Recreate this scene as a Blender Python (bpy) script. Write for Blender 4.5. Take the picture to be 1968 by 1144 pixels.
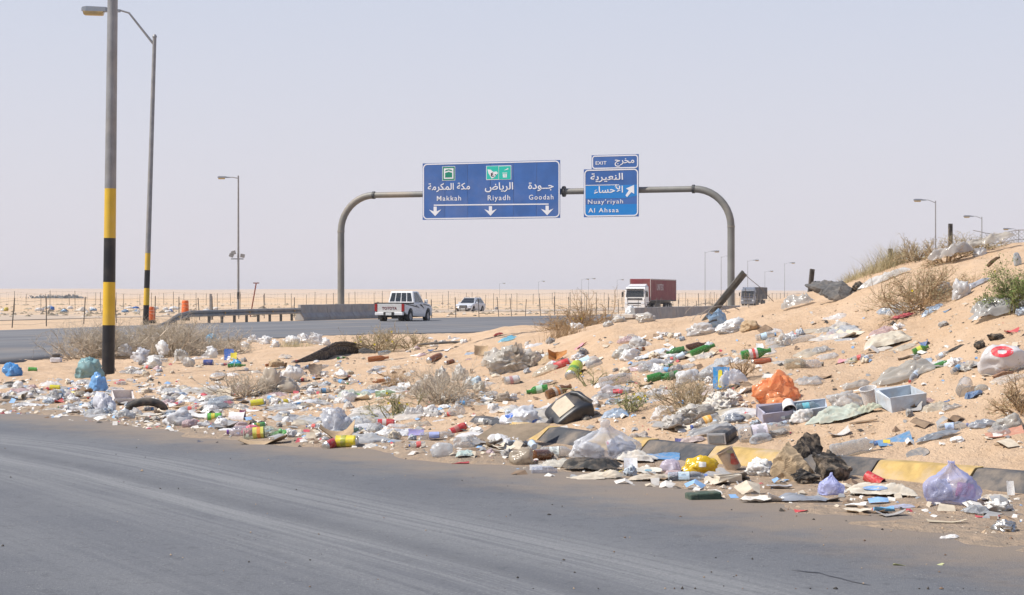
import bpy, bmesh, math, random
import numpy as np
from mathutils import Vector, Matrix, Quaternion, noise as mn
R = math.radians
for _o in list(bpy.data.objects): bpy.data.objects.remove(_o)
SC = bpy.context.scene
COL = SC.collection
rng = random.Random(11)

# ------------------------------------------------------------------ camera, sky, sun, exposure
F, CX, HY, CAMZ = 3500.0, 984.0, 572.0, 1.6
cam_d = bpy.data.cameras.new('camera'); cam = bpy.data.objects.new('camera', cam_d); COL.objects.link(cam)
cam.location = (0, 0, CAMZ); cam.rotation_euler = (R(90), 0, 0)
cam_d.sensor_width = 36; cam_d.lens = F / 1968 * 36; cam_d.clip_start = .2; cam_d.clip_end = 20000
SC.camera = cam
SUN_EL, SUN_AZ = R(50), math.atan2(-.97, -.24)            # azimuth clockwise from +Y
SUN = Vector((math.sin(SUN_AZ) * math.cos(SUN_EL), math.cos(SUN_AZ) * math.cos(SUN_EL), math.sin(SUN_EL)))
world = bpy.data.worlds.new('World'); SC.world = world; world.use_nodes = True
_nt = world.node_tree; _nt.nodes.clear()
_out = _nt.nodes.new('ShaderNodeOutputWorld'); _mix = _nt.nodes.new('ShaderNodeMixShader')
_bg = _nt.nodes.new('ShaderNodeBackground'); _bg2 = _nt.nodes.new('ShaderNodeBackground')
_sky = _nt.nodes.new('ShaderNodeTexSky'); _sky.sky_type = 'NISHITA'; _sky.sun_disc = False
_sky.sun_elevation = SUN_EL; _sky.sun_rotation = SUN_AZ; _sky.dust_density = 4; _sky.air_density = 1; _sky.ozone_density = 2
_bg.inputs[1].default_value = .1
_nt.links.new(_sky.outputs[0], _bg.inputs[0])
_tc = _nt.nodes.new('ShaderNodeTexCoord'); _sx = _nt.nodes.new('ShaderNodeSeparateXYZ'); _cr = _nt.nodes.new('ShaderNodeValToRGB')
_nt.links.new(_tc.outputs['Generated'], _sx.inputs[0]); _nt.links.new(_sx.outputs[2], _cr.inputs[0])
_cr.color_ramp.elements[0].position = 0.0; _cr.color_ramp.elements[0].color = (.775, .735, .785, 1)   # dust veil, paler towards the horizon
_cr.color_ramp.elements[1].position = .75; _cr.color_ramp.elements[1].color = (.15, .235, .46, 1)
_e = _cr.color_ramp.elements.new(.16); _e.color = (.63, .66, .77, 1)
_e = _cr.color_ramp.elements.new(.38); _e.color = (.36, .46, .67, 1)
_nt.links.new(_cr.outputs[0], _bg2.inputs[0]); _bg2.inputs[1].default_value = 1.0
_mix.inputs[0].default_value = .82
_nt.links.new(_bg.outputs[0], _mix.inputs[1]); _nt.links.new(_bg2.outputs[0], _mix.inputs[2]); _nt.links.new(_mix.outputs[0], _out.inputs[0])
sun_d = bpy.data.lights.new('sun', 'SUN'); sun = bpy.data.objects.new('sun', sun_d); COL.objects.link(sun)
sun_d.energy = 4.9; sun_d.angle = R(.55); sun_d.color = (1, .955, .88)
sun.rotation_euler = (-SUN).to_track_quat('-Z', 'Y').to_euler(); sun.location = (-40, -10, 60)
SC.view_settings.view_transform = 'Standard'; SC.view_settings.look = 'None'
SC.view_settings.exposure = .2; SC.view_settings.gamma = 1; SC.view_settings.use_curve_mapping = False
HAZE = 1.4e-4
SC.render.engine = 'CYCLES'
SC.cycles.use_denoising = True
SC.cycles.max_bounces = 8; SC.cycles.transparent_max_bounces = 14; SC.cycles.diffuse_bounces = 3
SC.cycles.glossy_bounces = 2; SC.cycles.transmission_bounces = 4; SC.cycles.volume_bounces = 0
SC.cycles.caustics_reflective = False; SC.cycles.caustics_refractive = False

# ------------------------------------------------------------------ helpers
def tag(o, label=None, cat=None, group=None, kind=None):
    if label: o['label'] = label
    if cat: o['category'] = cat
    if group: o['group'] = group
    if kind: o['kind'] = kind
    return o

def mesh_obj(name, vf, mats, parent=None, smooth=True, loc=(0, 0, 0), rot=(0, 0, 0)):
    """vf = (verts, faces[, face material indices])"""
    me = bpy.data.meshes.new(name)
    me.from_pydata([tuple(v) for v in vf[0]], [], vf[1])
    for m in (mats if isinstance(mats, (list, tuple)) else [mats]): me.materials.append(m)
    if len(vf) > 2 and vf[2] is not None: me.polygons.foreach_set('material_index', vf[2])
    me.polygons.foreach_set('use_smooth', [smooth] * len(me.polygons))
    me.update()
    return link(name, me, parent, loc, rot)

def link(name, me, parent=None, loc=(0, 0, 0), rot=(0, 0, 0)):
    o = bpy.data.objects.new(name, me); COL.objects.link(o)
    o.location = loc; o.rotation_euler = rot
    if parent: o.parent = parent
    return o

def empty(name, loc=(0, 0, 0), rot=(0, 0, 0), label=None, cat=None, group=None, kind=None):
    o = bpy.data.objects.new(name, None); COL.objects.link(o); o.empty_display_size = .2
    o.location = loc; o.rotation_euler = rot
    return tag(o, label, cat, group, kind)

class MB:
    def __init__(s): s.v = []; s.f = []; s.m = []
    def add(s, v, f, mi=0):
        b = len(s.v); s.v += [Vector(p) for p in v]; s.f += [tuple(i + b for i in q) for q in f]; s.m += [mi] * len(f); return s
    def box(s, c, d, rz=0, mi=0, mat=None):
        x, y, z = d[0] / 2, d[1] / 2, d[2] / 2
        M_ = Matrix.Translation(c) @ (mat or Matrix.Rotation(rz, 4, 'Z'))
        v = [M_ @ Vector(p) for p in ((-x, -y, -z), (x, -y, -z), (x, y, -z), (-x, y, -z), (-x, -y, z), (x, -y, z), (x, y, z), (-x, y, z))]
        return s.add(v, [(0, 3, 2, 1), (4, 5, 6, 7), (0, 1, 5, 4), (1, 2, 6, 5), (2, 3, 7, 6), (3, 0, 4, 7)], mi)
    def tube(s, path, r, n=8, mi=0, cap=True):
        path = [Vector(p) for p in path]; rr = r if isinstance(r, (list, tuple)) else [r] * len(path)
        v = []; up = None
        for i, p in enumerate(path):
            t = (path[min(i + 1, len(path) - 1)] - path[max(i - 1, 0)]).normalized()
            if up is None: up = Vector((0, 0, 1)) if abs(t.z) < .9 else Vector((0, 1, 0))
            a = t.cross(up)
            if a.length < 1e-5: a = t.orthogonal()
            a.normalize(); b = a.cross(t).normalized(); up = b
            for k in range(n):
                an = 2 * math.pi * k / n
                v.append(p + (a * math.cos(an) + b * math.sin(an)) * rr[i])
        f = [(i * n + k, i * n + (k + 1) % n, (i + 1) * n + (k + 1) % n, (i + 1) * n + k) for i in range(len(path) - 1) for k in range(n)]
        if cap: f += [tuple(range(n))[::-1], tuple((len(path) - 1) * n + k for k in range(n))]
        return s.add(v, f, mi)
    def lathe(s, prof, n=14, axis='X', mi=0, c=(0, 0, 0), mis=None):
        v = []; c = Vector(c)
        for (t, r) in prof:
            for k in range(n):
                a = 2 * math.pi * k / n; q = (r * math.cos(a), r * math.sin(a))
                v.append(c + Vector((t, q[0], q[1]) if axis == 'X' else (q[0], t, q[1]) if axis == 'Y' else (q[0], q[1], t)))
        for i in range(len(prof) - 1):
            b = [(i * n + k, i * n + (k + 1) % n, (i + 1) * n + (k + 1) % n, (i + 1) * n + k) for k in range(n)]
            base = len(s.v)
            if i == 0: s.v += v; b0 = base
            s.f += [tuple(j + b0 for j in q) for q in b]; s.m += [mis[i] if mis else mi] * n
        return s
    def prism(s, poly, x0, x1, mi=0):
        """outline in the (y, z) plane extruded from x0 to x1"""
        n = len(poly); v = [(x0, p[0], p[1]) for p in poly] + [(x1, p[0], p[1]) for p in poly]
        f = [(i, (i + 1) % n, (i + 1) % n + n, i + n) for i in range(n)] + [tuple(range(n))[::-1], tuple(range(n, 2 * n))]
        return s.add(v, f, mi)
    def build(s, name, mats, parent=None, smooth=False, bevel=0, loc=(0, 0, 0), rot=(0, 0, 0), fixn=True):
        o = mesh_obj(name, (s.v, s.f, s.m), mats, parent, smooth, loc, rot)
        bm = bmesh.new(); bm.from_mesh(o.data)
        if fixn: bmesh.ops.recalc_face_normals(bm, faces=bm.faces)
        bm.to_mesh(o.data); bm.free()
        if bevel:
            md = o.modifiers.new('bevel', 'BEVEL'); md.width = bevel; md.segments = 2; md.limit_method = 'ANGLE'; md.angle_limit = R(35)
            md.harden_normals = False
        if smooth:
            try:
                o.data.set_sharp_from_angle(angle=R(38))
            except Exception: pass
        return o

def copy_tree(o, parent=None, **kw):
    c = o.copy(); COL.objects.link(c)
    if parent: c.parent = parent
    for ch in list(o.children): copy_tree(ch, c)
    return c

# numpy value noise
def _h(ix, iy, s):
    n = (ix.astype(np.int64) * 374761393 + iy.astype(np.int64) * 668265263 + s * 974711) & 0xffffffff
    n = ((n ^ (n >> 13)) * 1274126177) & 0xffffffff
    return ((n ^ (n >> 16)) & 0xffff) / 65535.0
def vn(x, y, s=0):
    ix = np.floor(x); iy = np.floor(y); fx = x - ix; fy = y - iy
    fx = fx * fx * (3 - 2 * fx); fy = fy * fy * (3 - 2 * fy)
    a = _h(ix, iy, s); b = _h(ix + 1, iy, s); c = _h(ix, iy + 1, s); d = _h(ix + 1, iy + 1, s)
    return (a + (b - a) * fx) * (1 - fy) + (c + (d - c) * fx) * fy - .5
def fbm(x, y, s=0, o=4):
    t = 0; a = 1
    for i in range(o): t = t + a * vn(x * 2 ** i + i * 17.3, y * 2 ** i - i * 9.1, s + i); a *= .5
    return t
def sstep(a, b, x):
    t = np.clip((x - a) / (b - a), 0, 1); return t * t * (3 - 2 * t)

# ------------------------------------------------------------------ materials
def newmat(name):
    m = bpy.data.materials.new(name); m.use_nodes = True; nt = m.node_tree
    return m, nt, nt.nodes['Principled BSDF'], nt.nodes['Material Output']
def N(nt, t, **kw):
    n = nt.nodes.new('ShaderNode' + t)
    for k, v in kw.items():
        if k[1:].isdigit(): n.inputs[int(k[1:])].default_value = v
        else: setattr(n, k, v)
    return n
def L(nt, a, b): nt.links.new(a, b)
def mathn(nt, op, a, b=None, c=None):
    n = N(nt, 'Math', operation=op)
    for i, q in enumerate((a, b, c)):
        if q is None: continue
        if hasattr(q, 'links'): L(nt, q, n.inputs[i])
        else: n.inputs[i].default_value = q
    return n.outputs[0]
def mixc(nt, fac, a, b, mode='MIX'):
    n = N(nt, 'MixRGB', blend_type=mode)
    for i, q in enumerate((fac, a, b)):
        if hasattr(q, 'links'): L(nt, q, n.inputs[i])
        elif i == 0: n.inputs[0].default_value = q
        else: n.inputs[i].default_value = (*q[:3], 1)
    return n.outputs[0]
def noise_out(nt, co, scale, detail=4, rough=.55):
    n = N(nt, 'TexNoise'); n.inputs['Scale'].default_value = scale; n.inputs['Detail'].default_value = detail; n.inputs['Roughness'].default_value = rough
    if co is not None: L(nt, co, n.inputs['Vector'])
    return n.outputs['Fac']
def ramp(nt, x, p0, p1):
    n = N(nt, 'MapRange', interpolation_type='SMOOTHSTEP'); n.inputs[1].default_value = p0; n.inputs[2].default_value = p1
    L(nt, x, n.inputs[0]); return n.outputs[0]
DUST = (.47, .36, .25)
def pm(name, col=None, rough=.5, metal=0, var=.25, scale=14, dust=.25, bump=0, spec=.5, bscale=60):
    """principled surface with tonal variation and blown-on dust; col None = the object's own colour"""
    m, nt, b, out = newmat(name)
    tc = N(nt, 'TexCoord').outputs['Object']
    oi = N(nt, 'ObjectInfo')
    mp = N(nt, 'VectorMath', operation='ADD'); L(nt, tc, mp.inputs[0])
    rv = mathn(nt, 'MULTIPLY', oi.outputs['Random'], 40.0); cb = N(nt, 'CombineXYZ'); L(nt, rv, cb.inputs[0]); L(nt, rv, cb.inputs[1]); L(nt, cb.outputs[0], mp.inputs[1])
    co = mp.outputs[0]
    base = oi.outputs['Color'] if col is None else None
    if base is None:
        rgb = N(nt, 'RGB'); rgb.outputs[0].default_value = (*col, 1); base = rgb.outputs[0]
    n1 = noise_out(nt, co, scale, 5)
    k = N(nt, 'MapRange'); k.inputs[3].default_value = 1 - var; k.inputs[4].default_value = 1 + var * .6; k.inputs[1].default_value = .3; k.inputs[2].default_value = .7; L(nt, n1, k.inputs[0])
    c = mixc(nt, 1.0, base, k.outputs[0], 'MULTIPLY')
    if dust:
        n2 = noise_out(nt, co, scale * .45, 6, .65)
        c = mixc(nt, mathn(nt, 'MULTIPLY', ramp(nt, n2, .42, .72), dust * 1.6 if dust < .6 else 1), c, DUST)
    L(nt, c, b.inputs['Base Color']); b.inputs['Roughness'].default_value = rough; b.inputs['Metallic'].default_value = metal
    b.inputs['Specular IOR Level'].default_value = spec
    if bump:
        bn = N(nt, 'Bump'); bn.inputs['Strength'].default_value = bump; bn.inputs['Distance'].default_value = .01
        L(nt, noise_out(nt, co, bscale, 4), bn.inputs['Height']); L(nt, bn.outputs[0], b.inputs['Normal'])
    return m
def film_mat(name, trans=.42, rough=.2, gloss=.65):
    """thin plastic film: object colour, object alpha = opacity"""
    m, nt, b, out = newmat(name)
    oi = N(nt, 'ObjectInfo'); tc = N(nt, 'TexCoord').outputs['Object']
    c = mixc(nt, mathn(nt, 'MULTIPLY', ramp(nt, noise_out(nt, tc, 9, 5), .5, .75), .17), oi.outputs['Color'], DUST)
    L(nt, c, b.inputs['Base Color']); b.inputs['Roughness'].default_value = rough; b.inputs['Specular IOR Level'].default_value = gloss
    bn = N(nt, 'Bump'); bn.inputs['Strength'].default_value = .3; bn.inputs['Distance'].default_value = .005
    vo = N(nt, 'TexVoronoi'); vo.inputs['Scale'].default_value = 22; L(nt, tc, vo.inputs['Vector'])
    L(nt, mathn(nt, 'ADD', vo.outputs['Distance'], mathn(nt, 'MULTIPLY', noise_out(nt, tc, 40, 4), .6)), bn.inputs['Height']); L(nt, bn.outputs[0], b.inputs['Normal'])
    tl = N(nt, 'BsdfTranslucent'); L(nt, c, tl.inputs[0])
    mx = N(nt, 'MixShader'); mx.inputs[0].default_value = trans * .6; L(nt, b.outputs[0], mx.inputs[1]); L(nt, tl.outputs[0], mx.inputs[2])
    tr = N(nt, 'BsdfTransparent')
    L(nt, mixc(nt, .35, (1, 1, 1), oi.outputs['Color']), tr.inputs[0])
    lw = N(nt, 'LayerWeight'); lw.inputs[0].default_value = .35
    op = mathn(nt, 'ADD', mathn(nt, 'MULTIPLY', oi.outputs['Alpha'], .85), mathn(nt, 'MULTIPLY', lw.outputs['Facing'], .45))
    opc = N(nt, 'Clamp'); L(nt, op, opc.inputs[0])
    m2 = N(nt, 'MixShader'); L(nt, opc.outputs[0], m2.inputs[0]); L(nt, tr.outputs[0], m2.inputs[1]); L(nt, mx.outputs[0], m2.inputs[2])
    L(nt, m2.outputs[0], out.inputs['Surface']); return m
FILM = film_mat('thin_film')
PAPER = pm('paper', None, .85, var=.18, dust=.30, bump=.25, bscale=25)
PLAST = pm('plastic', None, .42, var=.15, dust=.34)
CANM = pm('printed_can', None, .38, metal=.1, var=.15, dust=.34)
TIN = pm('bare_tin', (.55, .54, .52), .35, metal=.85, var=.2, dust=.2)
CARD = pm('cardboard', (.42, .30, .18), .9, var=.2, dust=.2, bump=.2)
BLACKP = pm('black_plastic', (.025, .026, .03), .42, var=.2, dust=.13, scale=8)
RUBBER = pm('rubber', (.03, .03, .03), .75, var=.3, dust=.2, bump=.4)
def bottle_mat(name, opac, rough=.1):
    m, nt, b, out = newmat(name)
    oi = N(nt, 'ObjectInfo'); tc = N(nt, 'TexCoord').outputs['Object']
    d = ramp(nt, noise_out(nt, tc, 16, 5), .45, .75)
    c = mixc(nt, mathn(nt, 'MULTIPLY', d, .35), oi.outputs['Color'], DUST)
    L(nt, c, b.inputs['Base Color']); b.inputs['Roughness'].default_value = rough; b.inputs['Specular IOR Level'].default_value = .7
    tr = N(nt, 'BsdfTransparent'); L(nt, mixc(nt, .55, (1, 1, 1), oi.outputs['Color']), tr.inputs[0])
    lw = N(nt, 'LayerWeight'); lw.inputs[0].default_value = .3
    op = N(nt, 'Clamp'); L(nt, mathn(nt, 'ADD', mathn(nt, 'MULTIPLY', lw.outputs['Facing'], .55), mathn(nt, 'ADD', mathn(nt, 'MULTIPLY', d, .2), opac)), op.inputs[0])
    m2 = N(nt, 'MixShader'); L(nt, op.outputs[0], m2.inputs[0]); L(nt, tr.outputs[0], m2.inputs[1]); L(nt, b.outputs[0], m2.inputs[2])
    L(nt, m2.outputs[0], out.inputs['Surface']); return m
PET = bottle_mat('clear_plastic_bottle', .12, .1)
GLASS = bottle_mat('bottle_glass', .62, .06)

# ------------------------------------------------------------------ the lie of the land
def pchip(xs, ys, x):
    xs = np.asarray(xs, float); ys = np.asarray(ys, float); h = np.diff(xs); d = np.diff(ys) / h
    m = np.zeros_like(ys); m[0] = d[0]; m[-1] = d[-1]
    for i in range(1, len(ys) - 1):
        if d[i - 1] * d[i] > 0:
            w1 = 2 * h[i] + h[i - 1]; w2 = h[i] + 2 * h[i - 1]; m[i] = (w1 + w2) / (w1 / d[i - 1] + w2 / d[i])
    x = np.clip(x, xs[0], xs[-1]); i = np.clip(np.searchsorted(xs, x) - 1, 0, len(xs) - 2); t = (x - xs[i]) / h[i]
    return (ys[i] * (2 * t ** 3 - 3 * t ** 2 + 1) + h[i] * m[i] * (t ** 3 - 2 * t ** 2 + t) + ys[i + 1] * (3 * t ** 2 - 2 * t ** 3) + h[i] * m[i + 1] * (t ** 3 - t ** 2))
FAR = [(110, .25), (160, .16), (210, .06), (300, .1), (380, .15), (480, 1.35), (620, 1.0), (1500, 1.2), (3000, 8), (5000, 21), (8000, 22)]
BEAR = {   # ground height against distance along bearings right of the view axis (bearing = column of a 1968-wide view)
 -900: [(6, .02), (30, .03), (60, .06), (80, .1)], 0: [(6, .02), (26, .02), (36, .04), (60, .06), (80, .12)],
 200: [(6, .02), (25, .02), (36, .05), (48, .06), (56, .1), (70, .12)], 400: [(6, .02), (24, .03), (28, .1), (36, .09), (46, .1), (58, .14), (70, .2)],
 600: [(6, .02), (22.7, .05), (27, .149), (38, .21), (50, .27), (62, .24), (75, .22)],
 800: [(6, .02), (21.5, .06), (24, .174), (29, .29), (36, .386), (50, .36), (66, .27), (80, .22)],
 1010: [(6, .02), (20.3, .15), (23, .25), (26, .36), (31, .56), (38, .86), (43, .9), (55, .6), (72, .25)],
 1200: [(6, .02), (18.7, .15), (21.5, .37), (25, .68), (31, 1.14), (34, 1.14), (42, .82), (60, .35), (75, .25)],
 1330: [(6, .02), (17.8, .15), (20, .39), (23.5, .75), (27, 1.04), (31, 1.24), (33.5, 1.22), (40, .95), (56, .42), (75, .25)],
 1432: [(6, .02), (17.1, .15), (19, .40), (22, .80), (26, 1.16), (29.5, 1.41), (32.5, 1.42), (40, 1.08), (55, .45), (75, .25)],
 1575: [(6, .02), (16.5, .15), (18.5, .43), (22, .92), (26, 1.40), (29, 1.68), (31.5, 1.72), (38, 1.3), (55, .5), (75, .25)],
 1740: [(6, .02), (15.75, .15), (18, .5), (22.5, 1.16), (27, 2.02), (30, 2.2), (36, 1.8), (50, .8), (75, .25)],
 1968: [(6, .02), (14.75, .15), (18, .84), (22, 1.7), (26, 2.32), (29, 2.42), (36, 2.0), (55, .8), (75, .25)],
 2500: [(6, .02), (13, .15), (18, 1.2), (22, 2.2), (26, 2.8), (30, 3.0), (40, 2.3), (60, .8), (80, .25)],
 4500: [(6, .05), (9, .3), (18, 1.5), (26, 2.8), (40, 2.3), (70, .4), (90, .25)]}
_pc = sorted(BEAR); _ly = np.linspace(math.log(6), math.log(8000), 900); _yy = np.exp(_ly)
_tab = np.array([pchip(*zip(*(BEAR[p] + FAR)), _yy) for p in _pc])
_pg = np.linspace(-900, 4500, 271)
TAB = np.array([pchip(_pc, _tab[:, j], _pg) for j in range(900)])        # [y, bearing]
def base_h(X, Y):
    p = np.clip(CX + F * X / np.maximum(Y, .5), -900, 4500); fy = (np.log(np.clip(Y, 6, 7999)) - _ly[0]) / (_ly[1] - _ly[0])
    i = np.clip(fy.astype(int), 0, 898); t = fy - i; fp = (p + 900) / 20.0; j = np.clip(fp.astype(int), 0, 269); s = fp - j
    return (TAB[i, j] * (1 - s) + TAB[i, j + 1] * s) * (1 - t) + (TAB[i + 1, j] * (1 - s) + TAB[i + 1, j + 1] * s) * t
def sdist(P, X, Y):
    """signed distance to a polyline, positive on its right-hand side; also the arc position"""
    P = np.asarray(P, float); best = np.full(X.shape, 1e9); sg = np.zeros(X.shape); al = np.zeros(X.shape); acc = 0
    for a, b in zip(P[:-1], P[1:]):
        d = b - a; l = np.hypot(*d); t = np.clip(((X - a[0]) * d[0] + (Y - a[1]) * d[1]) / l ** 2, 0, 1)
        qx = X - a[0] - t * d[0]; qy = Y - a[1] - t * d[1]; q = np.hypot(qx, qy); k = q < best
        best = np.where(k, q, best); sg = np.where(k, np.sign(d[1] * qx - d[0] * qy), sg); al = np.where(k, acc + t * l, al); acc += l
    return best * np.where(sg == 0, 1, sg), al
EDGE = [(40, -50), (12, -4), (6, 6.5), (3.2, 11.5), (2.0, 13.7), (.08, 17), (-1.5, 18.8), (-3.5, 20.9), (-5.3, 23.5), (-7.2, 25.7), (-10, 29.2), (-16, 36), (-60, 80)]
KERB = [(12, 4), (8.2, 9.8), (5.9, 12.7), (4.11, 14.6), (2.15, 16.85), (1.05, 18.4), (.15, 20.1), (-.75, 22.0)]
NEAR = [(-60, -20), (-30, 12), (-16, 30), (-12.2, 41), (-11.6, 48), (-10.4, 57), (-7.7, 63.5), (-1.9, 69.0), (1.5, 75.5), (4.6, 76.5), (11, 96), (40, 188), (110, 400), (240, 800)]
FARE = [(-110, -20), (-62, 25), (-37, 57), (-22.8, 81), (-17.6, 92), (-11.7, 105), (4, 140), (20, 190), (86, 400), (212, 800)]
TRACK = [(-40, 44), (-20, 31.5), (-12, 25.4), (-8, 21.8), (-5.37, 19.1), (-3.92, 17.1), (-2.6, 15.0), (-1.5, 13.2), (-.7, 11.9), (0, 10.7), (.7, 9.4), (1.5, 7.6), (3.0, 3.6), (7, -9)]
FOOT_Z = .03
def ground(X, Y, road_dip=True):
    X = np.asarray(X, float); Y = np.asarray(Y, float)
    z = base_h(X, Y); p = CX + F * X / np.maximum(Y, .5)
    de, _ = sdist(EDGE, X, Y); dk, _ = sdist(KERB, X, Y)
    amp = sstep(.3, 3, de)
    near = 1 - sstep(60, 110, Y)
    lumps = .055 * fbm(X * .8, Y * .8, 3, 3) + .05 * fbm(X * 3.1, Y * 3.1, 5, 4) + .05 * np.maximum(fbm(X * 1.7, Y * 1.7, 9, 2) - .22, 0)
    z = z + lumps * amp * near * (1 - .0 * p)
    far = sstep(180, 420, Y)
    z = z + far * (.55 * fbm(X * .012, Y * .008, 21, 3)) + sstep(1200, 3000, Y) * 7 * fbm(X * .0016, Y * .0011, 31, 3)
    z = z + sstep(85, 140, Y) * (1 - far) * .10 * fbm(X * .1, Y * .08, 41, 3)
    # gutter strip in front of the kerb
    kr = sstep(-.5, .3, X) * (1 - sstep(60, 70, Y))
    front = sstep(.30, .20, dk) * kr
    z = z * (1 - front) + front * (.012 + .03 * fbm(X * 2.2, Y * 2.2, 51, 3) + .02 * np.exp(-np.abs(dk) * 3))
    # ragged edge over the tarmac
    e = de + .55 * fbm(X * 1.1, Y * 1.1, 61, 4)
    z = z - .03 * kr * sstep(.9, .2, dk) * (1 - front)
    over = sstep(.45, -.35, e)
    z = z * (1 - over) + over * (-.03)
    if road_dip:
        dn, _ = sdist(NEAR, X, Y); df, _ = sdist(FARE, X, Y)
        inside = np.minimum(dn * 1, -df) if False else np.minimum(-dn, df)
        z = z - .16 * sstep(.25, .8, inside + .25 * fbm(X * .5, Y * .5, 71, 3))
        g = sstep(-5.5, -4, X) * sstep(6, 4, X) * sstep(66, 68, Y) * sstep(82, 80, Y)
        z = z - .14 * g * sstep(-1.6, -.2, inside)
    return z
def gz(x, y): return float(ground(np.array([x]), np.array([y]))[0])
_RY = np.exp(np.linspace(math.log(9), math.log(420), 5000))
def hit(px, py):
    """where a sight line first meets the ground"""
    X = (px - CX) / F * _RY; Zr = CAMZ - (py - HY) / F * _RY
    g = ground(X, _RY); k = np.nonzero(g >= Zr)[0]
    i = k[0] if len(k) else len(_RY) - 1
    return Vector((float(X[i]), float(_RY[i]), float(g[i])))
def at(px, Y): return (px - CX) / F * Y
def normal_at(x, y, e=.12):
    g = ground(np.array([x - e, x + e, x, x]), np.array([y, y, y - e, y + e]))
    return Vector((-(g[1] - g[0]) / (2 * e), -(g[3] - g[2]) / (2 * e), 1)).normalized()

# ------------------------------------------------------------------ ground sheets
def grid_mesh(name, X, Y, Z, mat, keep=None, attrs=None):
    r, c = X.shape; idx = np.arange(r * c).reshape(r, c)
    q = np.stack([idx[:-1, :-1], idx[:-1, 1:], idx[1:, 1:], idx[1:, :-1]], -1).reshape(-1, 4)
    if keep is not None: q = q[keep.reshape(-1)]
    me = bpy.data.meshes.new(name); me.vertices.add(r * c)
    me.vertices.foreach_set('co', np.stack([X, Y, Z], -1).astype(np.float32).ravel())
    me.loops.add(q.size); me.loops.foreach_set('vertex_index', q.astype(np.int32).ravel())
    me.polygons.add(len(q)); me.polygons.foreach_set('loop_start', np.arange(0, q.size, 4, dtype=np.int32))
    try: me.polygons.foreach_set('loop_total', np.full(len(q), 4, np.int32))
    except Exception: pass
    for k, v in (attrs or {}).items():
        a = me.attributes.new(k, 'FLOAT', 'POINT'); a.data.foreach_set('value', v.astype(np.float32).ravel())
    me.materials.append(mat); me.update(calc_edges=True); me.validate()
    me.polygons.foreach_set('use_smooth', [True] * len(me.polygons))
    return link(name, me)

def sand_material():
    m, nt, b, out = newmat('desert_sand')
    g = N(nt, 'NewGeometry').outputs['Position']
    at_ = N(nt, 'Attribute', attribute_name='dirt').outputs['Fac']; far = N(nt, 'Attribute', attribute_name='dune').outputs['Fac']
    n1 = noise_out(nt, g, .9, 6, .6); n2 = noise_out(nt, g, 7, 6, .65); n3 = noise_out(nt, g, 70, 3)
    c = mixc(nt, ramp(nt, n1, .3, .7), (.65, .465, .31), (.575, .395, .25))
    c = mixc(nt, mathn(nt, 'MULTIPLY', ramp(nt, n2, .45, .75), .5), c, (.70, .52, .36))
    c = mixc(nt, mathn(nt, 'MULTIPLY', ramp(nt, n3, .58, .72), .35), c, (.33, .22, .14))
    cl = noise_out(nt, g, .012, 4)
    fc = mixc(nt, ramp(nt, cl, .35, .65), (.58, .44, .31), (.62, .43, .265))
    fc = mixc(nt, mathn(nt, 'MULTIPLY', ramp(nt, noise_out(nt, g, .35, 5), .5, .7), .35), fc, (.36, .28, .19))
    c = mixc(nt, far, c, fc)
    dn = mathn(nt, 'MULTIPLY', at_, mathn(nt, 'ADD', .55, mathn(nt, 'MULTIPLY', ramp(nt, n2, .35, .65), .45)))
    c = mixc(nt, dn, c, (.33, .262, .20))
    L(nt, c, b.inputs['Base Color']); b.inputs['Roughness'].default_value = .95; b.inputs['Specular IOR Level'].default_value = .15
    bn = N(nt, 'Bump'); bn.inputs['Strength'].default_value = 1.0; bn.inputs['Distance'].default_value = .065
    h = mathn(nt, 'ADD', noise_out(nt, g, 9, 8, .7), mathn(nt, 'MULTIPLY', noise_out(nt, g, 45, 4, .6), .35))
    L(nt, h, bn.inputs['Height']); L(nt, bn.outputs[0], b.inputs['Normal'])
    return m
_px = np.concatenate([np.linspace(-6000, -900, 26), np.linspace(-860, -260, 16), np.arange(-240, 2230, 4.6), np.linspace(2260, 3000, 18), np.linspace(3100, 7600, 24)])
_gy = np.concatenate([np.exp(np.arange(math.log(7.5), math.log(62), .0042)), np.exp(np.linspace(math.log(62.4), math.log(150), 90)), np.exp(np.linspace(math.log(153), math.log(8000), 110))])
GX = (_px[None, :] - CX) / F * _gy[:, None]; GY = np.repeat(_gy[:, None], len(_px), 1); GZ = ground(GX, GY)
_de, _ = sdist(EDGE, GX, GY); _dk, _ = sdist(KERB, GX, GY)
_dirt = np.maximum(sstep(2.2, .3, _de + .8 * fbm(GX * .9, GY * .9, 81, 3)), sstep(.1, -.1, _dk) * sstep(-.5, .3, GX) * sstep(60, 50, GY) * .8)
grid_obj = grid_mesh('sand_ground', GX, GY, GZ, sand_material(), None, {'dirt': _dirt * (GY < 60), 'dune': sstep(60, 130, GY)})
def gfast(X, Y):
    """height of the finished ground mesh"""
    p = np.clip(CX + F * X / np.maximum(Y, .5), _px[0], _px[-1] - 1e-3); y = np.clip(Y, _gy[0], _gy[-1] * .9999); i = np.clip(np.searchsorted(_gy, y) - 1, 0, len(_gy) - 2); j = np.clip(np.searchsorted(_px, p) - 1, 0, len(_px) - 2); t = (y - _gy[i]) / (_gy[i + 1] - _gy[i]); s = (p - _px[j]) / (_px[j + 1] - _px[j])
    return (GZ[i, j] * (1 - s) + GZ[i, j + 1] * s) * (1 - t) + (GZ[i + 1, j] * (1 - s) + GZ[i + 1, j + 1] * s) * t
slow_ground = ground
ground = gfast
tag(grid_obj, 'pale orange desert sand running from the litter mound to the horizon', 'sand', kind='structure')

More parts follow.
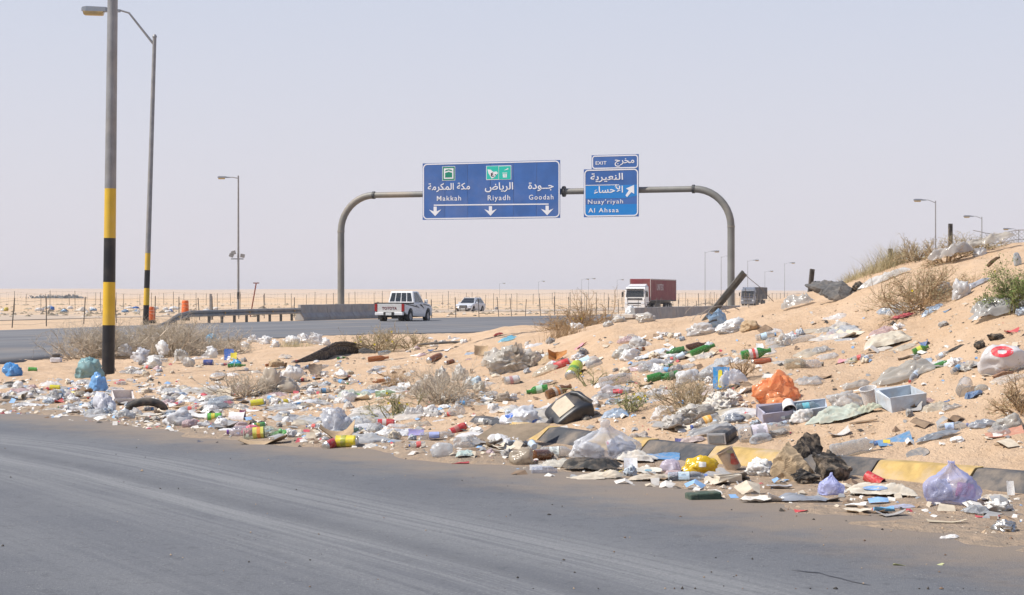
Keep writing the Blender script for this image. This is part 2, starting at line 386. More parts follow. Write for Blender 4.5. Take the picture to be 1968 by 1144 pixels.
def asphalt_material():
    m, nt, b, out = newmat('dusty_asphalt')
    g = N(nt, 'NewGeometry').outputs['Position']
    A = lambda k: N(nt, 'Attribute', attribute_name=k).outputs['Fac']
    e, d, al = A('edge'), A('track'), A('along')
    n_f = noise_out(nt, g, 42, 5, .8); n_m = noise_out(nt, g, 7, 8, .8); n_l = noise_out(nt, g, .55, 5, .6)
    c = mixc(nt, ramp(nt, n_l, .3, .7), (.120, .124, .136), (.147, .150, .158))
    c = mixc(nt, mathn(nt, 'MULTIPLY', ramp(nt, n_f, .50, .62), .55), c, (.205, .205, .205))
    c = mixc(nt, mathn(nt, 'MULTIPLY', ramp(nt, n_m, .52, .62), .5), c, (.078, .080, .086))
    # streaks along the driving line
    cb = N(nt, 'CombineXYZ'); L(nt, mathn(nt, 'MULTIPLY', d, 13), cb.inputs[0]); L(nt, mathn(nt, 'MULTIPLY', al, .22), cb.inputs[1])
    st = noise_out(nt, cb.outputs[0], 1, 6, .62)
    cb2 = N(nt, 'CombineXYZ'); L(nt, mathn(nt, 'MULTIPLY', d, 1.6), cb2.inputs[0]); L(nt, mathn(nt, 'MULTIPLY', al, .07), cb2.inputs[1])
    st2 = noise_out(nt, cb2.outputs[0], 1, 4, .55)
    def band(c0, w):
        t = mathn(nt, 'DIVIDE', mathn(nt, 'SUBTRACT', d, c0), w); return mathn(nt, 'POWER', 2.718, mathn(nt, 'MULTIPLY', mathn(nt, 'MULTIPLY', t, t), -1))
    lightb = mathn(nt, 'ADD', mathn(nt, 'ADD', band(-.66, .46), band(.32, .2)), mathn(nt, 'ADD', mathn(nt, 'MULTIPLY', band(.85, .4), .55), mathn(nt, 'MULTIPLY', band(2.0, .5), .3)))
    lf = mathn(nt, 'MULTIPLY', lightb, mathn(nt, 'ADD', .15, mathn(nt, 'MULTIPLY', ramp(nt, st, .36, .6), .75)))
    c = mixc(nt, mathn(nt, 'MULTIPLY', lf, mathn(nt, 'ADD', .35, mathn(nt, 'MULTIPLY', ramp(nt, n_f, .38, .58), .5))), c, (.285, .284, .28))
    c = mixc(nt, mathn(nt, 'MULTIPLY', ramp(nt, st2, .5, .72), .15), c, (.19, .19, .19))
    dk = mathn(nt, 'MULTIPLY', mathn(nt, 'ADD', band(.03, .12), mathn(nt, 'MULTIPLY', band(-2.2, .2), .6)), ramp(nt, st, .3, .6))
    c = mixc(nt, mathn(nt, 'MULTIPLY', dk, .3), c, (.075, .077, .083))
    vs = N(nt, 'TexVoronoi'); vs.inputs['Scale'].default_value = 38; L(nt, g, vs.inputs['Vector']); sp = mathn(nt, 'MULTIPLY', mathn(nt, 'LESS_THAN', vs.outputs['Distance'], .26), ramp(nt, noise_out(nt, g, 3, 4), .42, .62))
    c = mixc(nt, mathn(nt, 'MULTIPLY', sp, .6), c, mixc(nt, ramp(nt, noise_out(nt, g, 60, 1), .45, .55), (.045, .045, .05), (.34, .33, .31)))
    # blown sand by the edge
    dd = mathn(nt, 'ADD', e, mathn(nt, 'MULTIPLY', mathn(nt, 'SUBTRACT', noise_out(nt, g, 1.6, 6, .65), .5), 2.2))
    c = mixc(nt, mathn(nt, 'MULTIPLY', ramp(nt, dd, -1.5, .15), .8), c, (.27, .21, .155))
    L(nt, c, b.inputs['Base Color']); b.inputs['Roughness'].default_value = .8; b.inputs['Specular IOR Level'].default_value = .3
    bn = N(nt, 'Bump'); bn.inputs['Strength'].default_value = .8; bn.inputs['Distance'].default_value = .012
    L(nt, noise_out(nt, g, 70, 5, .8), bn.inputs['Height']); L(nt, bn.outputs[0], b.inputs['Normal'])
    return m
ASPH = asphalt_material()
_ax = np.concatenate([np.linspace(-80, -12, 18), np.arange(-11.5, 6.5, .14), np.linspace(7, 80, 18)])
_ay = np.concatenate([np.linspace(-60, 6, 14), np.arange(6.5, 31, .14), np.linspace(32, 60, 16)])
AX, AY = np.meshgrid(_ax, _ay); _e, _ = sdist(EDGE, AX, AY); _t, _al = sdist(TRACK, AX, AY)
_k = ((_e < 1.6)[:-1, :-1] | (_e < 1.6)[1:, 1:])
tag(grid_mesh('near_road', AX, AY, .0 * AX, ASPH, _k, {'edge': _e, 'track': _t, 'along': _al}), 'dusty grey tarmac in the foreground with curving tyre streaks', 'road', kind='structure')

def resample(P, n):
    P = np.asarray(P, float); l = np.concatenate([[0], np.cumsum(np.hypot(*np.diff(P, axis=0).T))]); t = np.linspace(0, 1, n) ** 1.6 * l[-1]
    return np.stack([np.interp(t, l, P[:, 0]), np.interp(t, l, P[:, 1])], 1)
def far_sheet(name, A, B, n, lift, mat, label):
    a = resample(A, n); b_ = resample(B, n); s = np.linspace(0, 1, 25)
    X = a[:, :1] * (1 - s) + b_[:, :1] * s; Y = a[:, 1:] * (1 - s) + b_[:, 1:] * s
    Z = base_h(X, np.maximum(Y, 6)) + lift
    X = np.concatenate([a[:, :1], X, b_[:, :1]], 1); Y = np.concatenate([a[:, 1:], Y, b_[:, 1:]], 1); Z = np.concatenate([Z[:, :1] - .3, Z, Z[:, -1:] - .3], 1)
    al = np.repeat(np.linspace(0, 300, n)[:, None], X.shape[1], 1); tr = np.repeat(np.concatenate([[0], s, [1]])[None] * 20 + 4, n, 0)
    return tag(grid_mesh(name, X, Y, Z, mat, None, {'edge': 0 * X - 6, 'track': tr, 'along': al}), label, 'road', kind='structure')
def far_asphalt():
    m, nt, b, out = newmat('far_asphalt'); g = N(nt, 'NewGeometry').outputs['Position']
    A = lambda k: N(nt, 'Attribute', attribute_name=k).outputs['Fac']
    cb = N(nt, 'CombineXYZ'); L(nt, mathn(nt, 'MULTIPLY', A('track'), .8), cb.inputs[0]); L(nt, mathn(nt, 'MULTIPLY', A('along'), .05), cb.inputs[1])
    st = noise_out(nt, cb.outputs[0], 1, 5, .6)
    c = mixc(nt, ramp(nt, st, .3, .7), (.12, .122, .132), (.19, .187, .187))
    c = mixc(nt, mathn(nt, 'MULTIPLY', ramp(nt, noise_out(nt, g, .25, 5), .5, .75), .45), c, (.28, .23, .18))
    L(nt, c, b.inputs['Base Color']); b.inputs['Roughness'].default_value = .85; b.inputs['Specular IOR Level'].default_value = .25; return m
FASPH = far_asphalt(); DUSTR = pm('sand_covered_road', (.46, .36, .27), .95, var=.15, scale=.3, dust=.3)
far_sheet('highway_road', NEAR, FARE, 150, .02, FASPH, 'grey highway behind the litter mound carrying the pickup')
far_sheet('opposite_road', [(-40, 60), (-20, 150), (-2, 196), (22, 226), (60, 362), (190, 800)], [(-60, 60), (-34, 160), (-14, 212), (6, 240), (40, 370), (160, 800)], 90, .03, DUSTR, 'dusty far carriageway the oncoming white car and trucks drive on')

# kerb of painted blocks
KERBY = pm('worn_yellow_paint', (.46, .31, .105), .85, var=.3, dust=.55, bump=.3, scale=7); KERBK = pm('worn_black_paint', (.055, .057, .063), .8, var=.25, dust=.22, bump=.3, scale=7)
kerb = empty('kerb', (2.15, 16.85, 0), label='low concrete kerb painted in yellow and black blocks', cat='kerb', kind='structure')
_kp = np.asarray(KERB, float); _kl = np.concatenate([[0], np.cumsum(np.hypot(*np.diff(_kp, axis=0).T))])
def kpos(s): return Vector((np.interp(s, _kl, _kp[:, 0]), np.interp(s, _kl, _kp[:, 1]), 0))
_, _s0 = sdist(KERB, np.array([3.92]), np.array([15.2])); _s0 = float(_s0[0])
for i in range(-6, 8):
    s0 = _s0 + i * 1.0; s1 = s0 + 1.0
    if s0 < 0 or s1 > _kl[-1]: continue
    a, b_ = kpos(s0 + .011), kpos(s1 - .011); t = (b_ - a).normalized(); nrm = Vector((t.y, -t.x, 0))
    if nrm.y < 0: nrm = -nrm
    prof = [(0, -.1), (.0, .015), (.02, .045), (.16, .168), (.18, .178), (.30, .180), (.30, -.1)]
    mb = MB(); k = len(prof); jz = rng.uniform(-.008, .008); rows = 4; v = []
    for r_ in range(rows):
        q = a.lerp(b_, r_ / (rows - 1))
        for (o_, z) in prof: v.append(q + nrm * (o_ + rng.uniform(-.002, .002)) + Vector((0, 0, z + jz + rng.uniform(-.002, .002))))
    f = [(r_ * k + j, (r_ + 1) * k + j, (r_ + 1) * k + (j + 1) % k, r_ * k + (j + 1) % k) for r_ in range(rows - 1) for j in range(k)] + [tuple(range(k)), tuple((rows - 1) * k + j for j in range(k))[::-1]]
    mb.add(v, f); o = mb.build('kerb_block', KERBY if i % 2 == 0 else KERBK, kerb, bevel=.004)
    o.location = -kerb.location

# ------------------------------------------------------------------ lamp posts
GALV = pm('galvanised_steel', (.27, .265, .262), .5, metal=.25, var=.22, dust=.1, scale=3); POLEY = pm('pole_yellow', (.62, .39, .02), .5, var=.1, dust=.12, scale=3); POLEK = pm('pole_black', (.010, .010, .012), .4, var=.2, dust=.04, scale=5)
LENS = pm('yellowed_lens', (.50, .36, .15), .25, var=.25, dust=.15, scale=9); HEADG = pm('lamp_grey', (.20, .22, .25), .45, var=.1, dust=.1); DARKST = pm('dark_steel', (.05, .055, .06), .6, metal=.2, var=.3, dust=.1)
def lamp_post(loc, H, r0, lean, arm, rise, label, bands=(), group=None, n=20, side=-1, cap=True, armh=None, head=.95, az=0):
    t = empty('street_lamp', loc, (0, lean, az), label, 'street lamp', group)
    zs = [0] + list(bands); mb = MB(); prof = [(-.5, r0)]; mis = []
    for i, z in enumerate(zs):
        if z > 0: prof += [(z, r0 * (1 - .38 * z / H))]; mis += [[1, 2][(i - 1) % 2 == 1 and 1 or 0]]
    z = zs[-1]
    for k in range(1, 5): prof.append((z + (H - z) * k / 4, r0 * (1 - .38 * (z + (H - z) * k / 4) / H))); mis.append(0)
    mb.lathe(prof, n, 'Z', mis=mis); mb.build('pole', [GALV, POLEK, POLEY], t, smooth=True)
    if cap:
        c = MB(); c.lathe([(H - .02, r0 * .75), (H + .03, r0 * .8), (H + .12, r0 * .45), (H + .16, .01)], 12, 'Z'); c.build('pole_cap', GALV, t, smooth=True)
    ah = H - .25 if armh is None else armh
    ex = side * (arm); p = [(0, 0, ah), (ex * .75, 0, ah + rise * .93), (ex, 0, ah + rise)]
    a = MB(); a.tube(p, [r0 * .42, r0 * .34, r0 * .3], 10); a.build('arm', GALV, t, smooth=True)
    hx = ex + side * head * .9; z = ah + rise; h = MB(); k = head
    sec = [(0.0, .07, .05, -.09), (.55, .12, .09, -.12), (.75, .17, .16, -.10), (1.75, .18, .18, -.10), (1.95, .15, .14, -.10), (2.0, .10, .07, -.09)]
    v = []
    for (u, w, top, bot) in sec:
        x = ex + side * u * k; v += [(x, -w * k, z + bot * k), (x, -w * .8 * k, z + top * k * .8), (x, 0, z + top * k), (x, w * .8 * k, z + top * k * .8), (x, w * k, z + bot * k)]
    f = [(i * 5 + j, i * 5 + (j + 1) % 5, (i + 1) * 5 + (j + 1) % 5, (i + 1) * 5 + j) for i in range(5) for j in range(5)] + [(0, 1, 2, 3, 4), (29, 28, 27, 26, 25)]
    h.add(v, f); hd = h.build('lamp_head', HEADG, t, smooth=False)
    l = MB(); x0, x1 = ex + side * .85 * k, ex + side * 1.9 * k
    v = []
    for (ins, zz) in ((0, -.1), (.0, -.13), (.03, -.27), (.09, -.31)):
        for (sx, sy) in ((0, -1), (1, -1), (1, 1), (0, 1)): v.append(((x0 + side * ins * k) if sx == 0 else (x1 - side * ins * k), sy * (.17 - ins) * k, z + zz * k))
    f = [(i * 4 + j, i * 4 + (j + 1) % 4, (i + 1) * 4 + (j + 1) % 4, (i + 1) * 4 + j) for i in range(3) for j in range(4)] + [(12, 13, 14, 15)]
    l.add(v, f); l.build('lens', LENS, hd, smooth=False)
    return t
lamp_post((at(208, 36), 36, gz(at(208, 36), 36)), 13.6, .126, .0118, 3.2, 1.6, 'nearest lamp post, thick pole banded yellow and black beside the kerbside litter', (.98, 1.83, 2.70, 3.68), n=28)
lamp_post((at(280, 91), 91, gz(at(280, 91), 91)), 14.4, .15, .031, 1.75, 1.68, 'second lamp post, banded yellow and black, lamp head reaching left behind the nearest pole', (1.0, 1.85, 2.75, 3.6), armh=14.0, head=.97)
t3 = lamp_post((at(458, 175), 175, gz(at(458, 175), 175)), 13.2, .12, .0, .75, .1, 'grey lamp post with small floodlights halfway up, beyond the guardrail', (), head=.62, cap=False)
fl = MB(); fl.box((-.1, 0, 5.2), (1.2, .08, .08)); fl.build('crossbar', DARKST, t3)
for x, z, ry in ((-.65, 5.55, .4), (-.45, 5.8, -.3), (.42, 5.5, .2)):
    fl = MB(); fl.box((x, -.1, z), (.42, .18, .36), mat=Matrix.Rotation(ry, 4, 'Y')); fl.build('floodlight', GALV, t3, bevel=.02)
b3 = MB(); b3.lathe([(1.35, .128), (2.0, .127)], 12, 'Z'); b3.build('black_band', POLEK, t3)
FARL = [(1798, 386, 215, -1), (1887, 417, 257, -1), (1958, 441, 302, -1), (1355, 484, 330, 1), (1386, 493, 372, 1), (1437, 501, 420, 1), (1508, 506, 455, 1), (1118, 537, 640, 1), (1131, 536, 655, 1), (1186, 538, 690, 1), (1035, 541, 740, 1), (960, 545, 800, 1), (1470, 522, 560, 1)]
for i, (px, ty, Y, sd) in enumerate(FARL):
    x = at(px, Y); z0 = gz(x, Y); H = CAMZ + (HY - ty) / F * Y - z0
    if i < 3: lb = ['far lamp post above the mound crest, left of the upright fence stub', 'far lamp post above the mound crest, right of the upright fence stub', 'lamp post farthest right, low over the mound crest beside caught film'][i]
    elif i < 7: lb = ['thin lamp post left of the right gantry leg, between it and the red truck', 'thin lamp post just left of the right gantry leg', 'thin lamp post just right of the right gantry leg', 'thin lamp post right of the dark truck'][i - 3]
    else: lb = ['tiny far lamp post above the crest bush, left one of a close pair', 'tiny far lamp post above the crest bush, right one of a close pair', 'tiny far lamp post just left of the red lorry', 'tiny far lamp post between the oncoming car and the crest bush', 'tiny far lamp post right above the oncoming car', 'tiny far lamp post between the right gantry leg and the dark lorry'][i - 7]
    lamp_post((x, Y, z0), H, .10 if i < 3 else .065, 0, 1.1, .35, lb, (), 'far lamp posts along the highway', n=8, side=sd, cap=False, head=.75)

# ------------------------------------------------------------------ barriers, guardrail, drums
CONC = pm('grey_concrete', (.31, .305, .30), .9, var=.22, dust=.25, bump=.3, scale=2.5, bscale=12); CONCP = pm('pale_concrete', (.55, .50, .44), .9, var=.15, dust=.2)
JP = [(-.30, -.1), (-.30, .09), (-.13, .34), (-.085, .83), (.085, .83), (.13, .34), (.30, .09), (.30, -.1)]
def barrier(A, B, n, label, gap=.02):
    A = Vector(A); B = Vector(B); ln = (B - A).length; a = math.atan2(B.y - A.y, B.x - A.x)
    t = empty('concrete_barrier', (A.x, A.y, gz(A.x, A.y)), (0, 0, a), label, 'barrier')
    for i in range(n):
        x0 = ln * i / n + gap; x1 = ln * (i + 1) / n - gap; p = A.lerp(B, (i + .5) / n); dz = gz(p.x, p.y) - t.location.z + .1
        mb = MB(); v = [(x, y, z + dz) for x in (x0, x1) for (y, z) in JP]; k = len(JP)
        mb.add(v, [(j, (j + 1) % k, (j + 1) % k + k, j + k) for j in range(k)] + [tuple(range(k)), tuple(range(k, 2 * k))[::-1]])
        mb.build('barrier_segment', CONC, t, bevel=.015)
    return t
barrier((-12.5, 107), (-8.9, 117.4), 3, 'grey concrete barrier running from the guardrail end behind the pickup')
bR = barrier((5.0, 75.6), (12.2, 98), 6, 'grey concrete barrier running behind the mound under the right gantry leg')
bl = MB(); bl.box((-.75, 0, .62), (1.7, .85, .16)); bl.build('end_slab', CONCP, bR, bevel=.02)
bl = MB(); bl.box((-.3, 0, .25), (.35, .5, .58)); bl.box((-1.35, 0, .25), (.25, .5, .58)); bl.build('end_block', CONC, bR, bevel=.02)
GR = pm('weathered_rail', (.25, .255, .26), .5, metal=.4, var=.3, dust=.2, scale=2); AMB = pm('amber_reflector', (.75, .38, .02), .3, var=.05, dust=0)
gr = empty('guardrail', (-12.5, 107, .25), label='grey steel guardrail sloping down to the ground before the concrete barrier', cat='guardrail')
path = [Vector((-12.45, 107, .72)), Vector((-14.4, 100.6, .70)), Vector((-16.55, 93.6, .66)), Vector((-16.9, 92.1, .52)), Vector((-17.15, 90.2, .18)), Vector((-17.3, 89.2, .05))]
W = [(-.0, -.16), (.05, -.13), (.05, -.05), (-.0, -.01), (-.0, .01), (.05, .05), (.05, .13), (0, .16)]
mb = MB(); v = []; k = len(W)
for i, p in enumerate(path):
    t = (path[min(i + 1, len(path) - 1)] - path[max(i - 1, 0)]).normalized(); nn = Vector((-t.y, t.x, 0)).normalized() * 1.0
    if nn.x < 0: nn = -nn
    sc = 1 if i < 4 else .8
    for (o_, z) in W: v.append(p + nn * o_ + Vector((0, 0, z * sc + .1)) - gr.location)
mb.add(v, [(i * k + j, (i + 1) * k + j, (i + 1) * k + j + 1, i * k + j + 1) for i in range(len(path) - 1) for j in range(k - 1)])
o = mb.build('rail', GR, gr); sm = o.modifiers.new('solid', 'SOLIDIFY'); sm.thickness = .012
for i in range(9):
    q = path[0].lerp(path[2], (i + .6) / 9.2) if i < 8 else path[3]
    g0 = gz(q.x, q.y); mb = MB(); mb.box(Vector((q.x - .12, q.y, (g0 + q.z) / 2 - .05)) - gr.location, (.14, .12, q.z - g0 + .25)); mb.build('rail_post', DARKST, gr)
    if i % 2 == 0:
        mb = MB(); mb.box(Vector((q.x + .07, q.y, q.z + .1)) - gr.location, (.03, .12, .09)); mb.build('reflector', AMB, gr)
ORNG = pm('drum_orange', (.72, .13, .02), .45, var=.1, dust=.1); WHT = pm('white_band', (.72, .70, .66), .4, var=.1, dust=.15)
for px, by, label in ((356, 606, 'orange traffic drum with white bands behind the low end of the guardrail'), (290, 617, 'orange traffic drum with white bands half hidden by the second banded lamp post')):
    Y = 104 if px > 300 else 96; x = at(px, Y)
    d = empty('traffic_drum', (x, Y, gz(x, Y) + (.42 if px > 300 else .1)), label=label, cat='traffic drum', group='orange traffic drums')
    mb = MB(); mb.lathe([(.1, 0), (.1, .30), (.4, .29), (.42, .27), (.54, .27), (.56, .29), (.62, .28), (.66, .26), (.78, .26), (.8, .27), (1.0, .25), (1.06, .22), (1.06, 0)], 18, 'Z', mis=[0, 0, 0, 0, 1, 0, 0, 0, 1, 0, 0, 0]); mb.build('drum_body', [ORNG, WHT], d, smooth=True)
    mb = MB(); mb.lathe([(-.5, 0), (-.5, .36), (.08, .36), (.1, .3)], 14, 'Z'); mb.build('drum_base', RUBBER, d, smooth=True); d.scale = (.74, .74, .74)
RUST = pm('rusty_steel', (.22, .055, .035), .8, var=.3, dust=.15)
mb = MB(); Y = 128; x = at(480, Y); z = gz(x, Y); mb.tube([(0, 0, -.2), (.45, 0, 2.35)], .045, 6); mb.box((.45, 0, 2.38), (.42, .06, .07))
tag(mb.build('leaning_post', RUST, loc=(x, Y, z)), 'thin rusty red post with a T shaped top, leaning beyond the guardrail', 'post')
mb = MB(); Y = 112; x = at(405, Y); mb.box((0, 0, .75), (.14, .12, 1.7)); tag(mb.build('marker_post', GALV, loc=(x, Y, gz(x, Y))), 'stout grey post standing just behind the guardrail', 'post')

# ------------------------------------------------------------------ gantry and signs
GP = pm('gantry_paint', (.20, .195, .178), .55, metal=.1, var=.2, dust=.2, scale=.9)
GA = Vector((-10.8, 115, .2)); GB = Vector((12.87, 107, .2)); GL = (GB - GA).length; ga = math.atan2(GB.y - GA.y, GB.x - GA.x)
gan = empty('sign_gantry', GA, (0, 0, ga), 'grey arched pipe gantry spanning the highway with blue signs on it', 'gantry')
rad = 2.25; zb = 7.82
arc = lambda cx, sg: [(cx - sg * rad * math.cos(a), 0, zb - rad + rad * math.sin(a)) for a in [math.pi / 2 * i / 10 for i in range(11)]]
mb = MB(); mb.tube([(0, 0, -.5), (0, 0, 2.5)] + [(0, 0, 4.8)] + arc(rad, 1), .215, 20); mb.build('leg', GP, gan, smooth=True)
mb = MB(); mb.tube([(GL, 0, -.5), (GL, 0, 2.5), (GL, 0, 4.8)] + arc(GL - rad, -1), .215, 20); mb.build('leg', GP, gan, smooth=True)
def u_at(px, off):
    """distance along the beam where a sight line crosses the plane 'off' metres in front of it"""
    d = Vector((math.cos(ga), math.sin(ga))); n = Vector((math.sin(ga), -math.cos(ga))); k = (px - CX) / F
    # GA.x + u d.x + off n.x = k (GA.y + u d.y + off n.y)
    u = (k * (GA.y + off * n.y) - GA.x - off * n.x) / (d.x - k * d.y)
    return u, GA.y + u * d.y + off * n.y
def z_at(py, Y): return CAMZ - (py - HY) / F * Y - GA.z
uj, _ = u_at(1084, 0); ue, _ = u_at(1327, 0)
mb = MB(); mb.tube([(rad, 0, zb), (uj, 0, zb)], .185, 18); mb.build('beam', GP, gan, smooth=True)
mb = MB(); mb.tube([(uj, 0, zb), (GL - rad, 0, zb)], .185, 18); mb.build('beam', GP, gan, smooth=True)
for u, rr in ((rad, .24), (GL - rad, .26), (uj, .33)):
    mb = MB(); mb.lathe([(u - .07, .18), (u - .07, rr), (u + .07, rr), (u + .07, .18)], 18, 'X', c=(0, 0, 0)); o = mb.build('flange', DARKST, gan); o.location.z = zb
for u in (0, GL):
    mb = MB(); mb.lathe([(zb - rad - .05, .21), (zb - rad - .05, .235), (zb - rad + .05, .235), (zb - rad + .05, .21)], 18, 'Z'); o = mb.build('weld_ring', GP, gan); o.location.x = u
SBLUE = pm('sign_blue', (.036, .115, .34), .45, var=.16, dust=.05, scale=1.0); SBLUE2 = pm('sign_blue_new', (.006, .19, .52), .35, var=.04, dust=.02, scale=1.2)
SWHITE = pm('sign_white', (.74, .72, .73), .45, var=.04, dust=.03); SGREEN = pm('sign_green', (.0, .20, .12), .4, var=.05, dust=.02); STEAL = pm('sign_teal', (.01, .46, .36), .4, var=.08, dust=.02); SBLK = pm('sign_black', (.02, .02, .02), .5, dust=0)
SGREY = pm('sign_back', (.4, .4, .4), .5, metal=.4)
def rrect(x0, z0, x1, z1, r, n=6):
    P = []
    for cx, cz, a0 in ((x1 - r, z1 - r, 0), (x0 + r, z1 - r, 90), (x0 + r, z0 + r, 180), (x1 - r, z0 + r, 270)):
        for i in range(n + 1): a = R(a0 + 90 * i / n); P.append((cx + r * math.cos(a), cz + r * math.sin(a)))
    return P
def plate(name, P, y, th, mat, parent):
    n = len(P); v = [(p[0], y, p[1]) for p in P] + [(p[0], y + th, p[1]) for p in P]
    mb = MB(); mb.add(v, [tuple(range(n)), tuple(range(n, 2 * n))[::-1]] + [(i, i + n, (i + 1) % n + n, (i + 1) % n) for i in range(n)]); return mb.build(name, mat, parent)
def ring(name, x0, z0, x1, z1, r, w, y, mat, parent):
    A = rrect(x0, z0, x1, z1, r); B = rrect(x0 + w, z0 + w, x1 - w, z1 - w, max(r - w, .02)); n = len(A); mb = MB()
    mb.add([(p[0], y, p[1]) for p in A + B] + [(p[0], y + .006, p[1]) for p in A + B], [(i, (i + 1) % n, (i + 1) % n + n, i + n) for i in range(n)] + [(i, i + 2 * n, (i + 1) % n + 2 * n, (i + 1) % n) for i in range(n)] + [(i + n, (i + 1) % n + n, (i + 1) % n + 3 * n, i + 3 * n) for i in range(n)])
    return mb.build(name, mat, parent)
AF = {'ا': (0xFE8D, 2), 'أ': (0xFE83, 2), 'ة': (0xFE93, 2), 'ج': (0xFE9D, 4), 'ح': (0xFEA1, 4), 'خ': (0xFEA5, 4), 'د': (0xFEA9, 2), 'ر': (0xFEAD, 2), 'س': (0xFEB1, 4), 'ض': (0xFEBD, 4), 'ع': (0xFEC9, 4), 'ك': (0xFED9, 4), 'ل': (0xFEDD, 4), 'م': (0xFEE1, 4), 'ن': (0xFEE5, 4), 'و': (0xFEED, 2), 'ي': (0xFEF1, 4), 'ء': (0xFE80, 1), '~': (0xFEF7, 2)}
def arabic(s):
    s = s.replace('لأ', '~'); out = []
    for i, c in enumerate(s):
        if c not in AF: out.append(c); continue
        pj = i > 0 and (s[i - 1] == '\u0640' or (s[i - 1] in AF and AF[s[i - 1]][1] == 4)) and AF[c][1] > 1
        nj = i < len(s) - 1 and (s[i + 1] == '\u0640' or (s[i + 1] in AF and AF[s[i + 1]][1] > 1)) and AF[c][1] == 4
        out.append(chr(AF[c][0] + (3 if pj and nj else 2 if nj else 1 if pj else 0)))
    return ''.join(out[::-1])
def text(s, x0, z0, x1, z1, y, mat, parent, name='lettering', bold=.012, space=1.0, roty=0, fit=True):
    """lettering mesh fitted into the rectangle"""
    cu = bpy.data.curves.new('lettering', 'FONT'); cu.body = s; cu.offset = bold; cu.space_character = space; cu.resolution_u = 3; cu.extrude = .004
    o = bpy.data.objects.new('tmp', cu); COL.objects.link(o); dg = bpy.context.evaluated_depsgraph_get()
    me = bpy.data.meshes.new_from_object(o.evaluated_get(dg)); bpy.data.objects.remove(o)
    n = len(me.vertices); co = np.zeros(n * 3, np.float32); me.vertices.foreach_get('co', co); co = co.reshape(-1, 3)
    mn_, mx = co.min(0), co.max(0); q = np.zeros_like(co)
    q[:, 0] = x0 + (co[:, 0] - mn_[0]) / (mx[0] - mn_[0]) * (x1 - x0); q[:, 2] = z0 + (co[:, 1] - mn_[1]) / (mx[1] - mn_[1]) * (z1 - z0); q[:, 1] = y - co[:, 2]
    me.vertices.foreach_set('co', q.ravel()); me.name = name; me.materials.clear(); me.materials.append(mat); me.update()
    return link(name, me, parent)
def arrow(pts, y, parent): return plate('arrow', pts, y, .006, SWHITE, parent)
OFF = .42
def sign_frame(pxl, pxr, pyt, pyb):
    ul, yl = u_at(pxl, OFF); ur, yr = u_at(pxr, OFF); um = (ul + ur) / 2; ym = (yl + yr) / 2
    return ul, ur, z_at(pyb, ym), z_at(pyt, ym), ym
def brackets(parent, us, ztop, zbot, u0):
    for u in us:
        mb = MB(); mb.box((u - u0, .10, (ztop + zbot) / 2 - zb + 0), (.10, .10, ztop - zbot - .1)); mb.box((u - u0, .25, 0), (.12, .24, .3)); mb.build('bracket', SGREY, parent)
# big sign
ul, ur, z0, z1, ym = sign_frame(812, 1076.5, 311, 421)
W_, Hh = ur - ul, z1 - z0
loc = gan.matrix_basis if False else Matrix.Translation(GA) @ Matrix.Rotation(ga, 4, 'Z')
s1 = empty('road_sign', loc @ Vector((ul, -OFF, zb)), (0, 0, ga), 'wide blue direction sign with three down arrows, left on the gantry', 'road sign')
zo = -zb
for k_ in range(6): plate('panel', [(W_ * k_ / 6 + .008, z0 + zo), (W_ * (k_ + 1) / 6 - .008, z0 + zo), (W_ * (k_ + 1) / 6 - .008, z1 + zo), (W_ * k_ / 6 + .008, z1 + zo)], 0, .05, SBLUE, s1)
ring('border', .03, z0 + zo + .03, W_ - .03, z1 + zo - .03, .28, .07, -.008, SWHITE, s1)
# zoom picture coordinates: panel spans x 10..1945, y 50..860 of a 1968x875 picture (sign drawn slightly tilted there)
def sx(x): return (x - 15) / 1928 * W_
def sz(x, y): return z1 + zo - (y - (75 - 50 * (x - 15) / 1928)) / 788 * Hh
for wd, x0, x1, ya, yb in (('مكة المكرمة', 92, 692, 345, 470), ('الرياض', 902, 1296, 335, 468), ('ج\u0640\u0640ودة', 1505, 1856, 330, 450)):
    xm = (x0 + x1) / 2; text(arabic(wd), sx(x0), sz(xm, yb), sx(x1), sz(xm, ya), -.009, SWHITE, s1, bold=.014)
for wd, x0, x1, ya, yb in (('Makkah', 222, 566, 524, 592), ('Riyadh', 942, 1256, 510, 602), ('Goodah', 1516, 1852, 498, 566)):
    xm = (x0 + x1) / 2; text(wd, sx(x0), sz(xm, yb), sx(x1), sz(xm, ya), -.009, SWHITE, s1, bold=.006, space=1.2)
plate('line', [(sx(178), sz(178, 664)), (sx(1785), sz(1785, 634)), (sx(1785), sz(1785, 618)), (sx(178), sz(178, 648))], -.008, .006, SWHITE, s1)
for ax, ay in ((197, 808), (980, 794), (1766, 780)):
    P = [(0, 0), (88, -92), (22, -66), (22, -132), (-22, -132), (-22, -66), (-88, -92)]
    arrow([(sx(ax + p[0]), sz(ax, ay + p[1])) for p in P], -.008, s1)
def sq(name, x0, y0, x1, y1, y, mat): return plate(name, [(sx(x0), sz((x0 + x1) / 2, y1)), (sx(x1), sz((x0 + x1) / 2, y1)), (sx(x1), sz((x0 + x1) / 2, y0)), (sx(x0), sz((x0 + x1) / 2, y0))], y, .006, mat, s1)
sq('emblem', 298, 116, 482, 312, -.008, SWHITE); sq('emblem', 304, 122, 476, 306, -.013, SGREEN); sq('emblem', 322, 142, 458, 288, -.018, SWHITE)
plate('emblem', [(sx(340), sz(390, 270)), (sx(440), sz(390, 270)), (sx(440), sz(390, 205)), (sx(390), sz(390, 192)), (sx(340), sz(390, 205))], -.023, .006, SGREEN, s1)
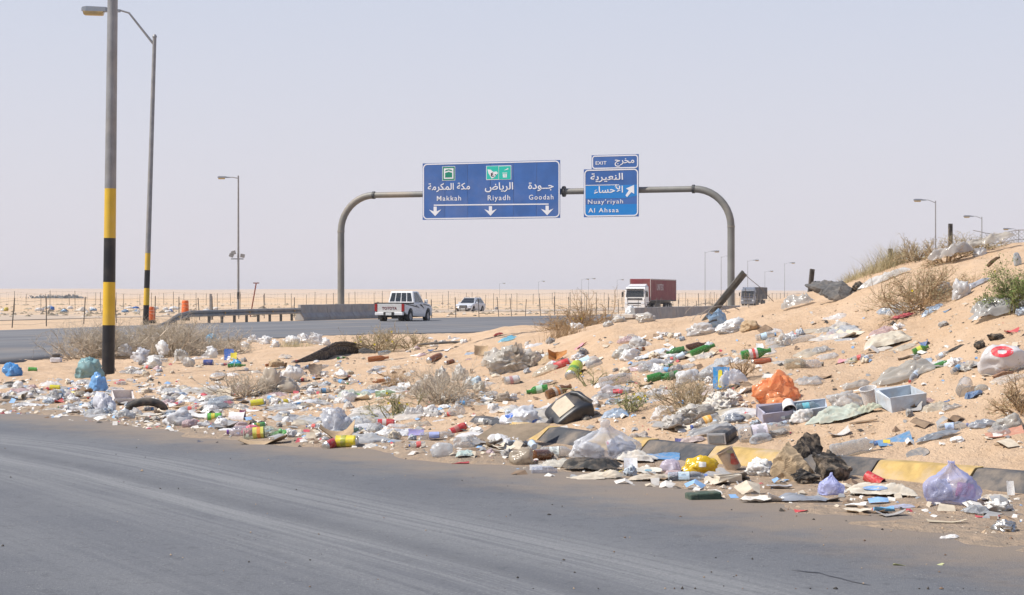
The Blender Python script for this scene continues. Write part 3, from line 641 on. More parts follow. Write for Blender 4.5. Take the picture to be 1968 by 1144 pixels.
plate('emblem', [(sx(336), sz(390, 186)), (sx(390), sz(390, 172)), (sx(444), sz(390, 186)), (sx(430), sz(390, 162)), (sx(390), sz(390, 156)), (sx(350), sz(390, 162))], -.023, .006, SGREEN, s1)
sq('emblem', 920, 104, 1270, 298, -.008, SWHITE); sq('emblem', 927, 111, 1092, 291, -.013, STEAL); sq('emblem', 1098, 111, 1263, 291, -.013, STEAL)
plate('emblem', [(sx(p[0]), sz(1095, p[1])) for p in ((1000, 282), (1040, 258), (1086, 205), (1062, 182), (1020, 190), (985, 158), (940, 152), (952, 205))][::1], -.018, .006, SWHITE, s1)
text('٤٠', sx(985), sz(1095, 252), sx(1062), sz(1095, 196), -.026, SBLK, s1, bold=.02)
for a_, b_ in ((1155, 1170), (1174, 1190), (1194, 1208)):
    plate('emblem', [(sx(a_), sz(1095, 270)), (sx(b_), sz(1095, 270)), (sx(b_ + (3 if b_ > 1200 else 0)), sz(1095, 222)), (sx(a_ - (3 if a_ < 1160 else 0)), sz(1095, 222))], -.018, .006, SWHITE, s1)
plate('emblem', [(sx(1150), sz(1095, 212)), (sx(1212), sz(1095, 212)), (sx(1216), sz(1095, 203)), (sx(1146), sz(1095, 203))], -.018, .006, SWHITE, s1)
plate('emblem', [(sx(1165), sz(1095, 172)), (sx(1232), sz(1095, 158)), (sx(1226), sz(1095, 138)), (sx(1210), sz(1095, 150))], -.018, .006, SWHITE, s1)
brackets(s1, (ul + W_ * .15, ul + W_ * .5, ul + W_ * .85), z1, z0, ul)
# exit sign
ul, ur, z0, z1, ym = sign_frame(1122, 1227.5, 324.5, 417); W_, Hh = ur - ul, z1 - z0
ul2, ur2, z02, z12, _ = sign_frame(1137, 1227.3, 297.5, 325)
s2 = empty('road_sign', loc @ Vector((ul, -OFF, zb)), (0, 0, ga), 'smaller blue exit sign with slanting arrow and EXIT tab, right on the gantry', 'road sign')
plate('panel', [(0, z0 + zo), (W_, z0 + zo), (W_, z1 + zo), (0, z1 + zo)], 0, .05, SBLUE, s2)
def tx(x): return (x - 60) / 898 * W_
def tz(x, y): return z1 + zo - (y - (295 - 12 * (x - 60) / 898)) / 783 * Hh
ring('border', .03, z0 + zo + .03, W_ - .03, z1 + zo - .03, .26, .07, -.014, SWHITE, s2)
plate('overlay_panel', [(tx(84), tz(500, 770)), (tx(760), tz(500, 770)), (tx(930), tz(500, 730)), (tx(930), tz(500, 555)), (tx(84), tz(500, 562))], -.007, .006, SBLUE2, s2)
plate('overlay_panel', [(tx(92), tz(500, 1048)), (tx(925), tz(500, 1048)), (tx(930), tz(500, 868)), (tx(84), tz(500, 868))], -.007, .006, SBLUE2, s2)
plate('line', [(tx(84), tz(84, 562)), (tx(640), tz(640, 556)), (tx(640), tz(640, 546)), (tx(84), tz(84, 552))], -.014, .006, SWHITE, s2)
text(arabic('النعيرية'), tx(172), tz(430, 508), tx(704), tz(430, 360), -.012, SWHITE, s2, bold=.014)
text(arabic('الأحساء'), tx(230), tz(470, 690), tx(704), tz(470, 545), -.016, SWHITE, s2, bold=.016)
text("Nuay'riyah", tx(128), tz(410, 880), tx(704), tz(410, 785), -.012, SWHITE, s2, bold=.005, space=1.18)
text('Al Ahsaa', tx(136), tz(380, 1000), tx(634), tz(380, 928), -.016, SWHITE, s2, bold=.008, space=1.2)
arrow([(tx(x), tz(820, y)) for x, y in ((770, 752), (745, 722), (800, 640), (752, 612), (884, 556), (886, 700), (840, 672))][::-1], -.016, s2)
W2, H2 = ur2 - ul2, z12 - z02; x2 = ul2 - ul
plate('exit_tab', [(x2, z02 + zo + .012), (x2 + W2, z02 + zo + .012), (x2 + W2, z12 + zo), (x2, z12 + zo)], -.004, .05, SBLUE, s2)
ring('border', x2 + .03, z02 + zo + .03, x2 + W2 - .03, z12 + zo - .03, .18, .065, -.012, SWHITE, s2)
def ex(x): return x2 + (x - 185) / 768 * W2
def ez(y): return z12 + zo - (y - 66) / 228 * H2
text('EXIT', ex(252), ez(220), ex(430), ez(166), -.013, SWHITE, s2, bold=.014, space=1.1)
text(arabic('مخرج'), ex(565), ez(258), ex(884), ez(128), -.013, SWHITE, s2, bold=.014)
brackets(s2, (ul + W_ * .25, ul + W_ * .75), z12, z0, ul)

# ------------------------------------------------------------------ vehicles
CARW = pm('white_car_paint', (.72, .71, .70), .25, var=.05, dust=.08, spec=.6); CARG = pm('dusty_white_paint', (.56, .55, .53), .4, var=.1, dust=.15); CARS = pm('pale_silver_paint', (.66, .67, .69), .22, metal=.15, var=.04, dust=.05)
GLASSD = pm('dark_window', (.018, .022, .025), .08, var=.1, dust=.04, spec=.8); GLASSG = pm('greenish_window', (.10, .15, .15), .08, var=.1, dust=.04, spec=.8)
BLK = pm('black_trim', (.018, .018, .02), .5, var=.1, dust=.1); TYRE = pm('tyre', (.022, .022, .023), .8, var=.2, dust=.12); RIM = pm('wheel_rim', (.38, .38, .39), .35, metal=.6, var=.2, dust=.2)
REDL = pm('red_lamp', (.30, .015, .015), .2, var=.1, dust=0); CHR = pm('chrome', (.62, .62, .62), .2, metal=.7, var=.1, dust=.1); DKRED = pm('dark_red_print', (.16, .02, .025), .5, dust=.05); CLEARL = pm('headlight_glass', (.6, .62, .65), .12, var=.2, dust=0, spec=.8); PLATEW = pm('number_plate', (.62, .62, .6), .5, dust=.1)
def wheel(parent, x, y, r=.37, w=.24):
    t = MB(); t.lathe([(-w / 2, r * .6), (-w / 2, r * .93), (-w * .36, r), (w * .36, r), (w / 2, r * .93), (w / 2, r * .6)], 20, 'X'); o = t.build('wheel', TYRE, parent, smooth=True, loc=(x, y, r))
    m = MB()
    for s in (-1, 1):
        m.lathe([(s * w * .46, r * .62), (s * w * .30, r * .55), (s * w * .34, r * .2), (s * w * .42, r * .12), (s * w * .42, 0)], 16, 'X')
        for k in range(5):
            a = 2 * math.pi * k / 5; m.box((s * w * .40, math.cos(a) * r * .36, math.sin(a) * r * .36), (.03, .09 * r / .37, r * .48), mat=Matrix.Rotation(math.pi / 2 - a, 4, 'X'))
    m.build('rim', RIM, o)
    return o
def arch(cy, cz, r, a0=205, a1=-25, n=9): return [(cy + r * math.cos(R(a0 + (a1 - a0) * i / n)), cz + r * math.sin(R(a0 + (a1 - a0) * i / n))) for i in range(n + 1)]
def body_prism(name, outline, hw, parent, mat, tuck=.06, tuckz=.55, bev=.035):
    """side outline extruded across the car, its flanks pulled in towards the sills and the waist"""
    mb = MB(); n = len(outline)
    xs = [-hw, -hw * .55, 0, hw * .55, hw]
    v = []
    for x in xs:
        for (y, z) in outline: v.append((x, y, z))
    k = len(xs); f = [(i * n + j, i * n + (j + 1) % n, (i + 1) * n + (j + 1) % n, (i + 1) * n + j) for i in range(k - 1) for j in range(n)]
    f += [tuple(range(n))[::-1], tuple((k - 1) * n + j for j in range(n))]
    mb.add(v, f); o = mb.build(name, mat, parent)
    bm = bmesh.new(); bm.from_mesh(o.data); bmesh.ops.triangulate(bm, faces=[q for q in bm.faces if len(q.verts) > 4]); bm.to_mesh(o.data); bm.free()
    for vv in o.data.vertices:
        c = vv.co; k_ = abs(c.x) / hw
        if k_ > .9:
            d = abs(c.z - .78); c.x *= 1 - tuck * min(1, d * d * 4)
    ys = [p[0] for p in outline]; y0, y1 = min(ys), max(ys)
    for vv in o.data.vertices:   # rounded nose and tail in plan
        c = vv.co; k_ = abs(c.x) / hw; e = max(0, 1 - (y1 - c.y) / .5); c.y -= e * k_ ** 3 * .16
    md = o.modifiers.new('bevel', 'BEVEL'); md.width = bev; md.segments = 2; md.limit_method = 'ANGLE'; md.angle_limit = R(40)
    return o
def greenhouse(parent, base, roof, hwb, hwr, z0, z1, mat, name='cabin'):
    """base = (rear y, front y) at the waist, roof = (rear y, front y)"""
    v = [(-hwb, base[0], z0), (hwb, base[0], z0), (hwb, base[1], z0), (-hwb, base[1], z0), (-hwr, roof[0], z1), (hwr, roof[0], z1), (hwr, roof[1], z1), (-hwr, roof[1], z1)]
    mb = MB(); mb.add(v, [(0, 3, 2, 1), (4, 5, 6, 7), (0, 1, 5, 4), (1, 2, 6, 5), (2, 3, 7, 6), (3, 0, 4, 7)]); o = mb.build(name, mat, parent, bevel=.07)
    V = [Vector(p) for p in v]
    return {'rear': (V[0], V[1], V[5], V[4]), 'right': (V[1], V[2], V[6], V[5]), 'front': (V[2], V[3], V[7], V[6]), 'left': (V[3], V[0], V[4], V[7])}
def pane(face, poly, name, mat, parent, off=.012, th=.02):
    a, b_, c, d = face; nrm = (b_ - a).cross(d - a).normalized()
    P = [(a.lerp(b_, u)).lerp(d.lerp(c, u), w) + nrm * off for (u, w) in poly]
    n = len(P); mb = MB(); mb.add(P + [p - nrm * th for p in P], [tuple(range(n)), tuple(range(n, 2 * n))[::-1]] + [(i, i + n, (i + 1) % n + n, (i + 1) % n) for i in range(n)])
    return mb.build(name, mat, parent)
def bx(name, c, d, mat, parent, bevel=0, mat4=None):
    mb = MB(); mb.box(c, d, mat=mat4); return mb.build(name, mat, parent, bevel=bevel)
def rail_tube(name, p, r, mat, parent): mb = MB(); mb.tube(p, r, 6); return mb.build(name, mat, parent, smooth=True)

def pickup(x, y, head, label):
    t = empty('pickup_truck', (x, y, gz(x, y) + .18), (0, 0, head), label, 'pickup')
    zt = 1.10
    out = [(.12, .62), (.10, zt), (1.62, zt), (1.66, 1.13), (3.72, 1.14), (4.55, 1.07), (4.98, .93), (5.08, .7), (5.06, .42)] + arch(4.25, .37, .47, -6, 186) + arch(1.15, .37, .47, 2, 170)
    body_prism('body', out, .885, t, CARW)
    fc = greenhouse(t, (1.98, 3.76), (2.12, 3.08), .80, .68, 1.12, 1.80, CARW)
    for i in range(4): pane(fc['rear'], [(.055 + i * .225, .14), (.055 + i * .225 + .19, .14), (.055 + i * .225 + .19 - (.03 if i == 3 else 0), .86), (.055 + i * .225 + (.03 if i == 0 else 0), .86)], 'rear_window', GLASSD, t)
    for sd in ('right', 'left'):
        fl = (lambda P: P) if sd == 'right' else (lambda P: [(1 - u, w) for u, w in P][::-1])
        pane(fc[sd], fl([(.10, .10), (.43, .10), (.42, .90), (.16, .90)]), 'rear_side_window', GLASSD, t)
        pane(fc[sd], fl([(.49, .10), (.93, .10), (.80, .50), (.62, .90), (.47, .90)]), 'front_side_window', GLASSD, t)
    pane(fc['front'], [(.06, .08), (.94, .08), (.93, .92), (.07, .92)], 'windscreen', GLASSD, t)
    bx('tailgate', (0, .06, .84), (1.44, .05, .50), CARG, t, .015)
    bx('bed_rail', (0, .10, zt + .025), (1.74, .12, .07), BLK, t, .01)
    for s in (-1, 1):
        bx('bed_rail', (s * .845, .86, zt + .02), (.11, 1.6, .07), BLK, t, .01)
        bx('tail_light', (s * .80, .07, .87), (.16, .10, .42), REDL, t, .02)
        bx('mirror', (s * 1.02, 3.42, 1.22), (.20, .10, .22), CARW, t, .03)
        bx('door_handle', (s * .885, 2.15, .98), (.03, .16, .04), BLK, t); bx('door_handle', (s * .885, 3.0, .98), (.03, .16, .04), BLK, t)
        # black swoosh decals on the flank
        P = [(1.2, 1.03), (2.6, .90), (2.62, .86), (.45, 1.05), (.4, 1.075)]
        v = [(s * .893, p[0], p[1]) for p in P]; mb = MB(); n = len(v); mb.add(v + [(q[0] - s * .02, q[1], q[2]) for q in v], [tuple(range(n)), tuple(range(n, 2 * n))[::-1]] + [(i, i + n, (i + 1) % n + n, (i + 1) % n) for i in range(n)]); mb.build('stripe', BLK, t)
        P = [(2.75, 1.05), (3.35, .86), (3.5, .80), (3.2, .97), (2.95, 1.06)]
        v = [(s * .894, p[0], p[1]) for p in P]; mb = MB(); mb.add(v + [(q[0] - s * .02, q[1], q[2]) for q in v], [tuple(range(n)), tuple(range(n, 2 * n))[::-1]] + [(i, i + n, (i + 1) % n + n, (i + 1) % n) for i in range(n)]); mb.build('stripe', BLK, t)
        P = [(3.3, 1.08), (4.3, 1.0), (4.75, .9), (4.2, .965), (3.4, 1.05)]
        v = [(s * .889, p[0], p[1]) for p in P]; mb = MB(); mb.add(v + [(q[0] - s * .02, q[1], q[2]) for q in v], [tuple(range(n)), tuple(range(n, 2 * n))[::-1]] + [(i, i + n, (i + 1) % n + n, (i + 1) % n) for i in range(n)]); mb.build('stripe', BLK, t)
        for yy in (1.15, 4.25): wheel(t, s * .76, yy)
        bx('head_light', (s * .68, 4.93, .84), (.32, .16, .2), CLEARL, t, .03)
        bx('mud_flap', (s * .76, .62, .35), (.26, .03, .3), BLK, t)
    bx('rear_bumper', (0, .02, .53), (1.66, .20, .17), CARW, t, .03); bx('plate_recess', (0, -.09, .53), (.62, .03, .20), BLK, t); bx('number_plate', (0, -.11, .53), (.34, .02, .16), PLATEW, t)
    bx('chassis', (0, 2.4, .40), (1.2, 4.4, .16), BLK, t); bx('exhaust', (.35, .4, .33), (.5, .6, .14), BLK, t)
    text('TOYOTA', -.44, .76, .44, .92, .028, DKRED, t, bold=.03, space=1.1)
    return t
pk = pickup(at(748, 102), 102, -R(16), 'white double cab pickup driving away with black side stripes and red tail lights')
pk.location.z = CAMZ - (621.5 - HY) / F * 102.

def suv(x, y, head, label):
    t = empty('car', (x, y, gz(x, y)), (0, 0, head), label, 'car')
    out = [(-.0, .5), (-.02, .8), (.1, 1.05), (.35, 1.08), (3.55, 1.10), (4.5, 1.0), (4.95, .86), (5.08, .62), (5.02, .3)] + arch(4.1, .37, .46, -8, 188) + arch(1.05, .37, .46, -8, 188) + [(.2, .34)]
    body_prism('body', out, .96, t, CARS, bev=.06)
    fc = greenhouse(t, (.12, 3.75), (.75, 2.75), .88, .66, 1.07, 1.70, CARS)
    pane(fc['front'], [(.05, .06), (.95, .06), (.94, .92), (.06, .92)], 'windscreen', GLASSD, t); pane(fc['rear'], [(.08, .15), (.92, .15), (.9, .85), (.1, .85)], 'rear_window', GLASSD, t)
    for sd in ('right', 'left'):
        fl = (lambda P: P) if sd == 'right' else (lambda P: [(1 - u, w) for u, w in P][::-1])
        pane(fc[sd], fl([(.06, .12), (.5, .12), (.5, .86), (.14, .8)]), 'side_window', GLASSD, t); pane(fc[sd], fl([(.53, .12), (.95, .10), (.72, .86), (.53, .88)]), 'side_window', GLASSD, t)
    P = [(-.34, .42), (.34, .42), (.44, .62), (.40, .88), (-.40, .88), (-.44, .62)]; n = 6
    mb = MB(); mb.add([(p[0], 5.10, p[1]) for p in P] + [(p[0], 4.9, p[1]) for p in P], [tuple(range(n)), tuple(range(n, 2 * n))[::-1]] + [(i, i + n, (i + 1) % n + n, (i + 1) % n) for i in range(n)]); mb.build('grille', BLK, t)
    for k in range(4): bx('grille_bar', (0, 5.105, .5 + k * .1), (.7, .012, .02), CHR, t)
    for s in (-1, 1):
        bx('head_light', (s * .70, 4.90, .80), (.36, .18, .16), CLEARL, t, .04); bx('air_intake', (s * .68, 4.97, .47), (.34, .12, .14), BLK, t, .02)
        bx('mirror', (s * 1.03, 3.3, 1.16), (.2, .12, .16), CARS, t, .04); bx('fog_lamp', (s * .78, 5.0, .60), (.2, .08, .05), AMB if s > 0 else CLEARL, t)
        rail_tube('roof_rail', [(s * .62, .9, 1.72), (s * .62, 1.2, 1.77), (s * .62, 2.4, 1.77), (s * .62, 2.7, 1.72)], .02, BLK, t)
        for yy in (1.05, 4.1): wheel(t, s * .84, yy, .38, .26)
    bx('number_plate', (0, 5.13, .48), (.5, .02, .12), PLATEW, t); bx('front_skirt', (0, 4.9, .36), (1.5, .25, .1), BLK, t, .02); bx('chassis', (0, 2.5, .36), (1.4, 4, .14), BLK, t)
    return t
Y = 200.; sv = suv(at(917, Y), Y + 2, math.pi - R(17), 'silver white estate car driving towards the viewer beyond the wire fence'); sv.location.z = CAMZ - (602 - HY) / F * Y

def truck(x, y, head, label, cabm, boxm, blen, tarp=False, txt=None, front_stripe=None):
    t = empty('lorry', (x, y, gz(x, y)), (0, 0, head), label, 'truck')
    # y = 0 at the front bumper, cargo behind (negative y)
    side = [(0, .55), (.02, 1.35), (-.12, 2.55), (-.35, 2.95), (-1.9, 3.05), (-1.95, .95), (-1.55, .9)] + arch(-1.3, .5, .62, 0, 180)[1:-1][::-1] * 0 + [(-.7, .55)]
    mb = MB(); n = len(side); v = []
    for xx, ins in ((-1.24, 0), (1.24, 0)): v += [(xx * (1 - .05 * max(0, (p[1] - 1.5)) / 1.5), p[0], p[1]) for p in side]
    mb.add(v, [(i, (i + 1) % n, (i + 1) % n + n, i + n) for i in range(n)] + [tuple(range(n))[::-1], tuple(range(n, 2 * n))]); o = mb.build('cab', cabm, t)
    bm = bmesh.new(); bm.from_mesh(o.data); bmesh.ops.triangulate(bm, faces=[q for q in bm.faces if len(q.verts) > 4]); bm.to_mesh(o.data); bm.free()
    md = o.modifiers.new('bevel', 'BEVEL'); md.width = .07; md.segments = 2; md.limit_method = 'ANGLE'; md.angle_limit = R(35)
    fA = (Vector((1.24, .02, 1.35)), Vector((-1.24, .02, 1.35)), Vector((-1.19, -.12, 2.55)), Vector((1.19, -.12, 2.55)))
    pane(fA, [(.06, .32), (.94, .32), (.93, .98), (.07, .98)], 'windscreen', GLASSD, t, .03, .04)
    bx('sun_visor', (0, .02, 2.68), (2.2, .28, .12), BLK if not tarp else cabm, t, .03)
    pane(fA, [(.12, .02), (.88, .02), (.86, .20), (.14, .20)], 'grille', BLK, t, .03, .04)
    if front_stripe: pane(fA, [(.02, .20), (.98, .20), (.98, .31), (.02, .31)], 'front_panel', front_stripe, t, .02, .03)
    for k in range(2): bx('bumper_slot', (0, .06, .72 + k * .24), (1.5, .06, .12), BLK, t)
    bx('bumper', (0, -.02, .62), (2.46, .22, .5), cabm, t, .04)
    bx('skid_plate', (0, -.1, .36), (2.2, .3, .2), BLK, t)
    for s in (-1, 1):
        bx('head_light', (s * .98, .08, .95), (.40, .08, .22), CLEARL, t, .03); bx('mirror', (s * 1.48, -.02, 2.05), (.22, .16, .62), BLK, t, .03); rail_tube('mirror_arm', [(s * 1.2, -.2, 2.4), (s * 1.48, -.05, 2.45)], .025, BLK, t)
        v = [(s * 1.232, -.35, 1.75), (s * 1.232, -1.25, 1.75), (s * 1.205, -1.25, 2.5), (s * 1.205, -.42, 2.5)]; mb = MB(); mb.add(v + [(q[0] - s * .03 + s * .02, q[1], q[2]) for q in v], [(0, 1, 2, 3), (7, 6, 5, 4), (0, 4, 5, 1), (1, 5, 6, 2), (2, 6, 7, 3), (3, 7, 4, 0)]); w_ = mb.build('side_window', GLASSD, t); w_.location.x = s * .012
        for yy in (-1.25, -4.3): wheel(t, s * 1.08, yy, .5, .34)
        for k in range(3): wheel(t, s * 1.08, -blen - 1.0 + 1.0 + k * 1.25, .5, .34)
        bx('side_guard', (s * 1.18, -6.2, .75), (.05, 2.2, .5), BLK, t); bx('mudguard', (s * 1.1, -1.25, 1.04), (.3, 1.15, .07), BLK, t)
    d = MB(); d.add([(-1.05, -.55, 3.02), (1.05, -.55, 3.02), (1.1, -1.85, 3.02), (-1.1, -1.85, 3.02), (-1.0, -1.75, 3.32), (1.0, -1.75, 3.32)], [(0, 1, 5, 4), (1, 2, 5), (0, 4, 3), (2, 3, 4, 5), (0, 3, 2, 1)]); d.build('roof_deflector', cabm, t)
    h0, h1 = 1.25, (3.95 if not tarp else 3.35); y0, y1 = -2.45, -2.45 - blen
    bx('cargo_box', (0, (y0 + y1) / 2, (h0 + h1) / 2), (2.5, blen, h1 - h0), boxm, t, .02)
    fr = DARKST if tarp else BOXF
    for yy in (y0, y1):
        for s in (-1, 1): bx('corner_post', (s * 1.25, yy + (.05 if yy == y1 else -.05), (h0 + h1) / 2), (.08, .12, h1 - h0 + .02), fr, t)
    for s in (-1, 1):
        bx('side_rail', (s * 1.25, (y0 + y1) / 2, h1 - .06), (.06, blen, .14), fr, t); bx('side_rail', (s * 1.25, (y0 + y1) / 2, h0 + .02), (.06, blen, .16), DARKST, t)
        if tarp:
            for k in range(9): bx('stake', (s * 1.26, y0 - blen * (k + .5) / 9, 2.0), (.04, .09, 1.5), DARKST, t)
        else:
            for k in range(26): bx('corrugation', (s * 1.252, y0 - .4 - (blen - .8) * (k + .5) / 26, (h0 + h1) / 2), (.02, .16, h1 - h0 - .3), boxm, t)
    bx('chassis', (0, (y0 + y1) / 2 + 1, 1.0), (1.0, blen + 2, .35), BLK, t)
    if txt:
        o = text(txt, -.38 * 0 + 3.2, 2.55, 6.6, 3.35, 0, TXTM, t, bold=.03); o.rotation_euler = (0, 0, -math.pi / 2); o.location = (-1.272, y0 + 0.3, 0)
        o2 = text(txt, 3.2, 2.55, 6.6, 3.35, 0, TXTM, t, bold=.03); o2.rotation_euler = (0, 0, math.pi / 2); o2.location = (1.272, y0 - 10.0, 0)
    return t
BOXR = pm('red_trailer_paint', (.20, .012, .024), .55, var=.2, dust=.15, scale=.8); BOXF = pm('pale_trailer_edge', (.42, .36, .34), .6, var=.2, dust=.2); TXTM = pm('faded_white_print', (.52, .44, .44), .7, dust=.1)
TARP = pm('grey_tarpaulin', (.09, .09, .10), .8, var=.25, dust=.15, scale=.6); CABB = pm('blue_cab_paint', (.035, .045, .09), .35, var=.1, dust=.12); CABW = pm('pale_cab_paint', (.17, .19, .23), .4, var=.1, dust=.15); TEALP = pm('green_grey_bumper', (.10, .16, .15), .5, dust=.15)
Y = 214.; tr = truck(at(1220, Y), Y, math.pi - R(19), 'white cab lorry with a dark red box trailer coming from the right', CARW, BOXR, 12.6, txt='UNITEX'); tr.location.z = CAMZ - (598.5 - HY) / F * Y; tr.scale = (1.0, 1.0, .97)
Y = 325.; tr2 = truck(at(1437, Y), Y, math.pi - R(17), 'dark blue lorry with a grey tarpaulin load, half behind the mound at right', CABW, TARP, 11.5, True, front_stripe=CABB); tr2.location.z = CAMZ - (588 - HY) / F * Y

# ------------------------------------------------------------------ fences beyond the road
FARPOST = pm('weathered_far_post', (.23, .20, .17), .8, var=.3, dust=.3); FPOST = pm('fence_post_steel', (.085, .08, .075), .7, metal=.2, var=.3, dust=.2); WIRE = pm('fence_wire', (.24, .215, .19), .6, metal=.3, var=.2, dust=.2)
def wire_fence(P, spacing, h, pr, wires, label, mesh=0, sag=.06, lean=.05, seed=1, wr=.007):
    r_ = random.Random(seed); P = [Vector((p[0], p[1], 0)) for p in P]
    t = empty('wire_fence', (P[0].x, P[0].y, gz(P[0].x, P[0].y)), label=label, cat='fence'); o0 = t.location.copy()
    pts = []; acc = 0
    for a, b_ in zip(P[:-1], P[1:]):
        ln = (b_ - a).length; s = (spacing - acc) % spacing if pts else 0
        while s < ln: pts.append(a.lerp(b_, s / ln)); s += spacing * r_.uniform(.85, 1.15)
        acc = 0
    tops = []
    for p in pts:
        z = gz(p.x, p.y); lx = r_.gauss(0, lean); hh = h * r_.uniform(.9, 1.06); base = Vector((p.x, p.y, z)) - o0; top = base + Vector((lx * hh, r_.gauss(0, lean) * hh, hh))
        mb = MB(); mb.tube([base - Vector((0, 0, .2)), top], pr, 5); mb.build('fence_post', FPOST if h < 1.6 else FARPOST, t); tops.append((base, top))
    mb = MB()
    for (b0, t0), (b1, t1) in zip(tops[:-1], tops[1:]):
        for w in wires:
            a, c = b0.lerp(t0, w), b1.lerp(t1, w); m_ = a.lerp(c, .5) - Vector((0, 0, sag * r_.uniform(.3, 1.4))); mb.tube([a, m_, c], wr, 3, cap=False)
        if mesh:
            n = max(1, int((b1 - b0).length / mesh))
            for k in range(1, n): mb.tube([b0.lerp(b1, k / n), t0.lerp(t1, k / n)], wr, 3, cap=False)
    tag(mb.build('strung_wire', WIRE, t), kind='stuff')
    return t
wire_fence([(-30, 72), (-23.9, 87), (-20.2, 103), (-18.4, 112), (-14.5, 122)], 3.6, 1.45, .028, (.12, .5, .92), 'low leaning wire fence beside the highway, at the left edge of the picture', seed=4, lean=.06, mesh=0)
wire_fence([(-5.2, 118), (0, 130), (6, 147), (14, 172), (24, 200)], 3.4, 1.4, .028, (.15, .5, .9), 'low wire fence in front of the oncoming silver white car', seed=6, lean=.07)
wire_fence([(-75, 196), (-50, 197), (-20, 204), (5, 212), (26, 238), (60, 330)], 2.7, 2.15, .032, (.05, .35, .65, .97), 'tall thin mesh fence across the desert behind the lamp posts', mesh=.62, seed=8, lean=.012, wr=.006)
wire_fence([(-105, 330), (-50, 335), (0, 345), (70, 380)], 4.2, 2.2, .05, (.3, .95), 'hazy second mesh fence farther out in the desert', mesh=1.4, seed=9, lean=.02, wr=.01)

# ------------------------------------------------------------------ plants
def seg_mesh(name, A, B, ra, rb, mats, parent=None, loc=(0, 0, 0), mi=None):
    """many thin three-sided twigs as one mesh"""
    A = np.asarray(A, float); B = np.asarray(B, float); n = len(A); ra = np.asarray(ra)[:, None]; rb = np.asarray(rb)[:, None]
    d = B - A; d /= np.maximum(np.linalg.norm(d, axis=1, keepdims=True), 1e-6)
    up = np.where(np.abs(d[:, 2:3]) < .8, np.array([[0, 0, 1.]]), np.array([[1., 0, 0]])); u = np.cross(d, up); u /= np.linalg.norm(u, axis=1, keepdims=True); w = np.cross(d, u)
    V = []
    for P, r in ((A, ra), (B, rb)):
        for k in range(3):
            a = 2 * math.pi * k / 3; V.append(P + (u * math.cos(a) + w * math.sin(a)) * r)
    V = np.stack(V, 1).reshape(-1, 3); b = np.arange(n)[:, None] * 6
    q = np.stack([b + np.array([[k, (k + 1) % 3, (k + 1) % 3 + 3, k + 3]]) for k in range(3)], 1).reshape(-1, 4)
    return quad_mesh(name, V, q, mats, parent, loc, np.repeat(mi, 3) if mi is not None else None)
def quad_mesh(name, V, q, mats, parent=None, loc=(0, 0, 0), mi=None, smooth=True):
    me = bpy.data.meshes.new(name); me.vertices.add(len(V)); me.vertices.foreach_set('co', V.astype(np.float32).ravel())
    k = q.shape[1]; me.loops.add(q.size); me.loops.foreach_set('vertex_index', q.astype(np.int32).ravel()); me.polygons.add(len(q)); me.polygons.foreach_set('loop_start', np.arange(0, q.size, k, dtype=np.int32))
    try: me.polygons.foreach_set('loop_total', np.full(len(q), k, np.int32))
    except Exception: pass
    for m in (mats if isinstance(mats, (list, tuple)) else [mats]): me.materials.append(m)
    if mi is not None: me.polygons.foreach_set('material_index', np.asarray(mi, np.int32))
    me.update(calc_edges=True); me.validate(); me.polygons.foreach_set('use_smooth', [smooth] * len(me.polygons))
    return link(name, me, parent, loc)
def leafm(name, col, tr=.25):
    m, nt, b, out = newmat(name); oi = N(nt, 'NewGeometry')
    c = mixc(nt, oi.outputs['Random Per Island'], tuple(x * .6 for x in col), tuple(min(1, x * 1.4) for x in col))
    L(nt, c, b.inputs['Base Color']); b.inputs['Roughness'].default_value = .75; b.inputs['Specular IOR Level'].default_value = .2; return m
STRAW = leafm('straw_twigs', (.42, .33, .21)); BROWNT = leafm('brown_twigs', (.37, .25, .14)); GREENT = leafm('olive_twigs', (.28, .26, .13)); LEAFG = leafm('green_leaves', (.15, .19, .055)); LEAFO = leafm('olive_leaves', (.30, .27, .15)); FLOW = leafm('yellow_flowers', (.72, .58, .03)); GREYT = leafm('grey_twigs', (.50, .425, .33)); GRASSY = leafm('dry_grass', (.46, .39, .23))
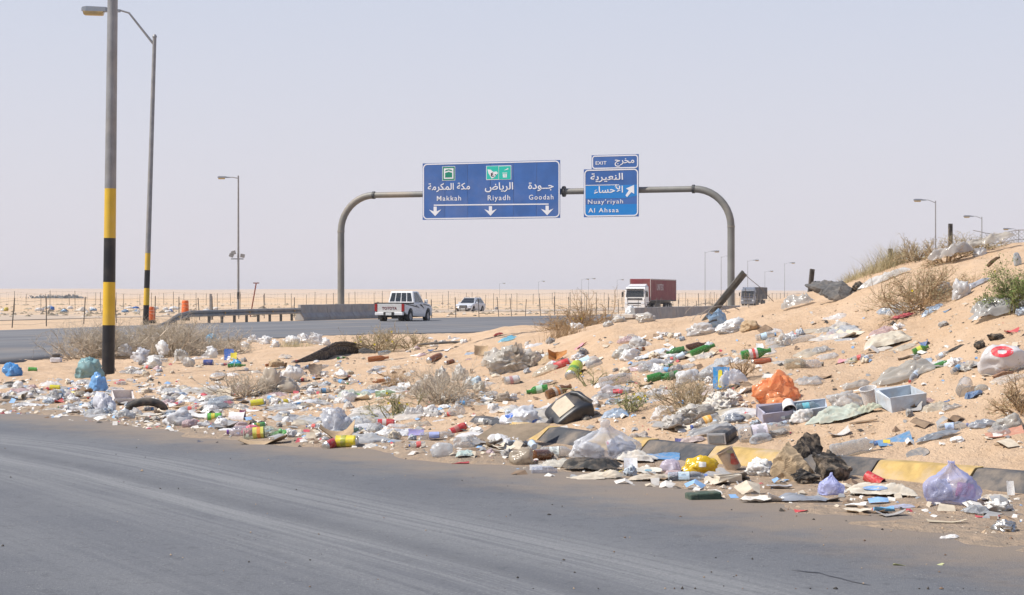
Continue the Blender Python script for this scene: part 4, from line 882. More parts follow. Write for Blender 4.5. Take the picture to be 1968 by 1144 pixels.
def shrub(px, py, wpx, hpx, label, seed, twig=STRAW, leaf=None, leaves=0, flowers=0, stems=46, name='shrub', cat='shrub', droop=.15, dense=1.0, Y=None, rr=1.0, upright=0.0, leafsize=.022):
    p = hit(px, py) if Y is None else Vector((at(px, Y), Y, gz(at(px, Y), Y)))
    Rw = wpx / F * p.y / 2; H = hpx / F * p.y; r_ = random.Random(seed)
    t = empty(name, p, label=label, cat=cat, group=None)
    A, B, ra, rb = [], [], [], []; tips = []
    r0 = .0042 * rr * max(1, p.y / 22); kw = (2.2, 1.2, 1.0)
    def grow(q, d, ln, r, lev):
        n = 4 if lev == 0 else 3; pts = [q]
        for i in range(n):
            d = (d + Vector((r_.gauss(0, .32), r_.gauss(0, .32), r_.gauss(0, .26) - droop * .3 * (i / n)))).normalized()
            q2 = q + d * ln / n; g_ = gz_fast(p.x + q2.x, p.y + q2.y) - p.z
            if q2.z < g_ + .01: q2.z = g_ + .012; d.z = abs(d.z) * .4 + .1
            k0, k1 = 1 - .5 * i / n, 1 - .5 * (i + 1) / n
            A.append(q[:]); B.append(q2[:]); ra.append(r * k0 * kw[lev]); rb.append(r * k1 * kw[lev])
            if lev < 2 and (i > 0 or lev == 1):
                for _ in range(2 if r_.random() < .75 * dense else 1):
                    dd = (d + Vector((r_.gauss(0, .75), r_.gauss(0, .75), r_.gauss(.12, .55)))).normalized(); grow(q2, dd, ln * r_.uniform(.35, .6), r * .6, lev + 1)
            q = q2
            if lev >= 1: tips.append((q.copy(), d.copy()))
    zl = [gz(p.x, p.y)]
    nx = (normal_at(p.x, p.y, .5))
    def gz_fast(x, y): return p.z - (nx.x * (x - p.x) + nx.y * (y - p.y)) / nx.z
    for i in range(stems):
        a = r_.uniform(0, 2 * math.pi); s = math.sqrt(r_.random()); el = R(88 - (70 - 45 * upright) * s + r_.gauss(0, 6)); rb_ = Rw * .85 * s * r_.random() * (1 - .5 * upright)
        q = Vector((math.cos(a) * rb_, math.sin(a) * rb_, 0)); q.z = gz_fast(p.x + q.x, p.y + q.y) - p.z
        d = Vector((math.cos(a) * math.cos(el), math.sin(a) * math.cos(el), math.sin(el))); lim = 1 / math.sqrt((math.cos(el) / Rw) ** 2 + (math.sin(el) / H) ** 2)
        grow(q, d, lim * r_.uniform(.5, .9), r0, 0)
    seg_mesh('stems', A, B, ra, rb, twig, t)['kind'] = 'stuff'
    if leaves and tips:
        k = min(leaves, 40000); V = np.zeros((k * 4, 3)); idx = [r_.randrange(len(tips)) for _ in range(k)]
        ls = leafsize * max(1, p.y / 26)
        for i, j in enumerate(idx):
            q, d = tips[j]; c = q + Vector((r_.gauss(0, ls * .6), r_.gauss(0, ls * .6), r_.gauss(0, ls * .6))); u = Vector((r_.gauss(0, 1), r_.gauss(0, 1), r_.gauss(.5, 1))).normalized(); w = u.orthogonal().normalized(); l = ls * r_.uniform(.5, 1.1)
            V[i * 4:i * 4 + 4] = [c[:], (c + u * l * .5 + w * l * .25)[:], (c + u * l)[:], (c + u * l * .5 - w * l * .25)[:]]
        quad_mesh('leaves', V, np.arange(k * 4).reshape(-1, 4), leaf or LEAFO, t, smooth=False)['kind'] = 'stuff'
    for i in range(flowers):
        q, d = tips[r_.randrange(len(tips))]
        if q.z < H * .3: continue
        s = .02 * max(1, p.y / 24); mb = MB()
        for k in range(5):
            a = 2 * math.pi * k / 5; e = Vector((math.cos(a), -.6, math.sin(a))).normalized(); w = Vector((-math.sin(a), 0, math.cos(a))); mb.add([q, q + e * s * .6 + w * s * .35, q + e * s, q + e * s * .6 - w * s * .35], [(0, 1, 2, 3)])
        mb.build('flower', FLOW, t, fixn=False)
    return t
def grass(px, py, wpx, hpx, n, label, seed, mat=GRASSY, Y=None):
    p = hit(px, py) if Y is None else Vector((at(px, Y), Y, gz(at(px, Y), Y))); r_ = random.Random(seed); t = empty('grass_tuft', p, label=label, cat='grass'); Rw = wpx / F * p.y / 2; H = hpx / F * p.y
    A, B, ra, rb = [], [], [], []
    xs = np.array([r_.gauss(0, Rw * .45) for _ in range(n)]); ys = np.array([r_.gauss(0, Rw * .35) for _ in range(n)]); zs = ground(p.x + xs, p.y + ys) - p.z
    for i in range(n):
        q = Vector((xs[i], ys[i], zs[i])); lean = Vector((r_.gauss(.15, .35), r_.gauss(0, .3), 1)).normalized(); h = H * r_.uniform(.4, 1) * math.exp(-(xs[i] / Rw) ** 2 * .5); r = .0022 * max(1, p.y / 20)
        for k in range(3):
            q2 = q + lean * h / 3; A.append(q[:]); B.append(q2[:]); ra.append(r * (1 - k * .28)); rb.append(r * (1 - (k + 1) * .28)); lean = (lean + Vector((lean.x * .35, lean.y * .35, -.12))).normalized(); q = q2
    seg_mesh('blades', A, B, ra, rb, mat, t)['kind'] = 'stuff'; return t
shrub(185, 700, 180, 68, 'dry grey-brown shrub left of the nearest banded lamp post', 1, GREYT, stems=120, Y=46, rr=.8)
shrub(330, 684, 225, 66, 'big dry tan shrub full of caught white bags, right of the nearest lamp post', 2, GREYT, stems=150, Y=47, rr=.8)
shrub(305, 662, 130, 46, 'round dry shrub in front of the second banded lamp post', 3, STRAW, stems=110, Y=55, rr=.8)
shrub(440, 676, 120, 34, 'low dry shrub with blue and yellow litter, left of the white bag row', 4, GREYT, stems=40, Y=47)
shrub(733, 672, 120, 48, 'yellow flowered straw shrub behind the black tyre tread', 5, STRAW, LEAFO, 900, 16, stems=44, Y=42)
shrub(790, 676, 70, 26, 'low straw shrub right of the yellow flowered shrub', 25, STRAW, LEAFO, 200, 0, stems=26, Y=43)
shrub(468, 762, 110, 55, 'grey twiggy bush with caught white shreds left of the cream handle bags', 6, GREYT, stems=46)
shrub(850, 776, 160, 84, 'grey twig bush choked with pale bags in the middle of the litter', 7, GREYT, stems=62)
shrub(755, 800, 90, 55, 'thin straggly plant with tiny yellow flowers above the red can', 8, GREENT, LEAFO, 350, 6, stems=16)
shrub(1112, 641, 175, 32, 'orange-brown dry bush on the crest below the red lorry', 9, BROWNT, LEAFO, 500, 2, stems=64, Y=36)
shrub(1268, 612, 40, 28, 'pale green bush at the left end of the right concrete barrier', 10, GREENT, LEAFG, 400, 0, stems=20, Y=60)
shrub(1330, 782, 130, 62, 'dry twig bush packed with crumpled white bags left of the orange bag', 11, STRAW, stems=60)
shrub(1430, 728, 60, 62, 'sparse upright twigs beside the blue and yellow packet', 12, BROWNT, stems=12, upright=.8)
shrub(1213, 792, 70, 62, 'small green weed with yellow flowers right of the black jerrycan', 13, GREENT, LEAFG, 420, 6, stems=12, upright=.5)
shrub(1130, 742, 90, 42, 'tiny yellow flowered weed by the yellow and green can', 14, GREENT, LEAFO, 150, 7, stems=8)
shrub(1775, 588, 185, 84, 'large olive and brown bush with caught bags on the slope at right', 15, BROWNT, LEAFO, 4200, 5, stems=70, rr=.9)
shrub(1950, 596, 110, 88, 'fresh green shrub at the right edge above the grey sheet', 16, GREENT, LEAFG, 5200, 0, stems=50, upright=.45, leafsize=.03)
shrub(1962, 790, 90, 85, 'brown dry bush cut by the right edge below the red-printed bag', 17, BROWNT, LEAFO, 400, 0, stems=36)
shrub(1870, 486, 120, 32, 'straw bush under the stretched film on the crest', 18, STRAW, LEAFO, 700, 0, stems=40, Y=27)
shrub(1762, 510, 90, 38, 'olive bush on the crest left of the upright fence stub', 19, STRAW, LEAFO, 600, 0, stems=34, Y=28)
shrub(1822, 496, 90, 42, 'twiggy bush in front of the upright fence stub', 29, BROWNT, LEAFO, 300, 0, stems=26, Y=26.2)
grass(1702, 532, 130, 56, 620, 'blurred dry grass tuft on the crest around the short fence stub', 20, Y=28.5)
grass(1640, 548, 80, 26, 260, 'thin dry grass left of the grass tuft on the crest', 21, Y=29)
grass(760, 740, 60, 46, 130, 'low tuft of orange grass among brown bottles in mid slope', 22, BROWNT)
grass(1082, 660, 80, 40, 200, 'dry orange grass at the foot of the crest bush', 23, BROWNT, Y=34)
grass(560, 664, 90, 22, 150, 'straw grass behind the row of white bags', 24, Y=50)
for px, py, w in ((96, 577, 50), (132, 576, 34), (1345, 572, 30)):
    pass

# ------------------------------------------------------------------ litter shapes
def ico(sub):
    bm = bmesh.new(); bmesh.ops.create_icosphere(bm, subdivisions=sub, radius=1); v = [q.co.copy() for q in bm.verts]; f = [tuple(x.index for x in q.verts) for q in bm.faces]; bm.free(); return v, f
ICO = {k: ico(k) for k in (2, 3, 4, 5)}
def bag_mesh(seed, sub=4, crease=.30, lumps=.28, flat=.35, knot=0, tails=0, freq=2.1, fine=1.0):
    """crumpled plastic bag, unit width, standing on z=0; tails > 0 leaves a torn mouth with a flared collar"""
    r_ = random.Random(seed); o = Vector((r_.uniform(0, 90), r_.uniform(0, 90), r_.uniform(0, 90))); V, Fc = ICO[sub]; out = []; o2 = o * 1.7
    el = Vector((r_.uniform(.9, 1.2), r_.uniform(.75, 1), r_.uniform(.7, 1)))
    md = Vector((r_.uniform(-1, 1), r_.uniform(-1, .2), r_.uniform(.1, .8))).normalized(); drop = set()
    for i, p in enumerate(V):
        w = p + mn.noise_vector(p * 1.1 + o) * .45
        d, _ = mn.voronoi(w * freq + o); d2, _ = mn.voronoi(w * freq * 2.4 + o2); d3, _ = mn.voronoi(p * freq * 5.2 + o)
        k = 1 + lumps * mn.noise(p * 1.2 + o) * 1.5 - crease * 1.15 * min(.6, d[1] - d[0]) ** .8 - crease * .6 * fine * min(.6, d2[1] - d2[0]) - crease * .18 * fine * (d3[1] - d3[0])
        s = Vector((p.x * el.x, p.y * el.y, p.z * el.z)) * k + mn.noise_vector(p * 2.3 + o2) * .16 * (crease / .32) * (.4 + .6 * fine)
        if knot and p.z > .5: e = (p.z - .5) / .5; f = 1 - .8 * min(1, e * 1.25) + (.45 * max(0, e - .75) / .25); s.x *= f; s.y *= f; s.z += knot * (e ** 1.5) * .55 + .05 * mn.noise(p * 9 + o)
        if tails > 1:
            c = p.dot(md)
            if c > .62:
                e = (c - .62) / .38; ax = md * s.dot(md); ra = s - ax; s = ax * (1 + .25 * e) + ra * (1 + .55 * e * (.5 + mn.noise(p * 6 + o)))
                if tails > 2 and c > .82 + .09 * mn.noise(p * 5 + o): drop.add(i)
        if s.z < -flat: s.z = -flat + (s.z + flat) * .08
        s.z += flat + .04; out.append(s)
    Fq = [f for f in Fc if not any(i in drop for i in f)] if drop else Fc
    me = bpy.data.meshes.new('bag'); me.from_pydata([(s.x * .5, s.y * .5, max(.002, s.z * .5)) for s in out], [], Fq); me.polygons.foreach_set('use_smooth', [True] * len(Fq)); me.update(); return me
def sheet_mesh(seed, nx=34, ny=26, amp=.28, sharp=1.0, curl=.2, ragged=.16):
    """crumpled sheet of film, 1 x 1 footprint, height about amp"""
    r_ = random.Random(seed); o = Vector((r_.uniform(0, 90), r_.uniform(0, 90), 0)); V = []; st = r_.uniform(1.0, 1.9); sk = r_.uniform(-.6, .6)
    for j in range(ny):
        for i in range(nx):
            u, v = i / (nx - 1) - .5, j / (ny - 1) - .5
            e = max(abs(u), abs(v)) * 2; a = math.atan2(v, u)
            k = 1 - ragged * (mn.noise(Vector((math.cos(a) * 1.3, math.sin(a) * 1.3, 3)) + o) * 1.6 + .3) * e - .2 * e * (abs(math.sin(2 * a)))
            x, y = u * k, v * k; q0 = Vector((x, y, 0)); wv = mn.noise_vector(q0 * 2.2 + o) * .22
            q = Vector(((x + wv.x + sk * y) * 2.6, (y + wv.y) * 2.6 * st, .3)) + o; d, _ = mn.voronoi(q); d2, _ = mn.voronoi(q * 2.3 + o)
            h = .55 * (1 - 1.9 * min(.5, d[1] - d[0])) * sharp + .28 * (1 - 2 * min(.5, d2[1] - d2[0])) * sharp + .75 * mn.noise(q * .6) + .25
            env = (1 - e ** 4 * .75)
            lift = curl * max(0, e - .7) * 2.2 * max(0, mn.noise(Vector((math.cos(a) * 2, math.sin(a) * 2, 7)) + o))
            t = mn.noise_vector(q * 1.6) * .055
            V.append((x + t.x, y + t.y, max(0.004 + .002 * e, amp * (max(0, h) * .75 * env + lift) + .012)))
    Fq = [(j * nx + i, j * nx + i + 1, (j + 1) * nx + i + 1, (j + 1) * nx + i) for j in range(ny - 1) for i in range(nx - 1)]
    me = bpy.data.meshes.new('sheet'); me.from_pydata(V, [], Fq); me.polygons.foreach_set('use_smooth', [True] * len(Fq)); me.update(); return me
def card_mesh(seed, bend=.2, th=.012, nx=9, ny=6, rag=.06, fold=0):
    """bent scrap of paper or board with thickness, 1 x 1 footprint"""
    r_ = random.Random(seed); o = Vector((r_.uniform(0, 90), r_.uniform(0, 90), 0)); V = []; a0 = r_.uniform(0, math.pi); fx = r_.uniform(-.15, .15)
    for s in (1, -1):
        for j in range(ny):
            for i in range(nx):
                u, v = i / (nx - 1) - .5, j / (ny - 1) - .5; e = max(abs(u), abs(v)) * 2
                x = u * (1 + rag * mn.noise(Vector((v * 5, 1, 0)) + o) * 2); y = v * (1 + rag * mn.noise(Vector((u * 5, 5, 0)) + o) * 2); w = x * math.cos(a0) + y * math.sin(a0)
                z = bend * (w * w * 2.2 + .35 * mn.noise(Vector((x * 2, y * 2, 3)) + o)) + (abs(x - fx) * fold)
                V.append((x, y, z + s * th / 2))
    m = min(q[2] for q in V); V = [(q[0], q[1], q[2] - m) for q in V]; n = nx * ny
    Fq = [(j * nx + i, j * nx + i + 1, (j + 1) * nx + i + 1, (j + 1) * nx + i) for j in range(ny - 1) for i in range(nx - 1)]; Fb = [tuple(x + n for x in q[::-1]) for q in Fq]
    rim = [j * 1 for j in range(nx)] + [(j + 1) * nx - 1 for j in range(1, ny)] + [n - 1 - i for i in range(1, nx)] + [(ny - 1 - j) * nx for j in range(1, ny - 1)]
    Fs = [(rim[i], rim[i] + n, rim[(i + 1) % len(rim)] + n, rim[(i + 1) % len(rim)]) for i in range(len(rim))]
    me = bpy.data.meshes.new('card'); me.from_pydata(V, [], Fq + Fb + Fs); me.polygons.foreach_set('use_smooth', [True] * len(me.polygons)); me.update(); 
    try: me.set_sharp_from_angle(angle=R(50))
    except Exception: pass
    return me
def disc_mesh(seed, th=.03, dish=.12, rag=.05, n=22):
    r_ = random.Random(seed); o = Vector((r_.uniform(0, 90), 0, 0)); V = []; rings = (0, .45, .75, .93, 1.0)
    for s in (1, -1):
        for k in rings:
            for i in range(n):
                a = 2 * math.pi * i / n; rr = .5 * k * (1 + rag * mn.noise(Vector((math.cos(a) * 2, math.sin(a) * 2, 0)) + o) * 2); z = dish * (k ** 3) * .5 + .07 * mn.noise(Vector((math.cos(a) * rr * 4, math.sin(a) * rr * 4, 2)) + o)
                V.append((rr * math.cos(a), rr * math.sin(a), z + s * th / 2 * (1 - .6 * k)))
    K = len(rings); Fq = []
    for s in range(2):
        b = s * K * n
        for j in range(K - 1): Fq += [(b + j * n + i, b + j * n + (i + 1) % n, b + (j + 1) * n + (i + 1) % n, b + (j + 1) * n + i) for i in range(n)]
    Fq += [((K - 1) * n + i, (K - 1) * n + (i + 1) % n, (2 * K - 1) * n + (i + 1) % n, (2 * K - 1) * n + i) for i in range(n)]
    m = min(q[2] for q in V); me = bpy.data.meshes.new('disc'); me.from_pydata([(q[0], q[1], q[2] - m) for q in V], [], Fq); me.polygons.foreach_set('use_smooth', [True] * len(Fq)); me.update(); return me
PETP = [(0, .2), (.005, .8), (.03, 1), (.10, 1), (.12, .93), (.15, 1), (.24, 1), (.26, .94), (.29, 1), (.55, 1), (.58, .93), (.61, 1), (.68, .98), (.76, .86), (.84, .55), (.89, .40), (.95, .37), (.96, .37)]
BEERP = [(0, .3), (.0, .9), (.02, 1), (.58, 1), (.66, .93), (.73, .70), (.79, .48), (.86, .40), (.95, .37), (.955, .45), (.99, .45), (1, .36)]
JARP = [(0, .3), (.0, .9), (.03, 1), (.75, 1), (.86, .85), (.9, .7), (1, .7)]
CANP = [(.0, .5), (.015, .82), (.06, 1), (.12, 1), (.30, 1), (.45, 1), (.60, 1), (.88, 1), (.95, .86), (.985, .82), (1, .86), (1, .8), (.985, .77), (.98, 0)]
def lathe_mesh(seed, prof, n=16, crush=0, dent=.1, r=.5, mis=None, cap=True):
    """lying body of revolution along x, length 1, radius r (scaled later); crush flattens it"""
    r_ = random.Random(seed); o = Vector((r_.uniform(0, 90), r_.uniform(0, 90), 0)); V = []
    for (t, q) in prof:
        for k in range(n):
            a = 2 * math.pi * k / n; p = Vector((t * 2.2, math.cos(a) * .8, math.sin(a) * .8)); f = 1 + dent * 2 * mn.noise(p * 1.6 + o) * (1 if .05 < t < .8 else .15)
            y, z = q * r * math.cos(a) * f, q * r * math.sin(a) * f
            if crush: z *= 1 - crush * (1 if t < .75 else max(0, 1 - (t - .75) * 5)) * (.75 + .25 * mn.noise(p * 2 + o)); y *= 1 + crush * .35 * (1 if t < .75 else 0)
            V.append((t - .5, y, z))
    m = len(prof); Fq = [(i * n + k, i * n + (k + 1) % n, (i + 1) * n + (k + 1) % n, (i + 1) * n + k) for i in range(m - 1) for k in range(n)]; mi = [mis[i] if mis else 0 for i in range(m - 1) for k in range(n)]
    if cap: Fq.append(tuple(range(n))); mi.append(mi[0])
    zm = min(q[2] for q in V); me = bpy.data.meshes.new('lathe'); me.from_pydata([(q[0], q[1], q[2] - zm) for q in V], [], Fq); me.polygons.foreach_set('material_index', mi); me.polygons.foreach_set('use_smooth', [True] * len(Fq)); me.update()
    try: me.set_sharp_from_angle(angle=R(42))
    except Exception: pass
    return me, -zm
def cup_mesh(seed, taper=.78, n=20, rim=True, dent=.05):
    """open tumbler standing on z = 0, height 1, mouth radius .5"""
    P = [(0, 0), (0, .5 * taper)] + [(z, .5 * (taper + (1 - taper) * z)) for z in (.15, .4, .7, .96)] + [(.965, .53), (1, .53), (1, .48)] + [(z, .5 * (taper + (1 - taper) * z) - .02) for z in (.7, .4, .05)] + [(.04, 0)]
    r_ = random.Random(seed); o = Vector((r_.uniform(0, 90), 0, 0)); V = []
    for z, r in P:
        for k in range(n): a = 2 * math.pi * k / n; f = 1 + dent * 2 * mn.noise(Vector((math.cos(a), math.sin(a), z * 1.5)) + o); V.append((r * math.cos(a) * f, r * math.sin(a) * f, z))
    Fq = [(i * n + k, i * n + (k + 1) % n, (i + 1) * n + (k + 1) % n, (i + 1) * n + k) for i in range(len(P) - 1) for k in range(n)]
    me = bpy.data.meshes.new('cup'); me.from_pydata(V, [], Fq); me.polygons.foreach_set('use_smooth', [True] * len(Fq)); me.update(); 
    try: me.set_sharp_from_angle(angle=R(45))
    except Exception: pass
    return me
def rock_mesh(seed, sub=4, rough=.35, slab=False):
    """broken lump: hull of random points, cut finer and roughened"""
    r_ = random.Random(seed); o = Vector((r_.uniform(0, 90), r_.uniform(0, 90), 0)); bm = bmesh.new()
    for i in range(15):
        v = Vector((r_.gauss(0, 1), r_.gauss(0, 1), r_.gauss(0, 1))).normalized() * r_.uniform(.8, 1.05)
        if slab: v.z = (.16 if i % 2 else -.16) + r_.gauss(0, .03)
        bm.verts.new(v)
    h = bmesh.ops.convex_hull(bm, input=bm.verts); bmesh.ops.delete(bm, geom=[g for g in h['geom_interior'] if isinstance(g, bmesh.types.BMVert)], context='VERTS')
    for _ in range(4 if sub > 3 else 3): bmesh.ops.subdivide_edges(bm, edges=[e for e in bm.edges if e.calc_length() > .09], cuts=1)
    bmesh.ops.triangulate(bm, faces=bm.faces); bm.normal_update()
    for v in bm.verts:
        p = v.co.copy(); v.co += v.normal * (rough * .22 * mn.fractal(p * 2.6 + o, .9, 2.1, 5) + rough * .12 * (mn.voronoi(p * 5 + o)[0][0] - .4))
    zm = min(v.co.z for v in bm.verts) * (.62 if not slab else .9)
    for v in bm.verts: v.co.z = max(v.co.z, zm) - zm; v.co *= .5
    me = bpy.data.meshes.new('rock'); bm.to_mesh(me); bm.free(); me.polygons.foreach_set('use_smooth', [False] * len(me.polygons)); me.update(); return me

def orient(o, p, yaw=0, pitch=0, roll=0, follow=1.0):
    nrm = normal_at(p.x, p.y, .15).lerp(Vector((0, 0, 1)), 1 - follow).normalized(); q = Vector((0, 0, 1)).rotation_difference(nrm)
    o.rotation_mode = 'QUATERNION'; o.rotation_quaternion = q @ Quaternion((0, 0, 1), yaw) @ Quaternion((0, 1, 0), pitch) @ Quaternion((1, 0, 0), roll)
GROUPS = {'plastic sheet': 'trodden plastic sheets in the roadside litter', 'plastic bag': 'plastic bags in the roadside litter', 'plastic film': 'plastic films in the roadside litter', 'bottle': 'bottles in the roadside litter', 'can': 'cans in the roadside litter', 'cup': 'cups in the roadside litter', 'paper scrap': 'paper scraps in the roadside litter', 'paper': 'paper wads in the roadside litter', 'cardboard': 'cardboard pieces in the roadside litter', 'plate': 'paper plates in the roadside litter'}
LAND = []      # (short name, px, py) of things a label can refer to
USED = {}
def finish(o, label, cat, px, py, lm=None, group=None):
    tag(o, label, cat, group or (GROUPS.get(cat))); USED[label] = USED.get(label, 0) + 1
    if lm: LAND.append((lm, px, py))
    return o
MESH = {}
def shared(key, fn):
    if key not in MESH: MESH[key] = fn()
    return MESH[key]
def objm(name, me, mat, col=(1, 1, 1, 1), parent=None):
    """object with its own colour; material sits in the mesh unless it differs"""
    if not me.materials: me.materials.append(mat)
    o = link(name, me, parent); o.color = (*col[:3], col[3] if len(col) > 3 else 1)
    if me.materials[0] != mat: o.material_slots[0].link = 'OBJECT'; o.material_slots[0].material = mat
    return o
def W(px, Y): return px / F * Y
WH = (.80, .79, .77); CR = (.60, .53, .43); CLR = (.66, .67, .68, .30)
def bag(px, py, w, h, col, label, lm=None, seed=1, knot=0, tails=0, op=.75, yaw=None, name='plastic_bag', cat='plastic bag', depth=.75, sub=4, crease=.32, flat=.35, freq=2.1, sink=.02, Yo=None, lift=0, mat=None, lumps=.28, fine=1.0):
    if mat is not None and tails > 1: tails = 0
    p = hit(px, py); s = W(1, p.y); me = shared(('bag', seed, knot, tails, sub, crease, flat, freq, lumps, fine), lambda: bag_mesh(seed, sub, crease, lumps, flat, knot, tails, freq, fine))
    o = objm(name, me, mat or FILM, (*col[:3], col[3] if len(col) > 3 else op)); zs = [v.co.z for v in me.vertices]; xs = [v.co.x for v in me.vertices]
    o.scale = (w * s / (max(xs) - min(xs)), w * s * depth, h * s / (max(zs) - min(zs))); orient(o, p, random.Random(seed * 7 + px).uniform(-.5, .5) if yaw is None else yaw, follow=.6)
    o.location = p + Vector((0, w * s * depth * .3, lift * s - sink * h * s)); return finish(o, label, cat, px, py - h / 2, lm)
def sheet(px, py, w, h, col, label, lm=None, seed=1, amp=.28, op=.8, depth=.8, yaw=0, name='plastic_film', cat='plastic film', mat=None, sharp=1.0, sink=.0, roll=0, pitch=0, lift=0, ragged=.16):
    """h = visible height in the picture"""
    p = hit(px, py); s = W(1, p.y); me = shared(('sheet', seed, amp, sharp, ragged), lambda: sheet_mesh(seed, amp=amp, sharp=sharp, ragged=ragged)); o = objm(name, me, mat or FILM, (*col[:3], col[3] if len(col) > 3 else op))
    zs = max(v.co.z for v in me.vertices); o.scale = (w * s, w * s * depth, h * s / zs * .8); orient(o, p, yaw, pitch, roll); o.location = p + Vector((0, w * s * depth * .35, lift * s - sink * h * s)); o.location.z += gz(o.location.x, o.location.y) - p.z
    return finish(o, label, cat, px, py - h / 2, lm)
def bottle(px, py, w, h, col, label, lm=None, seed=1, kind='pet', yaw=0, cap=None, lab=None, crush=0, cat='bottle', name=None, pitch=0, flip=False, lift=0, lab2=None):
    p = hit(px, py); s = W(1, p.y); prof = {'pet': PETP, 'beer': BEERP, 'jar': JARP}[kind]; Ln = w * s / max(.35, abs(math.cos(yaw))); rad = h * s / 2
    me, zc = shared(('bot', kind, seed, crush), lambda: lathe_mesh(seed, prof, 16, crush, .10 if kind == 'pet' else 0.0)); nm = name or {'pet': 'plastic_bottle', 'beer': 'glass_bottle', 'jar': 'plastic_jar'}[kind]
    t = empty(nm, p)
    o = objm('bottle_body', me, GLASS if kind == 'beer' else PET, col, t); sc = (Ln, rad * 2 / (1 if not crush else 1.0), rad * 2 / max(.3, 1 - crush)); o.scale = sc
    zz = zc * sc[2]
    if cap:
        cm = shared(('cap', kind), lambda: lathe_mesh(1, [(0, .3), (.0, .9), (.15, 1), (1, 1), (1, .2)], 12, 0, 0)[0]); c = objm('cap', cm, PLAST, cap, t); cr = rad * .86; c.scale = (Ln * .075, cr, cr); c.location = (Ln * (.5 - .035), 0, zz - cr * .5)
    if lab:
        def mk():
            V = []; n = 16; sec = [(-.16, 1.0), (-.08, 1.0), (0, 1.0), (.12, 1.0)]
            b0 = lathe_mesh(seed, [(t_ + .42, 1.03) for t_, _ in sec], 16, crush, .10 if kind == 'pet' else 0, cap=False)
            return b0[0], b0[1]
        lm_, lz = shared(('lab', kind, seed, crush), mk); l_ = objm('label', lm_, PAPER, lab, t); l_.scale = sc; l_.location.z = zz - lz * sc[2]
        if lab2:
            m2, lz2 = shared(('lab2', kind, seed, crush), lambda: lathe_mesh(seed, [(.37, 1.055), (.46, 1.055)], 16, crush, .10 if kind == 'pet' else 0, cap=False)); l2 = objm('label', m2, PAPER, lab2, t); l2.scale = sc; l2.location.z = zz - lz2 * sc[2]
    orient(t, p, yaw + (math.pi if flip else 0), pitch); t.location = p + Vector((0, rad * .5, lift * s - rad * .3)); return finish(t, label, cat, px, py - h / 2, lm)
def can(px, py, w, h, col, label, lm=None, seed=1, yaw=0, band=None, crush=0, cat='can', upright=False, pitch=0, lift=0, flip=False, name='drink_can'):
    p = hit(px, py); s = W(1, p.y); Ln = w * s / max(.4, abs(math.cos(yaw))); rad = h * s / 2
    me, zc = shared(('can', seed, crush), lambda: lathe_mesh(seed, CANP[2:9], 18, crush, .05, mis=[0, 1, 0, 0, 1, 0], cap=False)); ends, ze = shared(('canend', seed, crush), lambda: lathe_mesh(seed, CANP[8:], 18, crush, .05, cap=False)); e2, z2 = shared(('canend2', seed, crush), lambda: lathe_mesh(seed, CANP[:3], 18, crush, .05))
    t = empty(name, p); sc = (Ln, rad * 2, rad * 2 / max(.35, 1 - crush)); zz = zc * sc[2]
    if len(me.materials) < 2: me.materials.clear(); me.materials.append(CANM); me.materials.append(CANM)
    o = objm('can_body', me, CANM, col, t); o.scale = sc
    if band:
        bme, bz = shared(('canband', seed, crush), lambda: lathe_mesh(seed, [(.3, 1.015), (.36, 1.015), (.52, 1.015)], 18, crush, .05, cap=False)); b_ = objm('printed_band', bme, CANM, band, t); b_.scale = sc; b_.location.z = zz - bz * sc[2]
    for m_, z_ in ((ends, ze), (e2, z2)):
        q = objm('can_end', m_, TIN, (1, 1, 1), t); q.scale = sc; q.location.z = zz - z_ * sc[2]
    orient(t, p, yaw + (math.pi if flip else 0), pitch); t.location = p + Vector((0, rad * .4, lift * s - rad * .28)); return finish(t, label, cat, px, py - h / 2, lm)
def cup(px, py, w, h, col, label, lm=None, seed=1, rx=0, ry=0, yaw=0, taper=.78, cat='cup', mat=None, lift=0, dark=False, name='paper_cup'):
    p = hit(px, py); s = W(1, p.y); me = shared(('cup', seed, taper), lambda: cup_mesh(seed, taper)); o = objm(name, me, mat or PAPER, col); o.scale = (w * s, w * s, h * s)
    orient(o, p, 0, 0, 0, .3); o.rotation_quaternion = o.rotation_quaternion @ Quaternion((0, 0, 1), yaw) @ Quaternion((0, 1, 0), ry) @ Quaternion((1, 0, 0), rx)
    o.location = p + Vector((0, 0, lift * s)); return finish(o, label, cat, px, py - h / 2, lm)
def card(px, py, w, h, col, label, lm=None, seed=1, bend=.2, yaw=0, pitch=0, roll=0, depth=.7, cat='paper scrap', name='paper_scrap', mat=None, lift=0, th=.012, fold=0, stand=None, rag=.06):
    """flat scrap; stand (degrees) props it up towards the viewer"""
    p = hit(px, py); s = W(1, p.y); me = shared(('card', seed, bend, th, fold, rag), lambda: card_mesh(seed, bend, th, rag=rag, fold=fold)); o = objm(name, me, mat or PAPER, col)
    k = w * s; d = h * s if stand is not None else k * depth; zz = 1 if stand is not None else min(1.5, h * s / max(.02, k * (bend * .5 + fold * .5 + th)) ); o.scale = (k, d, k * zz)
    orient(o, p, yaw, pitch, R(stand) if stand is not None else roll, 1 if stand is None else .2); o.location = p + Vector((0, d * .25 if stand is None else 0, lift * s + (d * .5 * math.sin(R(stand)) if stand is not None else .0)))
    return finish(o, label, cat, px, py - h / 2, lm)
